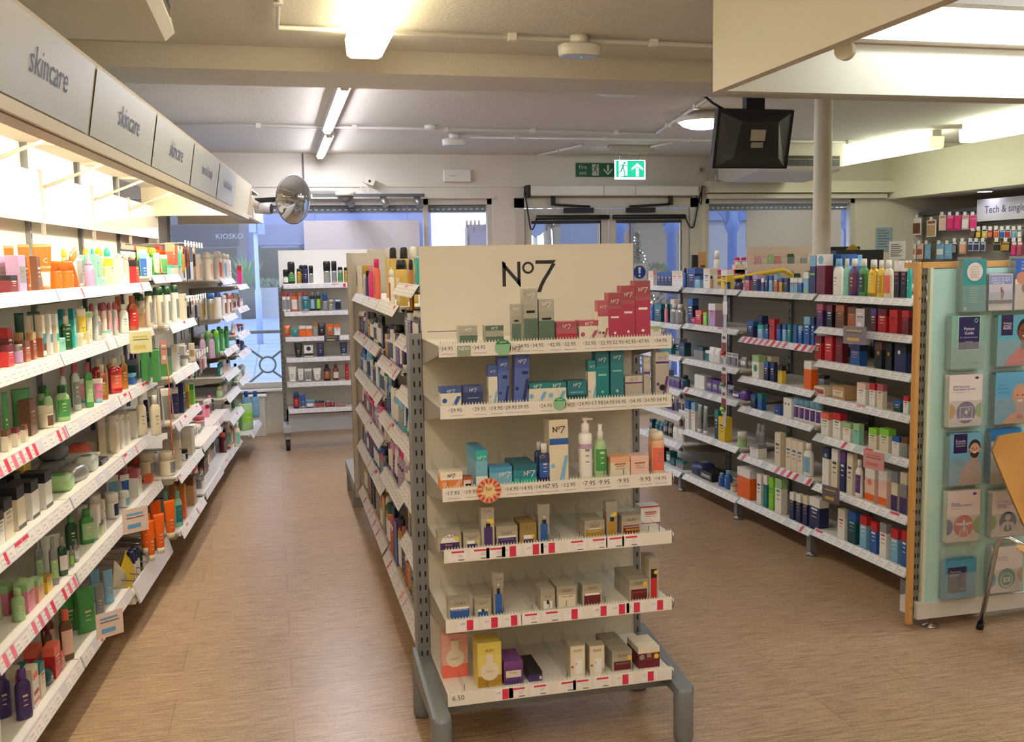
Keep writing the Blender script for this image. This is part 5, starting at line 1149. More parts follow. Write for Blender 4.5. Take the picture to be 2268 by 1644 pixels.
row(FX, FV, rows_F[5]+.045, 'bottom shelf '+ws, '''
can 648 662 862 1 navy/blue/red | shaving foam can in blue and red |
tube 664 676 874 1 blue/silver/- | small blue tube |
jar 677 696 887 1 blue/sky/white | round blue tub |
jar 698 718 888 3 grey/navy/red | small round tins | r=1
jar 720 742 888 2 navy/silver/red | small navy tins | r=1
tray 745 765 895 1 grey/orange/grey | flat grey pack | h=.03
''', .15)
card(FX, 735, 750, 9.14*-1, .14, .055, 0, '4a4a68', 'd8b83a', 'purple and yellow offer card on the wheeled stand')
# ---------------------------------------------------------------- end display, facing the camera
GL = ['top shelf of end display', 'second shelf of end display', 'third shelf of end display', 'fourth shelf of end display', 'fifth shelf of end display', 'bottom shelf of end display']
L7 = lambda z, w=.5, c='white', x=0: 't:@7:%s:%s:%s:%s' % (c, x, z, w)
row(FG, .345, GZ[0], GL[0], '''
box 1017 1057 722 1 aaa99a/b3b1a4/white | silver green cream box at the left | r=.8,deep=1 | %s;r:5c7466:-.5:.5:0:.5
box 1075 1115 721 1 aaa99a/b3b1a4/white | silver cream box with dark top | r=.8 | r:5c7466:-.5:.5:.72:1;r:5c7466:-.5:.5:0:.4;%s
box 1133 1153 674 1 aaa99a/b3b1a4/white | slim short silver serum box | r=.9 | %s;r:5c7466:-.5:.5:0:.5;r:black:-.25:.25:.55:.6
box 1159 1190 640 1 aaa99a/b3b1a4/white | tallest silver serum box | r=.9 | %s;r:5c7466:-.5:.5:0:.45;r:black:-.3:.3:.55:.6
box 1193 1227 663 1 aaa99a/b3b1a4/white | middling silver serum box | r=.9 | %s;r:5c7466:-.5:.5:0:.5;r:black:-.3:.3:.52:.57
box 1232 1277 713 1 b0606c/a8525e/white | rose red cream box | r=.8 | %s;r:b03a4a:-.5:.5:0:.4
box 1283 1325 710 1 e2dccd/b8606c/grey | white and rose cream box | r=.8 | %s;s:rose:.02:.5
box 1324 1347 666 1 e2dccd/b8606c/grey | slim white and rose box | r=.9 | r:rose:-.5:.5:.6:.72;%s;s:rose:.02:.3;d:brown:.18:.12
box 1347 1376 649 1 b0606c/a8525e/white | rose serum box, shortest of three | r=.9 | %s;r:b4405e:-.5:.5:0:.66;r:white:-.3:.3:.46:.5;d:white:.14:.1
box 1376 1406 633 1 b0606c/a8525e/white | rose serum box, middle of three | r=.9 | %s;r:b4405e:-.5:.5:0:.66;r:white:-.3:.3:.48:.52;d:white:.14:.1
box 1407 1440 622 1 b0606c/a8525e/white | rose serum box, tallest of three | r=.9 | %s;r:b4405e:-.5:.5:0:.66;r:white:-.3:.3:.5:.54;d:white:.14:.1
box 1443 1464 723 1 white/palegreen/grey | small pale box at the far right end | back=.1
''' % (L7(.8, .35), L7(.85, .35), L7(.88, .55), L7(.88, .6), L7(.88, .55), L7(.78, .4), L7(.84, .4), L7(.84, .6), L7(.82, .62), L7(.84, .62), L7(.85, .62)), .3)
row(FG, .345, GZ[1], GL[1], '''
box 976 1021 859 1 e2dccd/4a62a4/navy | white and blue cream box | r=.8 | %s;s:blue:.02:.55
box 1026 1069 856 1 36426e/4a5a90/white | navy cream box | r=.8 | %s;r:sky:-.3:.3:.4:.44
box 1081 1101 810 1 e2dccd/4a62a4/grey | slim white and blue box | r=.9 | %s;s:sky:.02:.35
box 1102 1127 792 1 566cae/4a5fa0/white | tall blue serum box | r=.9 | %s;r:navy:-.1:.3:.55:.62;s:navy:.02:.4
box 1137 1169 785 1 566cae/4a5fa0/white | tallest blue serum box, leaning a little | r=.9,lean=2 | %s;r:navy:.0:.4:.6:.66;s:navy:.02:.5
box 1169 1212 849 1 e2dccd/2a8488/navy | white and teal cream box, left | r=.8 | %s;s:sky:.02:.55
box 1212 1254 847 1 e2dccd/2a8488/grey | white and teal cream box, right | r=.8 | %s;s:sky:.02:.55
box 1257 1299 844 1 2c7c88/2a7480/white | all teal cream box | r=.8 | %s;r:sky:-.35:.35:.4:.46;r:darkteal:-.5:.5:0:.3
box 1302 1321 799 1 e2dccd/2a8488/navy | slim white and teal box | r=.9 | %s;s:sky:.02:.35
box 1319 1348 780 1 2c7c88/2a7480/white | green teal serum box, shorter | r=.9 | %s;r:turquoise:-.5:.5:.0:.68;r:teal:-.5:.5:.0:.67;r:mint:-.3:.3:.5:.54;d:mint:.16:.1
box 1352 1381 774 1 2c7c88/2a7480/white | blue teal serum box, taller | r=.9 | %s;r:mint:-.35:.35:.55:.58;d:offpink:.16:.1
box 1385 1423 833 1 b4aea4/c8c2b6/purple | grey and purple cream box | r=.8 | %s;r:purple:-.5:.5:.66:.72
box 1426 1440 792 1 b4aea4/c8c2b6/purple | slim grey and purple box | r=.9 | %s;r:purple:-.5:.5:.58:.64
box 1452 1481 780 1 b4aea4/c8c2b6/purple | tall grey box with purple hook | r=.9,back=.0 | %s;r:purple:-.5:.5:.74:.79;s:purple:.02:.45;d:black:.2:.22
''' % (L7(.82, .38), L7(.82, .38), L7(.85, .6), L7(.85, .55), L7(.86, .55), L7(.84, .42), L7(.84, .42), L7(.8, .42), L7(.85, .6), L7(.84, .55), L7(.84, .55), L7(.84, .42, 'grey'), L7(.88, .6, 'grey'), L7(.87, .6, 'grey')), .26)
row(FG, .345, GZ[2], GL[2], '''
box 975 1024 1046 1 e88a48/efe0cc/grey | orange and white jar box | r=.7 | %s;r:white:-.5:.5:.55:.72;s:peach:.02:.5
box 1026 1047 1056 1 offpink/copper/black | small box turned back to front | r=.9 | r:white:-.4:.4:.1:.5;r:black:-.3:.3:.2:.4
box 1053 1079 998 1 7ab4cc/4a98c0/white | tall pale blue box | d=.16 | %s;r:turquoise:-.5:.5:.72:1;r:white:-.5:.5:.0:.3
box 1084 1134 1035 1 7ab4cc/4a98c0/white | wide pale blue jar box | r=.8 | t:@7:white:.18:.6:.5
box 1137 1188 1029 1 2f8898/2a6a78/white | wide teal jar box | r=.8,deep=2 | t:@7:white:.18:.55:.5;r:turquoise:-.5:.5:0:.3
flask 1191 1218 984 1 navy/white/blue | dark blue liquid bottle with white cap | 
flask 1183 1205 980 1 navy/white/blue | second dark blue liquid bottle, behind | back=.09
box 1216 1258 930 1 cream/cream/black | tall white box with blue band | d=.07 | r:blue:-.5:.5:.6:.7;s:sky:.02:.42;t:@7:black:0:.85:.66
pump 1281 1310 927 1 white/white/lilac | white pump bottle with lilac band |
spray 1314 1343 942 1 palegreen/white/green | white foam bottle with green band | 
box 1352 1395 1012 1 cream/peach/copper | cream jar box | r=1 | t:@7:peach:.2:.55:.4;b
box 1397 1437 1010 1 offpink/offpink/copper | blush pink jar box | r=1 | t:@7:white:.2:.55:.4;b
can 1442 1470 957 1 peach/cream/coral | coral airless bottle, front |
can 1436 1458 952 1 peach/cream/coral | coral airless bottle, behind | back=.06
''' % (L7(.8, .35, 'black'), L7(.8, .7)), .26)
OL = lambda z, w=.5, c='brown': 't:OLAY:%s:0:%s:%s' % (c, z, w)
row(FG, .345, GZ[3], GL[3], '''
box 970 1021 1178 1 b2aa94/a39c8a/brown | silver jar box with dark blue label | r=.7 | d:white:.38:.4;r:violet:-.42:.42:.06:.42;t:RETINOL24:white:0:.48:.7;t:MAX:peach:-.05:.3:.3;%s;c:yellow:.3:.6:.1
box 1026 1064 1180 1 b2aa94/a39c8a/brown | small silver eye cream box | r=.7 | r:white:-.3:.3:.3:.5;r:violet:-.28:.28:.06:.3;%s;c:yellow:.3:.45:.1
box 1065 1094 1124 1 b2aa94/a39c8a/brown | tall silver serum box, left | r=.8 | r:violet:-.3:.35:.05:.5;r:black:-.15:.2:.5:.6;c:cream:.03:.68:.1;%s;c:yellow:.25:.65:.2
box 1099 1146 1166 1 b2aa94/a39c8a/brown | silver jar box with purple bowl | r=.7,deep=2 | r:white:-.42:.42:.38:.52;r:violet:-.42:.42:.06:.42;t:RETINOL24:silver:0:.34:.6;%s
box 1151 1188 1158 1 9c8452/8e7848/brown | gold eye cream box | r=.7,deep=2 | r:white:-.28:.28:.24:.42;r:violet:-.28:.28:.04:.2;%s;c:yellow:.28:.36:.1
box 1191 1217 1118 1 8c7a66/a39c8a/brown | tall bronze serum box with blue bottle | r=.8 | r:silver:-.45:.45:.0:.95;r:blue:-.3:.3:.05:.5;r:black:-.15:.2:.5:.6;c:cream:.03:.68:.1
box 1295 1339 1153 1 b2aa94/a39c8a/brown | silver jar box with yellow bowl | r=.7,deep=2 | r:gold:-.44:.44:.1:.5;r:white:-.3:.3:.5:.56;t:VITAMIN C:cream:0:.4:.7;%s
box 1342 1367 1112 1 8c7a66/a39c8a/brown | tall bronze serum box with yellow bottle | r=.8 | r:silver:-.45:.45:.0:.95;r:gold:-.35:.35:.03:.44;r:black:-.15:.2:.44:.56;c:cream:0:.62:.1;c:yellow:.25:.64:.2
box 1377 1419 1142 1 b2aa94/a39c8a/brown | silver jar box with dark red bowl | r=.8 | r:maroon:-.42:.42:.05:.5;t:NIACINAMIDE:white:0:.42:.78;r:gold:-.3:.42:.22:.32;%s
box 1419 1462 1121 1 white/white/red | white box with red edges at the end | back=.12,r=.8 | r:red:-.5:.5:.0:.05;r:red:-.5:.5:.92:1;t:CLARINS:coral:0:.6:.6;b
''' % tuple(OL(z) for z in (.76, .7, .9, .66, .7, .7, .8)), .2)
row(FG, .345, GZ[4], GL[4], '''
box 993 1042 1328 1 b2aa94/a39c8a/brown | silver jar box with blue label | r=.6 | r:white:-.42:.42:.5:.62;r:blue:-.44:.44:.06:.52;t:HYALURONIC:white:0:.5:.75;%s
box 1051 1087 1325 1 b2aa94/a39c8a/brown | small silver box with blue label | r=.6 | r:white:-.3:.3:.28:.42;r:blue:-.3:.3:.04:.3;r:black:-.08:.08:.3:.42;%s
box 1091 1115 1272 1 8c7a66/a39c8a/brown | tall bronze box with blue serum bottle | r=.8 | r:silver:-.42:.42:.02:.95;r:blue:-.32:.32:.04:.52;r:black:-.15:.15:.52:.66;c:cream:0:.74:.1;%s
box 1197 1229 1306 1 b2aa94/a39c8a/brown | small silver box with white jar picture | r=.7,deep=2 | r:white:-.3:.3:.08:.45;r:black:-.08:.08:.3:.48;%s
box 1233 1277 1298 1 b2aa94/a39c8a/brown | silver box with cream jar picture | r=.7,deep=2 | r:cream:-.42:.42:.06:.6;t:COLLAGEN:navy:0:.54:.65;%s
box 1290 1333 1295 1 b2aa94/a39c8a/maroon | silver box with dark red jar, left | r=.7 | r:maroon:-.42:.42:.06:.5;r:white:-.36:.36:.5:.6;%s
box 1394 1436 1284 1 b2aa94/a39c8a/brown | silver box with dark red jar, right | r=.7,deep=3 | r:maroon:-.42:.42:.06:.55;t:REGENERIST:copper:0:.42:.7;%s;c:yellow:.32:.78:.12
box 1437 1459 1237 1 b2aa94/a39c8a/maroon | tall white carton with red serum bottle | r=1,deep=2 | r:red:-.3:.3:.03:.52;r:black:-.3:.3:.52:.74;c:yellow:.2:.66:.2;%s
''' % (OL(.8), OL(.72), OL(.88, .6), OL(.66), OL(.8), OL(.84), OL(.85), OL(.9, .7, 'grey')), .22)
row(FG, .33, GZ[5], GL[5], '''
box 978 1035 1405 1 e6b0a0/e0a494/copper | tall pink carton with bottle outline | back=.11,r=.5 | r:coral:-.5:.5:.0:.3;c:cream:0:.45:.36;r:cream:-.14:.14:.55:.85;t:OLAY:rose:0:.88:.34;t:OLAY:rose:0:.44:.34
box 1057 1110 1424 1 e2cf72/dcc860/brown | tall pale yellow carton with bottle outline | r=.5,deep=2 | r:gold:-.5:.5:.0:.26;c:cream:0:.36:.4;r:cream:-.15:.15:.45:.74;t:OLAY:brown:0:.83:.38;t:OLAY:tan:0:.36:.34
box 1116 1158 1465 1 6a3a78/7a4488/white | purple carton | r=.8,deep=2 | r:cream:-.4:.4:.3:.6;r:violet:-.5:.5:0:.18;t:OLAY:grey:0:.5:.4
box 1172 1201 1506 1 violet/black/white | small black and purple box lying down | d=.15,h=.035 | r:white:.3:.45:.2:.5
box 1262 1296 1430 1 bfae90/b0a68e/brown | gold and white lotion carton, left | r=.8 | r:cream:-.45:.45:.0:.98;r:white:-.15:.3:.08:.55;t:7:black:-.1:.4:.1;%s;c:copper:-.35:.32:.08
box 1305 1339 1430 1 bfae90/b0a68e/brown | gold and white lotion carton, right | r=.8 | r:cream:-.45:.45:.0:.98;r:white:-.15:.3:.08:.55;t:7:black:-.1:.4:.1;%s;c:copper:-.35:.32:.08
box 1356 1400 1443 1 b2aa94/a39c8a/brown | grey jar box with red bowl | r=.8,deep=3 | r:maroon:-.42:.42:.06:.5;r:silver:-.4:.4:.5:.56;t:REGENERIST:silver:0:.4:.7;%s;c:yellow:.36:.66:.12
box 1414 1461 1434 1 maroon/cream/white | dark red box with white top | r=.7,deep=2 | r:silver:-.1:.1:.5:.7;c:silver:-.34:.54:.12;c:yellow:.34:.54:.12;t:OLAY:copper:0:.45:.5
''' % (OL(.84, .55), OL(.84, .55), OL(.78, .5)), .22)
# ---------------------------------------------------------------- right gondola
GV = RV-.05; RZ = .031
def rz(i, k): return RB[i][2][k]+RZ
rl = lambda s, n: '%s shelf, %s' % (s, n)
N0, N1, N2, N3 = 'right gondola near bay', 'right gondola middle bay', 'right gondola third bay', 'right gondola far bay'
row(FR, GV, rz(0, 0), rl('top', N0), '''
box 1794 1812 566 1 navy/sky/lime | dark blue tall box with green stripe | | r:lime:-.4:.4:.5:.55
box 1809 1836 563 1 maroon/white/white | burgundy and white carton | | d:sky:.86:.3
box 1837 1863 563 1 sky/blue/white | pale blue tall box, first | back=.06
box 1863 1889 563 1 sky/blue/navy | pale blue tall box, second | back=.06
bot 1847 1871 573 1 white/sky/- | white bottle with blue cap and pink spot |
bot 1869 1884 573 1 mint/white/- | pale mint bottle with white cap |
bot 1883 1904 573 1 violet/white/maroon | dark purple bottle with white cap |
bot 1904 1925 573 1 green/white/darkgreen | green gel bottle with white cap |
bot 1924 1948 575 1 gold/white/yellow | yellow gel bottle with white cap, left |
bot 1944 1961 576 1 yellow/white/gold | yellow gel bottle with white cap, right |
bot 1959 1980 576 1 cream/white/coral | cream bottle with coral spot |
box 1981 1996 578 1 black/white/rose | black bottle box with white top, left |
box 1996 2012 578 1 black/white/rose | black bottle box with white top, right |
bot 2010 2021 577 1 turquoise/white/- | turquoise bottle at the end |
box 1875 1900 565 2 blue/sky/white | blue flat packs behind | back=.13
''', .23)
row(FR, GV, rz(0, 1), rl('second', N0), '''
box 1809 1828 673 1 violet/rose/coral | dark purple box with coral curve |
box 1831 1848 676 1 black/maroon/white | black box |
box 1851 1877 676 1 brown/copper/gold | bronze box, left |
box 1878 1902 680 1 copper/brown/gold | bronze box, right |
box 1928 1945 684 1 maroon/purple/white | dark red and purple box |
box 1945 1970 684 1 red/maroon/white | red box, left |
box 1970 1994 686 1 red/red/maroon | red box, middle |
box 1998 2018 688 1 maroon/red/red | red box, right |
''', .14)
row(FR, GV, rz(0, 2), rl('third', N0), '''
box 1805 1825 745 1 red/maroon/white | red carton, first |
box 1827 1850 742 1 red/red/white | red carton, second |
box 1851 1872 745 1 maroon/maroon/red | dark red carton |
box 1884 1912 765 1 blue/navy/coral | blue carton |
box 1938 1959 758 1 black/brown/gold | black carton with gold print, left | | c:gold:0:.6:.2
box 1962 1980 760 1 black/black/gold | black carton with gold print, right | | c:gold:0:.6:.2
box 1982 2016 762 1 navy/black/white | very dark blue wide carton | | c:white:-.1:.7:.12
''', .14)
row(FR, GV, rz(0, 3), rl('fourth', N0), '''
tray 1803 1840 833 1 cream/red/grey | open cream tray with red rim | h=.05
tray 1843 1885 825 1 tan/cream/grey | long cream box | h=.07
box 1898 1924 849 1 white/offpink/grey | white narrow carton, first |
box 1926 1942 850 1 white/red/grey | white narrow carton, second |
box 1943 1960 852 1 cream/rose/grey | cream narrow carton |
box 1979 2001 888 1 darkteal/blue/white | dark blue small box |
box 2001 2016 878 1 white/red/red | white and red box |
''', .16)
row(FR, GV, rz(0, 4), rl('fifth', N0), '''
box 1819 1842 916 1 white/coral/green | white carton with coral corner |
box 1845 1868 916 1 white/red/green | white carton with red corner |
box 1867 1890 938 1 white/palegreen/coral | white and pale green carton, left |
box 1890 1908 940 1 mint/palegreen/green | pale green carton, right |
box 1924 1948 950 1 cream/lime/green | cream carton with bright green top, left |
box 1948 1976 951 1 cream/lime/green | cream carton with bright green top, right |
box 1976 1997 968 1 white/blue/sky | white and blue carton | 
box 1997 2014 970 1 grey/brown/tan | grey brown carton |
''', .17)
row(FR, GV, rz(0, 5), rl('sixth', N0), '''
box 1822 1842 993 1 white/navy/purple | white carton with blue drop | | c:sky:0:.8:.2
box 1842 1861 995 1 cream/white/navy | cream tall carton |
box 1861 1876 1001 1 navy/purple/white | navy tall carton |
box 1876 1894 1003 1 cream/cream/navy | second cream tall carton |
bot 1896 1913 1020 1 white/white/purple | white bottle with purple band |
box 1916 1946 1040 1 offpink/white/orange | white box with orange heart, left | | r:orange:-.5:.5:.05:.25;c:coral:0:.6:.2
box 1946 1972 1043 1 offpink/white/orange | white box with orange heart, right | | r:orange:-.5:.5:.05:.25
box 1975 1994 1046 1 cream/grey/violet | grey and purple carton, left | | r:violet:-.5:.5:.0:.4
box 1994 2014 1048 1 grey/cream/violet | grey and purple carton, right | | r:violet:-.5:.5:.0:.4
''', .22)
row(FR, GV, rz(0, 6), rl('bottom', N0), '''
box 1856 1877 1130 1 white/cream/red | white carton with red writing |
box 1878 1902 1135 1 darkteal/blue/sky | dark teal carton |
box 1905 1925 1144 1 sky/red/white | blue white and red carton, first |
box 1928 1947 1158 1 blue/red/white | blue white and red carton, second |
box 1949 1969 1160 1 white/grey/rose | white carton with pink tab |
box 1973 1995 1174 1 sky/red/white | blue white and red carton, third |
box 1997 2014 1177 1 blue/red/white | blue white and red carton, fourth |
''', .2)
row(FR, GV, rz(1, 0), rl('top', N1), '''
ball 1625 1647 613 1 violet/black/- | round dark purple pot | h=.08
box 1649 1665 611 1 rose/navy/white | small navy and rose box, first |
box 1667 1682 608 1 navy/lilac/white | small navy and lilac box, second |
box 1686 1694 617 1 blue/white/red | tiny blue and red box |
box 1694 1703 610 1 navy/blue/white | navy box |
box 1703 1713 610 1 sky/blue/white | pale blue box |
box 1714 1725 608 1 copper/sky/white | blue and copper box |
box 1726 1735 616 1 gold/blue/white | blue and gold box |
box 1736 1748 616 1 navy/navy/gold | navy box with gold stripe |
box 1750 1766 616 2 sky/white/red | small white and blue boxes |
box 1768 1779 617 1 blue/white/gold | small blue box |
box 1780 1795 603 1 sky/white/lime | taller pale blue box with green stripe | | r:lime:-.4:.4:.1:.2
''', .15)
row(FR, GV, rz(1, 1), rl('second', N1), '''
box 1655 1674 712 1 navy/blue/white | dark blue box with white side |
box 1675 1694 700 1 navy/navy/- | navy box behind | back=.07
box 1678 1694 720 1 sky/turquoise/white | cyan box | 
box 1695 1704 718 1 blue/navy/white | slim dark blue box |
box 1704 1720 707 1 red/red/navy | red and navy box |
box 1720 1732 718 1 blue/navy/rose | blue box with pink print |
box 1733 1744 719 1 sky/blue/white | mid blue box |
box 1744 1754 719 1 teal/teal/white | teal box |
box 1757 1768 720 1 blue/blue/red | bright blue box, left |
box 1768 1779 722 1 blue/sky/white | bright blue box, right |
box 1781 1799 684 1 blue/sky/white | tall blue box |
box 1797 1806 697 1 blue/navy/white | tall dark blue box |
''', .16)
row(FR, GV, rz(1, 2), rl('third', N1), '''
box 1666 1688 788 1 white/palegreen/green | white box with green eye | | c:green:0:.45:.28
box 1689 1716 790 1 cream/cream/grey | cream box behind | back=.06
box 1692 1705 802 1 navy/blue/white | navy slim box, left |
box 1706 1718 803 1 navy/navy/white | navy slim box, right |
box 1723 1736 810 1 yellow/black/grey | black and yellow slim box |
box 1781 1804 800 1 orange/white/grey | orange and white carton | | r:orange:-.5:.5:0:.5
''', .16)
row(FR, GV, rz(1, 3), rl('fourth', N1), '''
box 1663 1678 875 1 navy/blue/lime | dark navy box |
box 1678 1692 873 1 blue/teal/green | blue and green box |
tray 1714 1735 900 1 blue/navy/white | low blue box | h=.05
box 1735 1761 883 1 white/white/brown | white pack with eyes picture | | c:brown:-.2:.7:.08;c:brown:.2:.7:.08
jar 1755 1816 901 5 white/sky/purple | white tubs with blue roundels | r=.7,h=.13
''', .16)
row(FR, GV, rz(1, 4), rl('fifth', N1), '''
jar 1634 1655 960 1 palegreen/white/- | pale green pot |
box 1661 1688 985 1 white/grey/grey | white box with label |
box 1716 1734 958 1 cream/cream/navy | tall cream carton |
box 1740 1778 975 3 cream/cream/blue | cream and blue cartons |
bot 1781 1803 985 1 white/white/sky | white nozzle bottle |
bot 1672 1690 940 2 silver/white/grey | clear pump bottles | back=.1
''', .2)
row(FR, GV, rz(1, 5), rl('bottom', N1), '''
box 1633 1675 1048 1 orange/white/coral | white and orange carton, upper | h=.19
box 1676 1690 1051 1 white/white/navy | white slim carton |
box 1691 1702 1054 1 teal/white/darkgreen | white and teal slim carton |
box 1703 1716 1058 1 lime/lime/green | bright green carton |
box 1717 1737 1062 1 white/palegreen/green | white carton with green side |
box 1749 1762 1092 1 navy/white/gold | blue and white carton, first |
box 1763 1777 1096 1 navy/white/gold | blue and white carton, second |
box 1778 1792 1100 1 navy/cream/gold | blue and white carton, third |
box 1793 1825 1105 1 navy/white/white | blue and white carton, fourth |
''', .22)
row(FR, GV, rz(2, 0), rl('top', N2), '''
bot 1513 1522 592 1 blue/navy/- | slim blue bottle |
box 1523 1548 588 1 navy/blue/white | dark navy box |
box 1538 1557 612 1 sky/blue/white | small pale blue pack |
box 1558 1580 595 1 white/cream/navy | cream cosmetic box |
bot 1571 1580 611 1 tan/black/- | small tan bottle with black cap |
box 1597 1617 598 1 yellow/white/navy | yellow and white box |
box 1605 1614 625 1 blue/navy/white | low blue box | 
''', .14)
row(FR, GV, rz(2, 1), rl('second', N2), '''
box 1523 1540 658 1 navy/blue/white | tall navy carton |
box 1530 1545 708 1 red/red/white | low red box | h=.05
box 1540 1560 688 1 red/coral/white | red box |
box 1557 1569 692 1 lime/lime/white | lime green box |
box 1569 1592 673 1 lilac/white/rose | lilac and white tall carton |
''', .18)
fill(FR, -6.36, -5.6, GV-.03, rz(2, 2), .07, .12, rl('third', N2), 201, ['bag', 'box', 'hang'], ['darkteal', 'teal', 'red', 'grey', 'white'], (.06, .09))
fill(FR, -6.36, -5.6, GV-.03, rz(2, 3), .04, .1, rl('fourth', N2), 202, ['pack', 'bag', 'tray'], ['darkteal', 'grey', 'purple', 'white', 'black'], (.07, .1))
row(FR, GV, rz(2, 4), rl('fifth', N2), '''
box 1517 1530 885 1 white/blue/sky | white and blue carton, left |
box 1531 1543 893 1 white/sky/orange | white and orange carton |
tube 1544 1556 896 1 silver/white/- | silver tube, left |
tube 1557 1569 898 1 silver/white/grey | silver tube, right |
box 1583 1594 900 1 darkteal/teal/white | dark teal slim box |
box 1591 1613 925 1 yellow/yellow/navy | yellow and navy box |
''', .2)
row(FR, GV-.03, rz(2, 5), rl('bottom', N2), '''
bot 1592 1606 1050 1 blue/sky/- | blue bottle, left |
bot 1605 1622 1045 1 blue/sky/- | blue bottle, right |
pack 1525 1560 1030 1 navy/grey/- | dark blue flat pack | h=.09,w=.2
tray 1550 1600 1035 1 black/grey/white | black flat tray | h=.06,w=.18
jar 1618 1634 1075 1 cream/tan/- | small cream pot | h=.05
''', .2)
row(FR, GV, rz(3, 0), rl('top', N3), '''
box 1436 1454 600 1 white/offpink/coral | white footcare box with coral print |
box 1455 1487 603 4 navy/blue/white | navy slim boxes | r=.9
box 1488 1512 600 2 white/cream/orange | white and orange footcare boxes |
''', .13)
row(FR, GV, rz(3, 1), rl('second', N3), '''
bot 1441 1452 665 1 blue/white/- | blue bottle with clear top |
box 1449 1473 674 1 darkteal/teal/white | dark teal box |
bot 1472 1480 674 1 pink/white/- | pink and white small bottle |
bot 1481 1506 674 2 silver/white/grey | grey bottles with white caps |
''', .16)
for k in range(2, 7): fill(FR, -7.15, -6.46, GV-.03, rz(3, k), .05, .12, rl(['third', 'fourth', 'fifth', 'sixth', 'bottom'][k-2], N3), 210+k, ['box', 'bag', 'tray', 'bot'], ['darkteal', 'navy', 'teal', 'black', 'grey', 'purple', 'white'][:], (.05, .09))
for k, i in ((2, 1), (3, 1)): fill(FR, -5.1, -4.78, GV-.08, rz(i, k)-0, .06, .1, rl(['', '', 'third', 'fourth'][k]+' back of', N1), 220+k, ['box'], ['cream', 'white', 'grey'], (.05, .07), dens=.5)
# long white clip strip with small carded toys, hanging at the second bay
t = empty('clip_strip', FR.p(-5.62, RV+.05), FR.th, label='long white clip strip hanging down the right gondola', cat='clip strip')
b = MB(); b.box(-.02, .02, -.001, .001, .62, 1.46, mat('c6c8cc', .3)); b.box(-.028, .028, -.002, .001, 1.34, 1.42, TKW); b.tube([(0, 0, 1.45), (.0, .0, 1.49), (.012, 0, 1.51), (.016, 0, 1.49)], .004, CREAM, 6); b.build('strip', t)
for k, (z, c, cn) in enumerate(((1.06, 'red', 'red'), (.86, 'green', 'green'), (.7, 'lime', 'lime'))):
    b = MB(); b.box(-.034, .034, -.006, -.003, 0, .16, mat('e6e0dc')); b.box(-.03, .03, -.007, -.006, .03, .1, mat('8a4038')); b.loft([(.02, .018, .012, 2, cm(c, 'g')), (.03, .026, .014, 2, cm(c, 'g')), (.045, .02, .012, 2, cm(c, 'g'))], 12, y0=-.016); b.box(-.02, .02, -.0075, -.0065, .12, .14, INK)
    tag(b.build('carded_toy', loc=FR.p(-5.62, RV+.05, z), rz=FR.th), 'small carded toy with %s ball on the clip strip' % cn, 'carded toy')
card(FR, 1905, 708, RV+.02, .07, .11, 0, 'c9c4c8', 'e8e4ea', 'shiny silver card standing on second rail of right gondola')
card(FR, 1893, 743, RV+.06, .15, .09, 12, '8a8494', 'd0b068', 'grey and gold offer card on second right gondola rail')
card(FR, 1935, 1020, RV+.05, .13, .09, 12, 'd69a98', 'c87880', 'pink offer card on the fifth right gondola rail')
card(FR, 1840, 1096, RV+.05, .12, .09, 12, '6a6070', 'c8a850', 'purple and yellow offer card on sixth right gondola rail')
# ================================================================== LEAFLETS, CHAIR
LF = Frame(0, (0, 0)); LVY = 3.7
def holder(x0, x1, y0, y1, label, fn, back='8cc0c8', full=True, name='leaflet_stack', yb=None):
    a, c = bp(x0, y1, y=LVY), bp(x1, y0, y=LVY); w, h = c.x-a.x, c.z-a.z
    t = empty('leaflet_holder', (a.x, LVY, a.z), label='clear acrylic holder with '+label.split(' leaflets')[0]+' leaflets', cat='leaflet holder')
    b = MB(); e = .003; b.box(-e, w+e, -.004, -.002, -e, h*.5, CLEAR); b.box(-e-.002, -e, -.004, .04, -e, h*.96, CLEAR); b.box(w+e, w+e+.002, -.004, .04, -e, h*.96, CLEAR); b.box(-e, w+e, .036, .038, -e, h*1.05, CLEAR); b.box(-e, w+e, -.004, .038, -e-.002, -e, CLEAR); b.build('pocket', t)
    hh = h if yb is None else (bp(x0, y1, y=LVY).z*0+bp(x0, yb, y=LVY).z-a.z)
    b = MB(); b.box(0, w, 0, .028, 0, hh, mat(back, .35)); fn(b, w, hh, -.0006); o = b.build(name, loc=(a.x, LVY, a.z)); tag(o, label, 'leaflets')
SEC = lambda b, w, h, y, x0, x1, z0, z1, c, o=0: b.face([(x0*w, y-o, z0*h), (x1*w, y-o, z0*h), (x1*w, y-o, z1*h), (x0*w, y-o, z1*h)], mat(c, .35))
TX = lambda b, w, h, y, s, x, z, wd, c: b.text(s, (x*w, y-.0012, z*h), XA, ZA, wd*w, mat(c, .5))
DS = lambda b, w, h, y, x, z, r, c, o=.0004, a0=0, a1=6.2832, sz=1: b.disc((x*w, y-o, z*h), XA, ZA, r*w, r*w*sz, mat(c, .4), 24, a0, a1)
def poly(b, w, h, y, pts, c, o=.0006): b.flat([(x*w, z*h) for x, z in pts], (0, y-o, 0), XA, ZA, mat(c, .4))
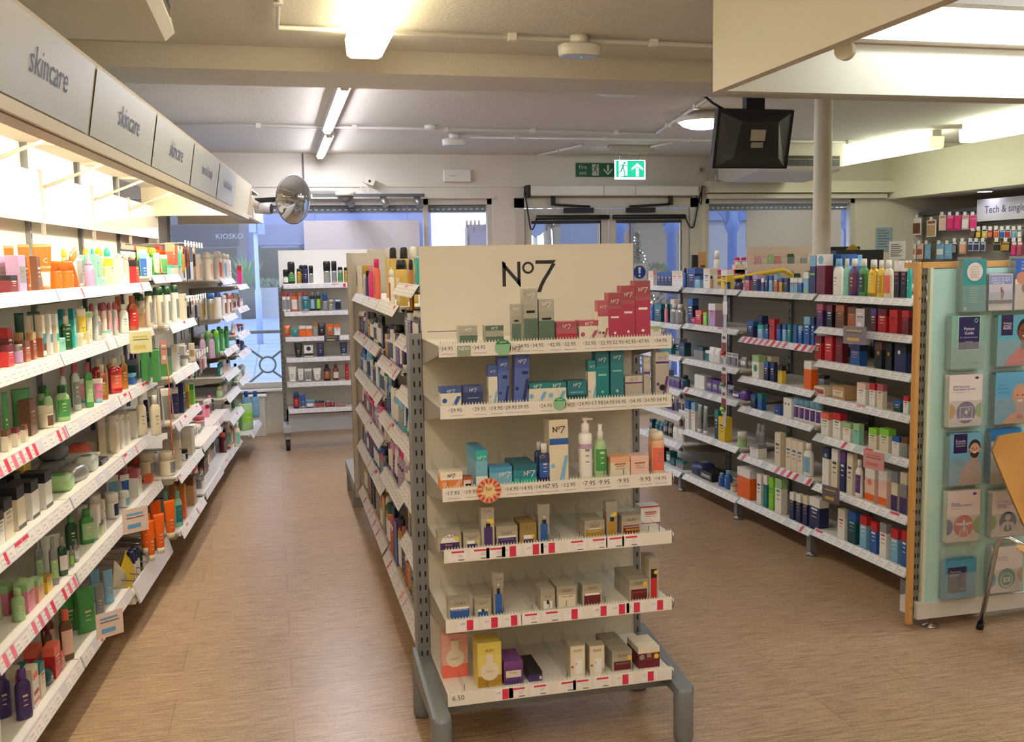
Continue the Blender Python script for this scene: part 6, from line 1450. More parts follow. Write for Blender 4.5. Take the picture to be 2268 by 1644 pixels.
def f_teal(b, w, h, y):
    SEC(b, w, h, y, 0, 1, 0, 1, '3a9a98'); DS(b, w, h, y, .5, .76, .38, '3a66a8', .0004); DS(b, w, h, y, .5, .76, .355, 'e6d9d0', .0008)
    for i, s in enumerate(('Community', 'Pharmacist', 'Advice &', 'Support', 'Services')): TX(b, w, h, y, s, .5, .86-.05*i, .36, '8a8a96')
    for i in range(7): SEC(b, w, h, y, .3, .7-.05*(i % 3), .44-.045*i, .452-.045*i, '9cc4bc', .0005)
    DS(b, w, h, y, .12, .05, .06, 'dcc8c0')
def f_photo(b, w, h, y):
    SEC(b, w, h, y, 0, 1, 0, 1, 'c9c4d4'); SEC(b, w, h, y, 0, 1, .18, .28, '6f6258', .0003); SEC(b, w, h, y, .02, .95, .72, .96, '8d97cc', .0003)
    for i, s in enumerate(('support as your', 'patient to quit', 'smoking')): TX(b, w, h, y, s, .48-.1*(i == 2), .9-.07*i, .8-.3*(i == 2), 'f0f0f6')
    DS(b, w, h, y, .52, .6, .04, '8a6a58'); poly(b, w, h, y, [(.48, .58), (.6, .56), (.64, .44), (.58, .3), (.52, .3), (.5, .44)], '8a5a52'); SEC(b, w, h, y, 0, 1, 0, .12, 'e6ddd2', .0004)
def f_red(b, w, h, y):
    SEC(b, w, h, y, 0, 1, 0, 1, 'ead8cc'); SEC(b, w, h, y, 0, 1, .6, 1, '3a68c0', .0003); poly(b, w, h, y, [(.3, .62), (1, .38), (1, .62)], '3a68c0', .0004); DS(b, w, h, y, .3, .62, .25, 'c88a70', .0006); DS(b, w, h, y, .5, .42, .2, 'a8584c', .0007)
    for i, s in enumerate(('The pharmacy', 'contraception', 'service')): TX(b, w, h, y, s, .55, .93-.06*i, .6, 'e8e8f2')
def f_guide(b, w, h, y):
    SEC(b, w, h, y, 0, 1, 0, 1, '86b6a4'); SEC(b, w, h, y, .2, .87, .35, .985, 'dfe2dc', .0003); SEC(b, w, h, y, .215, .855, .36, .978, '2c2a5c', .0005)
    TX(b, w, h, y, 'Patient', .53, .75, .32, 'f0ecec'); TX(b, w, h, y, 'Guide', .53, .67, .27, 'f0ecec'); TX(b, w, h, y, 'for clinical services', .53, .59, .54, 'b9b2c4'); SEC(b, w, h, y, .4, .65, .505, .512, 'd8b89a', .0008)
    SEC(b, w, h, y, .71, .77, .86, .95, '6fc28e', .0008); SEC(b, w, h, y, .68, .8, .885, .925, '6fc28e', .0008); TX(b, w, h, y, 'Boots', .76, .1, .2, '4a6a62')
def person(b, w, h, y, cx, cz, r, skin, hair, top, hs='short', beard=None):
    q = r*w/h; lo = max(0, cz-3.0*q)
    poly(b, w, h, y, [(max(0, cx-2.6*r), 0.0), (max(0, cx-2.2*r), lo), (cx-.9*r, cz-1.75*q), (min(1, cx+.9*r), cz-1.75*q), (min(1, cx+2.3*r), lo), (min(1, cx+2.6*r), 0.0)], top, .0008)
    poly(b, w, h, y, [(cx-.4*r, cz-.6*q), (cx+.4*r, cz-.6*q), (cx+.5*r, cz-1.9*q), (cx-.5*r, cz-1.9*q)], skin, .0010)
    DS(b, w, h, y, cx, cz+.2*q, r*.98, hair, .0009, sz=1.25); DS(b, w, h, y, cx, cz-.1*q, r*.84, skin, .0012, sz=1.22)
    if beard: DS(b, w, h, y, cx, cz-.3*q, r*.78, beard, .0013, 3.3, 6.1, 1.3)
    for s in (-1, 1): DS(b, w, h, y, cx+s*.34*r, cz+.12*q, r*.09, '2a2020', .0015); DS(b, w, h, y, cx+s*.9*r, cz, r*.16, skin, .0011)
    DS(b, w, h, y, cx, cz-.35*q, r*.36, 'f0e8e0', .0015, 3.2, 6.2, .7); poly(b, w, h, y, [(cx-.1*r, cz-.18*q), (cx+.1*r, cz-.18*q), (cx, cz+.08*q)], hair if beard else top, .0014)
def f_manage(b, w, h, y):
    SEC(b, w, h, y, 0, 1, 0, 1, '62a9be'); SEC(b, w, h, y, .1, .45, .6, 1, '2f2350', .0004); [TX(b, w, h, y, s, .28, .84-.05*i, .24, 'efe8ee') for i, s in enumerate(('Managing', 'your', 'health'))]
    person(b, w, h, y, .82, .66, .24, '7a4a34', '241a18', 'd84a4e'); TX(b, w, h, y, 'Boots', .72, .1, .18, 'e8a090')
def f_nhs(b, w, h, y):
    SEC(b, w, h, y, 0, 1, 0, 1, 'e4dad8'); DS(b, w, h, y, .82, .93, .06, '4a4a94', sz=.6); TX(b, w, h, y, 'NHS Electronic', .36, .77, .5, '4c468c'); TX(b, w, h, y, 'Prescription Service', .44, .72, .66, '4c468c'); SEC(b, w, h, y, .1, .46, .655, .662, '9a94b0', .0005)
    DS(b, w, h, y, .02, .3, .18, 'd9a02e', .0004, -1.57, 1.57, 1.1); DS(b, w, h, y, .98, .3, .18, '86b04a', .0004, 1.57, 4.71, 1.1); DS(b, w, h, y, .52, .27, .29, '6a3a86', .0005)
    for p in ([(.33, .15), (.71, .15), (.71, .38), (.33, .38)],): poly(b, w, h, y, p, 'e8dfe6', .0008); poly(b, w, h, y, [(.355, .165), (.685, .165), (.685, .365), (.355, .365)], '6a3a86', .0010)
    poly(b, w, h, y, [(.29, .12), (.75, .12), (.77, .15), (.27, .15)], 'e8dfe6', .0009)
    poly(b, w, h, y, [(.42, .2), (.5, .185), (.62, .31), (.58, .345), (.52, .34)], 'e8dfe6', .0012); DS(b, w, h, y, .465, .21, .055, 'e8dfe6', .0012); DS(b, w, h, y, .585, .32, .05, 'e8dfe6', .0012)
def f_weight(b, w, h, y):
    SEC(b, w, h, y, 0, 1, 0, 1, '62a8cc'); [TX(b, w, h, y, s, .24, .76-.075*i, .32, '3a74a4') for i, s in enumerate(('Weight Loss', 'Treatment', 'service'))]; [SEC(b, w, h, y, .08, .3, .48-.035*i, .488-.035*i, '3a74a4', .0005) for i in range(4)]
    person(b, w, h, y, .74, .52, .24, 'd8977c', 'b6a090', 'e0955e'); DS(b, w, h, y, .74, .12, .09, 'b0705a', .0016, sz=.6)
def f_ed(b, w, h, y):
    SEC(b, w, h, y, 0, 1, 0, 1, '74b0ca'); SEC(b, w, h, y, .12, .54, .62, .985, '2c2352', .0004); [TX(b, w, h, y, s, .33, .85-.045*i, .3, 'e6deea') for i, s in enumerate(('Erectile', 'Dysfunction', 'treatment'))]; [SEC(b, w, h, y, .12, .45, .52-.03*i, .526-.03*i, '4a7a9c', .0005) for i in range(5)]
    person(b, w, h, y, .78, .68, .19, 'd2a084', '3a2a24', 'c9a698', beard='4a3226')
def f_blue(b, w, h, y):
    SEC(b, w, h, y, 0, 1, 0, 1, 'c9c0b4'); SEC(b, w, h, y, 0, 1, .78, 1, '2f7ac0', .0003); SEC(b, w, h, y, .1, .35, .66, .84, '6a5248', .0005)
def f_mal(b, w, h, y):
    SEC(b, w, h, y, 0, 1, 0, 1, 'e6d8d6'); DS(b, w, h, y, .82, .92, .06, '4a4a94', sz=.6); TX(b, w, h, y, 'Malaria', .24, .75, .24, '4c468c'); TX(b, w, h, y, 'Prevention Service', .42, .71, .62, '4c468c'); SEC(b, w, h, y, .1, .45, .645, .652, '9a94b0', .0005)
    DS(b, w, h, y, 0, .3, .18, '3f5a96', .0004, -1.57, 1.57, 1.2); DS(b, w, h, y, 1, .3, .2, '86b04a', .0004, 1.57, 4.71, 1.2); DS(b, w, h, y, .51, .3, .3, 'd83a38', .0005); W_ = 'f0e2de'
    poly(b, w, h, y, [(.48, .42), (.54, .42), (.55, .2), (.52, .16), (.49, .2)], W_, .001)
    for s in (-1, 1):
        poly(b, w, h, y, [(.51, .35), (.51+s*.26, .375), (.51+s*.26, .34), (.51+s*.06, .31)], W_, .001)
        for q in ((.44, .12, .18), (.36, .15, .1)): poly(b, w, h, y, [(.51, .3), (.51+s*q[1], q[2]), (.51+s*(q[1]+.02), q[2]+.005), (.51+s*.02, .31)], W_, .0011)
def f_copd(b, w, h, y):
    SEC(b, w, h, y, 0, 1, 0, 1, 'e2d6d4'); [TX(b, w, h, y, s, .38-.08*(i == 2), .76-.055*i, .5-.2*(i == 2), '6a64a0') for i, s in enumerate(('Chronic Obstructive', 'Pulmonary Disease', '(COPD)'))]
    DS(b, w, h, y, 0, .32, .16, '86b04a', .0004, -1.57, 1.57, 1.2); DS(b, w, h, y, 1, .36, .16, 'e08a3a', .0004, 1.57, 4.71, 1.2); DS(b, w, h, y, .5, .32, .27, '33285e', .0005); DS(b, w, h, y, .5, .41, .09, 'cfc0c4', .0008); DS(b, w, h, y, .5, .14, .26, 'cfc0c4', .0007, 0, 3.14159, .9)
    for s in (-1, 1): poly(b, w, h, y, [(.5+s*.03, .12), (.5+s*.12, .12), (.5+s*.08, .24), (.5+s*.04, .24)], '33285e', .001)
def f_pharm(b, w, h, y):
    SEC(b, w, h, y, 0, 1, 0, 1, '4f9cc0'); SEC(b, w, h, y, .08, .68, .15, .82, '2a2450', .0004); SEC(b, w, h, y, .08, .68, .15, .38, '3a3448', .0006); TX(b, w, h, y, 'Pharmacy', .32, .7, .36, 'e6e0ea'); TX(b, w, h, y, 'services', .29, .62, .3, 'e6e0ea'); TX(b, w, h, y, 'Boots', .55, .25, .16, 'd8d0dc')
def f_test(b, w, h, y):
    SEC(b, w, h, y, 0, 1, 0, 1, 'e4dcda'); DS(b, w, h, y, .86, .93, .06, '4a4a94', sz=.6); TX(b, w, h, y, 'Type 2 diabetes', .3, .77, .4, '6a64a0'); SEC(b, w, h, y, .1, .6, .71, .717, '9a94b0', .0005)
    DS(b, w, h, y, 0, .3, .16, '4a90c8', .0004, -1.57, 1.57, 1.3); DS(b, w, h, y, 1, .36, .16, 'e08a3a', .0004, 1.57, 4.71, 1.2); DS(b, w, h, y, .5, .3, .28, '3c8478', .0005); DS(b, w, h, y, .5, .26, .2, 'dfe4dc', .0008); DS(b, w, h, y, .5, .27, .17, '3c8478', .0010); SEC(b, w, h, y, .4, .62, .22, .32, 'e6eae4', .0013); SEC(b, w, h, y, .47, .55, .25, .29, '3c8478', .0015)
holder(2131, 2185, 574, 690, 'teal community pharmacist leaflets with white circle, top row', f_teal, '2f7f7e')
holder(2189, 2244, 606, 688, 'quit smoking leaflets with jumping figure on a beach', f_photo, 'b9b4c0')
holder(2246, 2298, 572, 686, 'blue and peach contraception leaflets at the right edge', f_red, '2f6a80')
holder(2105, 2181, 698, 818, 'green Patient Guide leaflets with dark blue panel', f_guide, '6f9e8c')
holder(2207, 2285, 696, 811, 'Managing your health leaflets with smiling man in red', f_manage, '4a8a78')
holder(2100, 2177, 828, 947, 'white prescription service leaflets with purple laptop circle', f_nhs, 'cfc8b4')
holder(2202, 2280, 822, 940, 'weight loss leaflets with smiling grey haired woman', f_weight, '3a6a78')
holder(2101, 2175, 957, 1077, 'pale blue treatment leaflets with bearded smiling man', f_ed, '3f7c80')
holder(2192, 2262, 948, 1072, 'blue topped leaflets half hidden by the chair', f_blue, '3f7ca8')
holder(2096, 2172, 1083, 1203, 'white malaria leaflets with red mosquito circle', f_mal, 'cfc8b4')
holder(2195, 2270, 1083, 1191, 'white lung disease leaflets with dark person symbol', f_copd, 'cfc8c4')
holder(2092, 2164, 1209, 1329, 'short blue pharmacy services leaflets in nearly empty holder', f_pharm, '3f8cb0', yb=1244)
holder(2193, 2266, 1207, 1315, 'white leaflets with green round testing symbol', f_test, 'b8bcb4')
# chair, partly outside the frame
t = empty('plywood_chair', (3.17, 3.5, 0), label='moulded beech plywood chair on bent chrome legs at right edge', cat='chair')
b = MB(); N_, M_ = 14, 8; top = bp(2200, 968, y=3.5); vs = []
for j in range(M_+1):
    f = j/M_; wd = .252*(.26+.74*(f/.9)**.9) if f < .9 else .252*(1-((f-.9)/.1)**2*.16)
    for i in range(N_+1):
        g = i/N_*2-1; vs.append((g*wd, -.05*g*g+.05-.05*(1-f), .46+f*(top.z-.46)))
for o in (0, .011): b.raw([(x, y+o, z) for x, y, z in vs], [(j*(N_+1)+i, j*(N_+1)+i+1, (j+1)*(N_+1)+i+1, (j+1)*(N_+1)+i) if o == 0 else (j*(N_+1)+i, (j+1)*(N_+1)+i, (j+1)*(N_+1)+i+1, j*(N_+1)+i+1) for j in range(M_) for i in range(N_)], mat('c9954f', .4, noise=.08, nscale=5, stretch=(1, 1, .1)), True)
E1 = [i for i in range(N_+1)]+[j*(N_+1)+N_ for j in range(1, M_+1)]+[M_*(N_+1)+i for i in range(N_-1, -1, -1)]+[j*(N_+1) for j in range(M_-1, 0, -1)]
for k in range(len(E1)): a, c = vs[E1[k]], vs[E1[(k+1) % len(E1)]]; b.face([a, (a[0], a[1]+.011, a[2]), (c[0], c[1]+.011, c[2]), c], mat('8a6a40'))
o = b.build('backrest', t); o.location = (0, -.0, 0)
b = MB(); b.loft([(.445, .2, .2, 3.2, mat('c9954f', .4)), (.457, .21, .21, 3.2, mat('c9954f', .4))], 24, y0=-.24); b.build('seat', t)
for sx in (-1, 1):
    b = MB(); b.tube([(sx*.136, .165, .012), (sx*.178, .03, .43), (sx*.182, .0, .465), (sx*.165, -.03, .478), (sx*.1, -.1, .435)], .0115, CHROME, 10); o = b.build('leg', t); b = MB(); b.tube([(sx*.135, .17, 0), (sx*.139, .155, .035)], .016, BLACK, 10); b.build('foot_cap', o)
    b = MB(); b.tube([(sx*.26, -.46, .012), (sx*.21, -.4, .40), (sx*.2, -.37, .43), (sx*.12, -.2, .435)], .0115, CHROME, 10); o = b.build('leg', t); b = MB(); b.tube([(sx*.262, -.465, 0), (sx*.257, -.45, .035)], .016, BLACK, 10); b.build('foot_cap', o)
# ================================================================== RIGHT BACKGROUND
# peg wall beyond the bulkhead
b = MB(); b.box(7.5, 7.52, 6.5, YF, .2, 2.2, mat('8f8678', .7))
tag(b.build('pegboard_panel'), 'beige pegboard wall under the bulkhead holding carded accessories', 'pegboard')
b = MB(); b.box(7.44, 7.5, 9.2, YF, 2.16, 2.2, DGREY); b.build('top_track', bpy.data.objects['pegboard_panel'])
q1, q2 = bp(2166, 443, x=7.4), bp(2166, 491, x=7.4); b = MB(); b.box(7.39, 7.41, 7.4, q1.y, q2.z, q1.z, mat('cfccd8', .4)); b.text('Tech & single use cameras', (7.388, q1.y-.7, (q1.z+q2.z)/2+.0), Vector((0, -1, 0)), ZA, 1.15, mat('4a447c')); tag(b.build('category_sign'), 'white sign reading Tech & single use cameras', 'sign')
b = MB(); b.disc((7.7, 9.1, 2.349), XA, Vector((0, 1, 0)), .01, .01, WHITE, 4)
t = empty('recessed_downlight', (7.28, 8.95, 2.35), label='small recessed downlight under the bulkhead above the sign', cat='ceiling light'); b = MB(); b.loft([(-.01, .08, .08, 2, WHITE), (0, .09, .09, 2, WHITE)], 20); b.disc((0, 0, -.0105), XA, Vector((0, 1, 0)), .07, .07, glow('fff8ff', 8), 20); b.build('disc', t)
slab('trim_7', 7.12, 9, -4.2, YF, 2.36, 2.42, WALLP)
FP = Frame(-90)  # faces -x : u=-y, v=-x
def pegitem(x0, x1, yt, yb, c, label, k='hang', xw=7.38):
    a, d = bp(x0, yt, x=xw), bp(x1, yb, x=xw); w = abs(a.y-d.y); h = a.z-d.z
    place(k, FP, -(a.y+d.y)/2, -xw, d.z, w, .03, h, c, uniq(label, ''), 1)
    bb = MB(); bb.tube([(0, 0, 0), (0, -.11, 0)], .003, CHROME, 5); bb.box(-.025, .025, -.13, -.127, -.02, .02, TKW); tag(bb.build('display_hook', loc=(7.5, (a.y+d.y)/2, a.z+.015), rz=FP.th), 'chrome hook with white price tab on the beige pegboard wall', 'hook', 'display hooks on the beige pegboard')
pegitem(2022, 2040, 484, 520, ['brown', 'white', 'white'], 'brown carded accessory high on beige pegboard, leftmost')
pegitem(2053, 2073, 488, 524, ['tan', 'white', 'copper'], 'tan carded accessory high on beige pegboard, second')
for i in range(5): pegitem(2080+i*17, 2094+i*17, 477, 510-(i > 2)*2, [['offpink', 'white', 'tan'], ['hotpink', 'hotpink', 'pink'], ['hotpink', 'hotpink', 'hotpink'], ['white', 'offpink', 'pink'], ['hotpink', 'pink', 'hotpink']][i], ['white and tan carded case', 'first hot pink phone case', 'second hot pink phone case', 'white phone case', 'third hot pink phone case'][i]+' on beige pegboard')
for i in range(9): pegitem(2150+i*13, 2160+i*13, 508+i % 2, 527, [['brown', 'black', 'white'], ['yellow', 'black', 'yellow'], ['yellow', 'white', 'black'], ['coral', 'black', 'orange'], ['orange', 'white', 'red'], ['blue', 'white', 'sky'], ['red', 'white', 'blue'], ['sky', 'white', 'grey'], ['white', 'grey', 'sky']][i], '%s carded cable in middle peg row, %s' % (['brown', 'yellow', 'bright yellow', 'coral', 'orange', 'blue', 'red', 'sky blue', 'white'][i], 'left part' if i < 5 else 'right part'))
for i, (a, c) in enumerate(((2015, 2026), (2029, 2042), (2046, 2058), (2072, 2088), (2090, 2106))): pegitem(a, c, 540, 574, [['white', 'offpink', 'coral'], ['offpink', 'white', 'copper'], ['sky', 'white', 'sky'], ['sky', 'sky', 'white'], ['sky', 'sky', 'sky']][i], ['white and coral pouch', 'blush carded pouch', 'slim pale blue pouch', 'wide pale blue pouch', 'plain pale blue pouch'][i]+' in lower peg row', 'bag')
for i, (a, c, yb) in enumerate(((2110, 2119, 562), (2125, 2139, 562), (2145, 2155, 556), (2157, 2169, 556), (2173, 2182, 556), (2200, 2216, 557), (2218, 2238, 557), (2241, 2251, 568), (2254, 2264, 568))): pegitem(a, c, 535, yb, [['grey', 'black', 'white'], ['peach', 'peach', 'white'], ['navy', 'white', 'blue'], ['navy', 'white', 'navy'], ['navy', 'white', 'sky'], ['black', 'gold', 'black'], ['gold', 'black', 'gold'], ['hotpink', 'rose', 'white'], ['rose', 'hotpink', 'white']][i], ['grey carded earphones', 'peach carded sponge', 'first white and navy carded plug', 'second white and navy carded plug', 'third white and navy carded plug', 'black and gold battery pack', 'gold and black battery pack', 'hot pink boxed camera', 'rose pink boxed camera'][i]+' in lower peg row')
b = MB(); q = bp(2195, 567, x=7.0); 
# low unit between, and the things standing on top of it, behind the right gondola
t = empty('low_gondola', (0, 0, 0), label='low cream gondola standing behind the right gondola', cat='shelving')
b = MB(); b.box(4.1, 6.4, 7.6, 8.5, .1, 1.38, mat('b9b0a0', .6)); b.build('carcass', t); b = MB(); b.box(4.05, 6.45, 7.5, 8.6, 1.38, 1.41, WHITE); b.build('top_shelf', t)
b = MB(); b.box(4.2, 6.3, 7.7, 8.4, 0, .1, DGREY); b.build('plinth', t)
FT2 = Frame(0, (0, 0)); TV = -7.6
row(FT2, TV, 1.41, 'low gondola behind the right one', '''
box 1532 1546 565 1 black/black/gold | small black box by the door frame |
box 1547 1565 558 1 tan/tan/brown | kraft card notice | r=.2
can 1581 1594 555 1 white/white/- | white tub |
tray 1569 1609 571 1 hotpink/rose/white | long magenta carton, upper left | z=1.5,h=.1
tray 1609 1651 569 1 hotpink/rose/white | long magenta carton, upper right | z=1.5,h=.1
tray 1548 1590 586 1 rose/hotpink/white | long magenta carton, lower left | h=.085
tray 1590 1640 586 1 rose/rose/hotpink | long magenta carton, lower middle | h=.085
can 1626 1640 547 1 pink/red/white | red striped tub, left | z=1.6,h=.1
can 1641 1654 547 1 lilac/red/white | red striped tub, right | z=1.6,h=.1
box 1625 1650 586 1 cream/cream/grey | cream carton | 
''', .4)
t = empty('card_display_rack', (0, 0, 0), label='clear tiered rack of pastel cards behind the right gondola', cat='display rack')
for k, (y0, y1_, yd) in enumerate(((545, 583, 8.3), (583, 628, 8.0))):
    a, c = bp(1655, y1_, y=yd), bp(1801, y0, y=yd); b = MB(); b.box(a.x, c.x, yd, yd+.01, a.z-.08, c.z, mat('d9c4b8', .4)); b.box(a.x, c.x, yd-.04, yd-.038, a.z-.08, a.z+.05, CLEAR)
    b.build('tier', t)
    for i, cc in enumerate(['offpink', 'pink', 'cream', 'palegreen', 'coral', 'cream', 'darkgreen', 'cream', 'grey', 'cream'] if k == 0 else ['pink', 'cream', 'rose', 'lilac', 'violet', 'cream', 'grey', 'darkgreen', 'cream', 'copper']):
        w_ = (c.x-a.x)/10; b = MB(); b.box(a.x+i*w_+.004, a.x+(i+1)*w_-.004, yd-.012, yd-.004, a.z-.06, c.z-.07-.02*(i % 3), cm(cc)); tag(b.build('greeting_card'), '%s card in the %s tier of the clear card rack%s' % (cw(cc), 'upper' if k == 0 else 'lower', '' if i not in (5, 7, 9, 8) else {5: ', in the middle', 7: ', right of middle', 8: ', near right end', 9: ', at right end'}[i]), 'card')
b = MB(); a = bp(1700, 605, y=7.3); b.tube([(-.7, 0, -.12), (-.35, 0, -.06), (0, 0, -.01), (.22, 0, .02), (.3, 0, -.02), (.3, 0, -.14)], .02, cm('yellow'), 8); b.raw([(-.7, .0, -.2), (.3, 0, -.2), (.28, 0, -.01), (-.35, 0, -.07), (-.7, 0, -.13)], [(0, 1, 2, 3, 4)], cm('cream')); b.box(-.75, .32, -.0, .08, -.24, -.2, cm('cream'))
b.box(-.6, .2, .0, .06, -.35, -.2, cm('cream'))
tag(b.build('header_topper', loc=(a.x, 7.45, a.z)), 'cream display topper with curved yellow edge behind right gondola', 'display')
b = MB(); a, c = bp(1806, 577, y=8.6), bp(1905, 546, y=8.6); b.box(a.x, c.x, 8.6, 8.9, a.z-.02, c.z, BLACK); b.box(a.x+.05, a.x+.1, 8.7, 8.8, 1.38, a.z, DGREY); a, c = bp(1852, 575, y=8.3), bp(1957, 553, y=8.3); b.box(a.x, c.x, 8.3, 8.5, 1.38, c.z, mat('1c1c20')); tag(b.build('till_screen'), 'dark screen and box behind the white pole', 'screen')
a = bp(1890, 549, y=8.55); b = MB(); b.raw([(-.07, 0, -.02), (.08, 0, -.02), (0, 0, .035), (-.07, .02, -.02), (.08, .02, -.02), (0, .02, .035)], [(0, 1, 2), (5, 4, 3), (0, 2, 5, 3), (1, 4, 5, 2), (0, 3, 4, 1)], cm('gold')); tag(b.build('warning_sticker', loc=(a.x, 8.56, a.z)), 'small yellow triangle on the dark screen', 'sticker')
for (x0, x1, y0, y1_, yy_, c1, nm_, lb) in ((1939, 1977, 504, 556, YF-.01, '9db8c4', 'wall_notice', 'pale blue printed notice on the far wall right of window'), (1968, 2006, 534, 575, 8.6, 'd2c4cc', 'small_notice', 'pale pink notice card standing above the right gondola')):
    a, c = bp(x0, y1_, y=yy_), bp(x1, y0, y=yy_); b = MB(); b.box(a.x, c.x, yy_-.004, yy_, a.z, c.z, mat(c1)); w_ = c.x-a.x
    for i in range(7): zz = c.z-.03-i*(c.z-a.z-.05)/7; b.box(a.x+w_*.1, a.x+w_*(.6+.05*(i*3 % 5)), yy_-.006, yy_-.004, zz-.008, zz, INK)
    if 'small' in nm_: b.box((a.x+c.x)/2-.01, (a.x+c.x)/2+.01, yy_, yy_+.01, 1.41, a.z, CLEAR)
    tag(b.build(nm_), lb, 'notice')
# window boards: backs of posters facing the street
for (x0, x1, y0, y1_, lb) in ((678, 928, 487, 640, 'large pale poster back standing in the left shop window'), (1652, 1862, 465, 600, 'large pale poster back hanging in the right shop window')):
    a, c = bp(x0, y1_, y=YF-.06), bp(x1, y0, y=YF-.06); b = MB(); n_ = 12; w_ = c.x-a.x; P = []
    for i in range(n_+1): P.append((a.x+w_*i/n_, YF-.06+.01*math.sin(i*.9)))
    for i in range(n_): b.face([(P[i][0], P[i][1], a.z), (P[i+1][0], P[i+1][1], a.z), (P[i+1][0], P[i+1][1], c.z), (P[i][0], P[i][1], c.z)], mat('cdc6cc', .6), True)
    for i in range(n_): b.face([(P[i][0], P[i][1]+.004, c.z), (P[i+1][0], P[i+1][1]+.004, c.z), (P[i+1][0], P[i+1][1]+.004, a.z), (P[i][0], P[i][1]+.004, a.z)], mat('8a90b0', .6), True)
    for f in (.1, .9): b.tube([(a.x+w_*f, YF-.05, c.z), (a.x+w_*f, YF-.05, 2.35)], .002, GREY, 4)
    tag(b.build('window_poster'), lb, 'poster')
# small white heater cabinet by the window and the leaning brolly-like pole
t = empty('wall_cabinet', (0, 0, 0), label='small white boxed cabinet under the window at the left wall end', cat='cabinet'); b = MB(); b.cbox(-.33, -.14, YF-.2, YF-.02, .0, .4, CREAM, .005); b.build('body', t); b = MB(); b.cbox(-.35, -.12, YF-.22, YF-.01, .4, .42, WHITE, .004); b.build('top', t)
# ================================================================== OUTSIDE
GZ0 = -.12
SKYM = None
slab('ground_outside', -60, 90, YF+.17, 44, GZ0-.1, GZ0, mat('6f84b0', .8, noise=.08, nscale=2, name='paving')).name = 'pavement'
b = MB()
for i in range(14): b.box(-8, 12, 11+i*1.1, 11.02+i*1.1, GZ0, GZ0+.002, mat('5a6a8c'))
for i in range(16): b.box(-7+i*1.1, -6.98+i*1.1, 10.5, 26, GZ0, GZ0+.002, mat('5a6a8c'))
struct(b.build('paving_joints'))
slab('ground_far', -60, 140, 44, 160, GZ0-.14, GZ0-.04, mat('6c7484', .9)).name = 'roadway'
# window X-bars in front of the low glazing
t = empty('window_barrier', (0, 0, 0), label='dark metal barrier with X bars and centre ring outside the left window', cat='barrier')
yb_ = YF+.6; cpt = bp(593, 808, y=yb_); b = MB(); l, r_ = cpt.x-.42, cpt.x+.42; hb, lb_ = bp(593, 735, y=yb_).z, bp(593, 880, y=yb_).z
b.tube([(l-.4, yb_, hb), (r_+.4, yb_, hb)], .018, DKF, 8); b.tube([(l-.4, yb_, .1), (r_+.4, yb_, .1)], .018, DKF, 8); b.tube([(l-.05, yb_, hb), (l-.05, yb_, GZ0)], .02, DKF, 8); b.tube([(r_+.05, yb_, hb), (r_+.05, yb_, GZ0)], .02, DKF, 8); b.build('rail', t)
b = MB()
for sx in (-1, 1):
    for sz in (-1, 1): b.tube([(cpt.x+sx*.055, yb_, cpt.z+sz*.075), (cpt.x+sx*.42, yb_, cpt.z+sz*(hb-cpt.z))], .013, DKF, 6)
b.tube([(cpt.x+.085*math.cos(a*.3927), yb_, cpt.z+.085*math.sin(a*.3927)) for a in range(17)], .011, DKF, 6); b.build('cross_bars', t)
# lamp post
q = bp(577, 762, z=GZ0); b = MB(); pl = mat('8fa6cc', .5); t = empty('lamp_post', (q.x, q.y, GZ0), label='pale blue street post standing on the pavement outside', cat='street post')
b.loft([(0, .075, .075, 2, pl), (1.25, .075, .075, 2, pl), (1.35, .05, .05, 2, pl), (4.6, .047, .047, 2, pl)], 16); b.build('pole', t); b = MB(); b.box(-.14, .02, -.1, .0, 2.65, 3.3, mat('7f98c4')); b.box(.06, .22, -.1, .0, 2.6, 3.1, mat('6f8ac0')); b.build('sign_box', t)
# buildings across the street
def building(x0, x1, y, h, wall, label, name='building', floors=2, shop=None, roof=None, win='3a4258', depth=6, step=2.2, wz=4.2):
    t = empty(name, ((x0+x1)/2, y, GZ0), label=label, cat='building'); w = (x1-x0)/2
    b = MB(); b.box(-w, w, 0, depth, 0, h, mat(wall, .8, noise=.06, nscale=3)); b.build('wall', t)
    if shop:
        b = MB(); b.box(-w+.3, w-.3, -.06, 0, 2.7, 3.5, mat(shop[1], .5)); b.build('fascia', t); b = MB(); b.box(-w+.4, w-.4, -.04, 0, .4, 2.6, mat(shop[0], .2))
        for i in range(int(2*w/1.6)): b.box(-w+.4+i*1.6, -w+.5+i*1.6, -.07, 0, 0, 2.7, mat('20222c'))
        b.build('shop_window', t)
    z = wz
    while z < h-1.4:
        x = -w+.8
        while x < w-1.2:
            b = MB(); b.box(x, x+1.0, -.03, 0, z, z+1.3, mat(win, .2)); b.box(x-.06, x+1.06, -.08, 0, z-.1, z, mat('c4c8d4')); b.build('window', t); x += step
        z += 2.6
    if roof: b = MB(); b.raw([(-w, 0, h), (w, 0, h), (w, depth, h), (-w, depth, h), (-w, depth/2, h+1.4), (w, depth/2, h+1.4)], [(0, 1, 5, 4), (2, 3, 4, 5), (0, 4, 3), (1, 2, 5)], mat(roof, .8)); b.build('roof', t)
    return t
yB = 40
xl = bp(470, 500, y=yB).x; xm = bp(690, 500, y=yB).x; xr = bp(955, 500, y=yB).x
tb = building(xl-6, bp(545, 500, y=yB).x, yB-.4, 14, '5a5a66', 'dark fronted shop building across the street, far left', shop=('12131a', '26283a'))
a = bp(508, 524, y=yB-.5); b = MB(); b.text('KIOSKO', (a.x-tb.location.x, -.1, a.z-GZ0), XA, ZA, 1.0, mat('8f99b0')); b.build('lettering', tb)
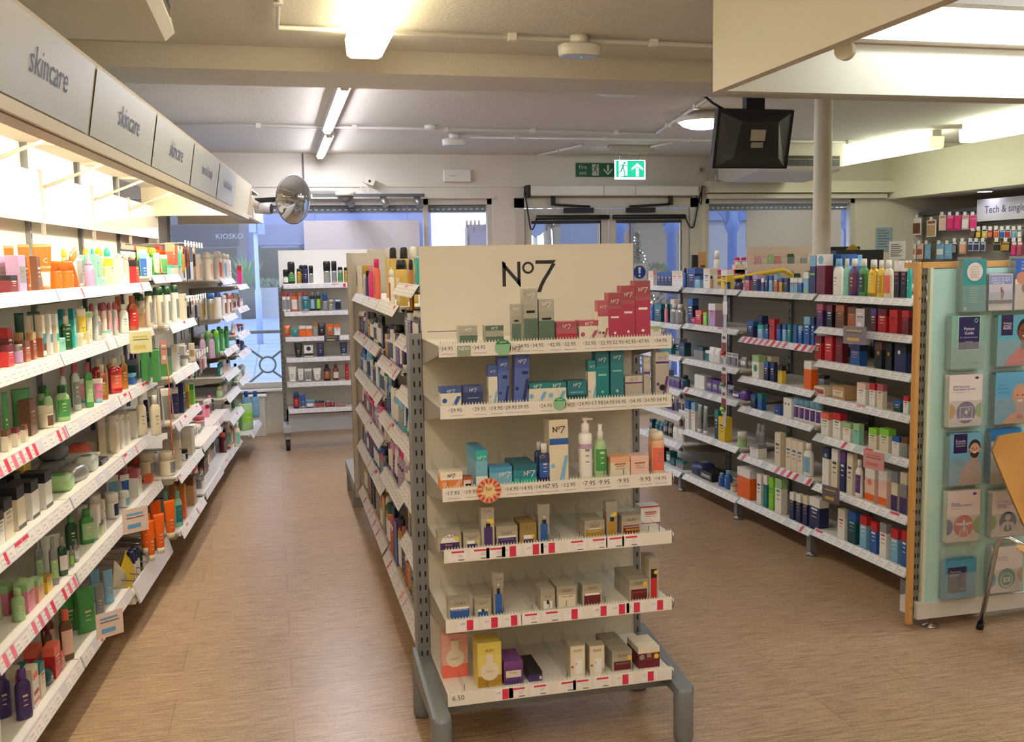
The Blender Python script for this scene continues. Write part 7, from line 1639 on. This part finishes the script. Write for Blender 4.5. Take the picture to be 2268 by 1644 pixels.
building(bp(545, 500, y=yB).x, xr, yB, 14, '6c78a8', 'blue grey upper storey building across the street', shop=('12141c', '5a628a'), step=3.4)
building(bp(1042, 500, y=70).x, bp(1095, 500, y=70).x, 70, 3.3, '6c6474', 'distant brick terrace with chimney stacks on the skyline', roof='565264', depth=2, step=3, wz=2.5, name='terrace')
td = [o for o in bpy.data.objects if o.name == 'terrace'][0]
for x in (-.8, -.2, .7):
    b = MB(); b.box(x-.25, x+.25, .6, 1.4, 3.0, 4.5+.25*(x > 0), mat('6a5a62')); [b.loft([(4.4, .08, .08, 2, mat('7a6458')), (5.0, .08, .08, 2, mat('7a6458'))], 8, x0=x+s, y0=1.0) for s in (-.15, .15)]; b.build('chimney', td)
building(bp(1264, 500, y=34).x, bp(1345, 500, y=34).x, 34, 4.4, '4a5670', 'tall blue grey building seen through the left door glass', roof='5a6680', depth=1.5, name='street_building')
building(bp(1355, 500, y=20).x, bp(1560, 500, y=20).x, 20, 6, '6e5a48', 'warm brown arcade building seen through the right door glass', shop=('4a3c30', '6a5a4a'), name='arcade_building', depth=1)  # plain brown wall colour
building(bp(1550, 500, y=20).x, bp(2000, 500, y=20).x, 21, 6, '5f6678', 'pale blue arcade building seen through the right window', shop=('5a6070', '3a5080'), name='arcade_building', depth=1)
# blue cast iron colonnade
BLUE = mat('264a86', .5, name='blue_paint')
t = empty('blue_colonnade', (0, 0, 0), label='blue painted iron colonnade standing outside the right window', cat='colonnade'); yc = 14.5
xs = [bp(p, 500, y=yc).x for p in (1372, 1487, 1622, 1880)]
for i, x in enumerate(xs): b = MB(); b.loft([(GZ0, .09, .09, 2, BLUE), (2.1, .075, .075, 2, BLUE), (2.2, .13, .13, 2, BLUE), (2.3, .09, .09, 2, BLUE), (3.0, .09, .09, 2, BLUE)], 12, x0=x, y0=yc); b.build('column', t)
b = MB(); b.box(xs[0]-1, xs[-1]+2, yc-.08, yc+.08, 2.62, 3.0, BLUE)
for i in range(3):
    xa, xb = xs[i]+.08, xs[i+1]-.08
    for s, xx in ((1, xa), (-1, xb)): b.flat([(0, 2.1), (s*.08, 2.35), (s*.25, 2.52), (s*.5, 2.63), (0, 2.63)], (xx, yc, 0), XA, ZA, BLUE); b.flat([(0, 2.63), (s*.5, 2.63), (s*.25, 2.52), (s*.08, 2.35), (0, 2.1)], (xx, yc+.02, 0), XA, ZA, BLUE)
b.build('beam', t)
# round street sign, bare tree, conifer with fairy lights, planters
q = bp(1185, 505, y=15); t = empty('round_street_sign', (q.x, 15, GZ0), label='back of a round grey street sign seen through the door glass', cat='street sign'); b = MB(); b.tube([(0, 0, 0), (0, 0, q.z+.6)], .035, GREY, 8); b.build('pole', t); b = MB(); b.tube([(0, -.05, q.z-GZ0+.02), (0, -.03, q.z-GZ0+.02)], .15, mat('5c6a8c', .6), 24); b.build('disc', t)
def twigs(b, p, d, L, r, n, rnd, m):
    if n == 0 or L < .08: return
    q = p+d*L; b.tube([p, (p+q)/2+Vector((rnd.uniform(-.04, .04), rnd.uniform(-.04, .04), 0))*L, q], r, m, 5)
    for _ in range(3): twigs(b, q, (d+Vector((rnd.uniform(-.6, .6), rnd.uniform(-.6, .6), rnd.uniform(-.15, .35)))).normalized(), L*rnd.uniform(.6, .8), r*.6, n-1, rnd, m)
for px in (1212, 1232):
    q = bp(px, 560, y=24); rnd = random.Random(px); t = empty('bare_tree', (q.x, 24, GZ0), label='bare winter tree outside, %s of two through door glass' % ('left' if px < 1220 else 'right'), cat='tree'); bk = mat('6c625c', .9); b = MB(); b.tube([(0, 0, 0), (.05, 0, 1.6), (0, 0, 2.7)], .1, bk, 8); b.build('trunk', t); b = MB()
    for _ in range(4): twigs(b, Vector((0, 0, 2.5)), Vector((rnd.uniform(-.4, .4), rnd.uniform(-.4, .4), 1)).normalized(), .75, .05, 4, rnd, bk)
    b.build('branches', t)
q = bp(1412, 585, y=12.6); t = empty('conifer_with_lights', (q.x, 12.6, GZ0), label='dark conifer strung with fairy lights outside the right door', cat='tree'); b = MB(); rnd = random.Random(3); gm = mat('223a2e', .9); H_ = q.z+.45-GZ0
for i in range(700):
    z = rnd.uniform(.2, H_); rr = .42*(1-z/H_)+.03; a = rnd.uniform(0, 6.28); d = Vector((math.cos(a), math.sin(a), -.25)); s = Vector((-math.sin(a), math.cos(a), 0))*.02; p = d*rr*rnd.uniform(.2, .6)+ZA*z; e = d*rr*1.15+ZA*z; b.face([p-s, e-s*.4, e+s*.4, p+s], gm)
b.build('foliage', t); b = MB(); b.tube([(0, 0, 0), (0, 0, H_)], .03, mat('4a3a30'), 6); b.build('trunk', t)
b = MB(); lm = glow('fff0b0', 7)
for i in range(46): f = i/46; a = f*22; rr = (.44*(1-f)+.03); z = .25+f*(H_-.3); b.loft([(z-.008, .003, .003, 2, lm), (z, .008, .008, 2, lm), (z+.008, .003, .003, 2, lm)], 6, x0=rr*math.cos(a), y0=rr*math.sin(a))
b.build('fairy_lights', t)
q = bp(1455, 600, y=13); t = empty('potted_bush', (q.x, 13, GZ0), label='dark reddish bush in a pot beside the lit conifer', cat='bush'); b = MB(); rnd = random.Random(8)
for i in range(500): a, z = rnd.uniform(0, 6.28), rnd.uniform(.5, 1.75); rr = .3*math.sin(math.pi*(z-.4)/1.5)*rnd.uniform(.5, 1); p = Vector((math.cos(a)*rr, math.sin(a)*rr, z)); s = Vector((rnd.uniform(-.04, .04), .01, rnd.uniform(-.03, .05))); b.face([p, p+s, p+s+Vector((.03, 0, .03)), p+Vector((.02, 0, .04))], mat('3c2a28' if z < 1.35 else '3a4a34', .9))
b.build('foliage', t); b = MB(); b.loft([(0, .16, .16, 2, mat('3a3a40')), (.5, .22, .22, 2, mat('3a3a40'))], 14); b.build('pot', t)
q = bp(600, 640, y=37); t = empty('brick_planter', (q.x, 37, GZ0), label='pale stone planter with low shrubs outside the left window', cat='planter'); b = MB(); b.box(-3.2, 4.2, 0, .9, 0, bp(600, 638, y=37).z-GZ0, mat('8f97a8', .8)); b.build('trough', t); b = MB(); rnd = random.Random(5); zt = bp(600, 638, y=37).z-GZ0
for i in range(900): p = Vector((rnd.uniform(-3.1, 4.1), rnd.uniform(.05, .85), zt+rnd.uniform(-.02, .25))); b.face([p, p+Vector((rnd.uniform(-.12, .12), 0, .06)), p+Vector((rnd.uniform(-.08, .08), .02, .16))], mat('4a6054' if i % 3 else '6a8474', .9))
b.build('shrubs', t)
q = bp(548, 638, y=36.5); t = empty('spiky_potted_plant', (q.x, 36.5, GZ0), label='spiky green plant in a dark pot outside the left window', cat='plant'); b = MB(); b.loft([(0, .25, .25, 2, DKF), (q.z-GZ0, .32, .32, 2, DKF)], 14); b.build('pot', t); b = MB(); zt = q.z-GZ0
for i in range(46):
    a = i*2.4; L = 1.05+.4*((i*7) % 5)/5; e = .25+.7*((i*3) % 7)/7; d = Vector((math.cos(a)*e, math.sin(a)*e, 1)).normalized(); s = Vector((-math.sin(a), math.cos(a), 0))*.035; p = Vector((0, 0, zt)); mdl = p+d*L*.6; tip = p+d*L-ZA*.08*e; b.face([p-s, mdl-s, mdl+s, p+s], mat('5f8a52', .7)); b.face([mdl-s, tip, mdl+s], mat('5f8a52', .7))
b.build('leaves', t)
print('PRODUCTS', NPROD[0], 'OBJECTS', len(bpy.data.objects))
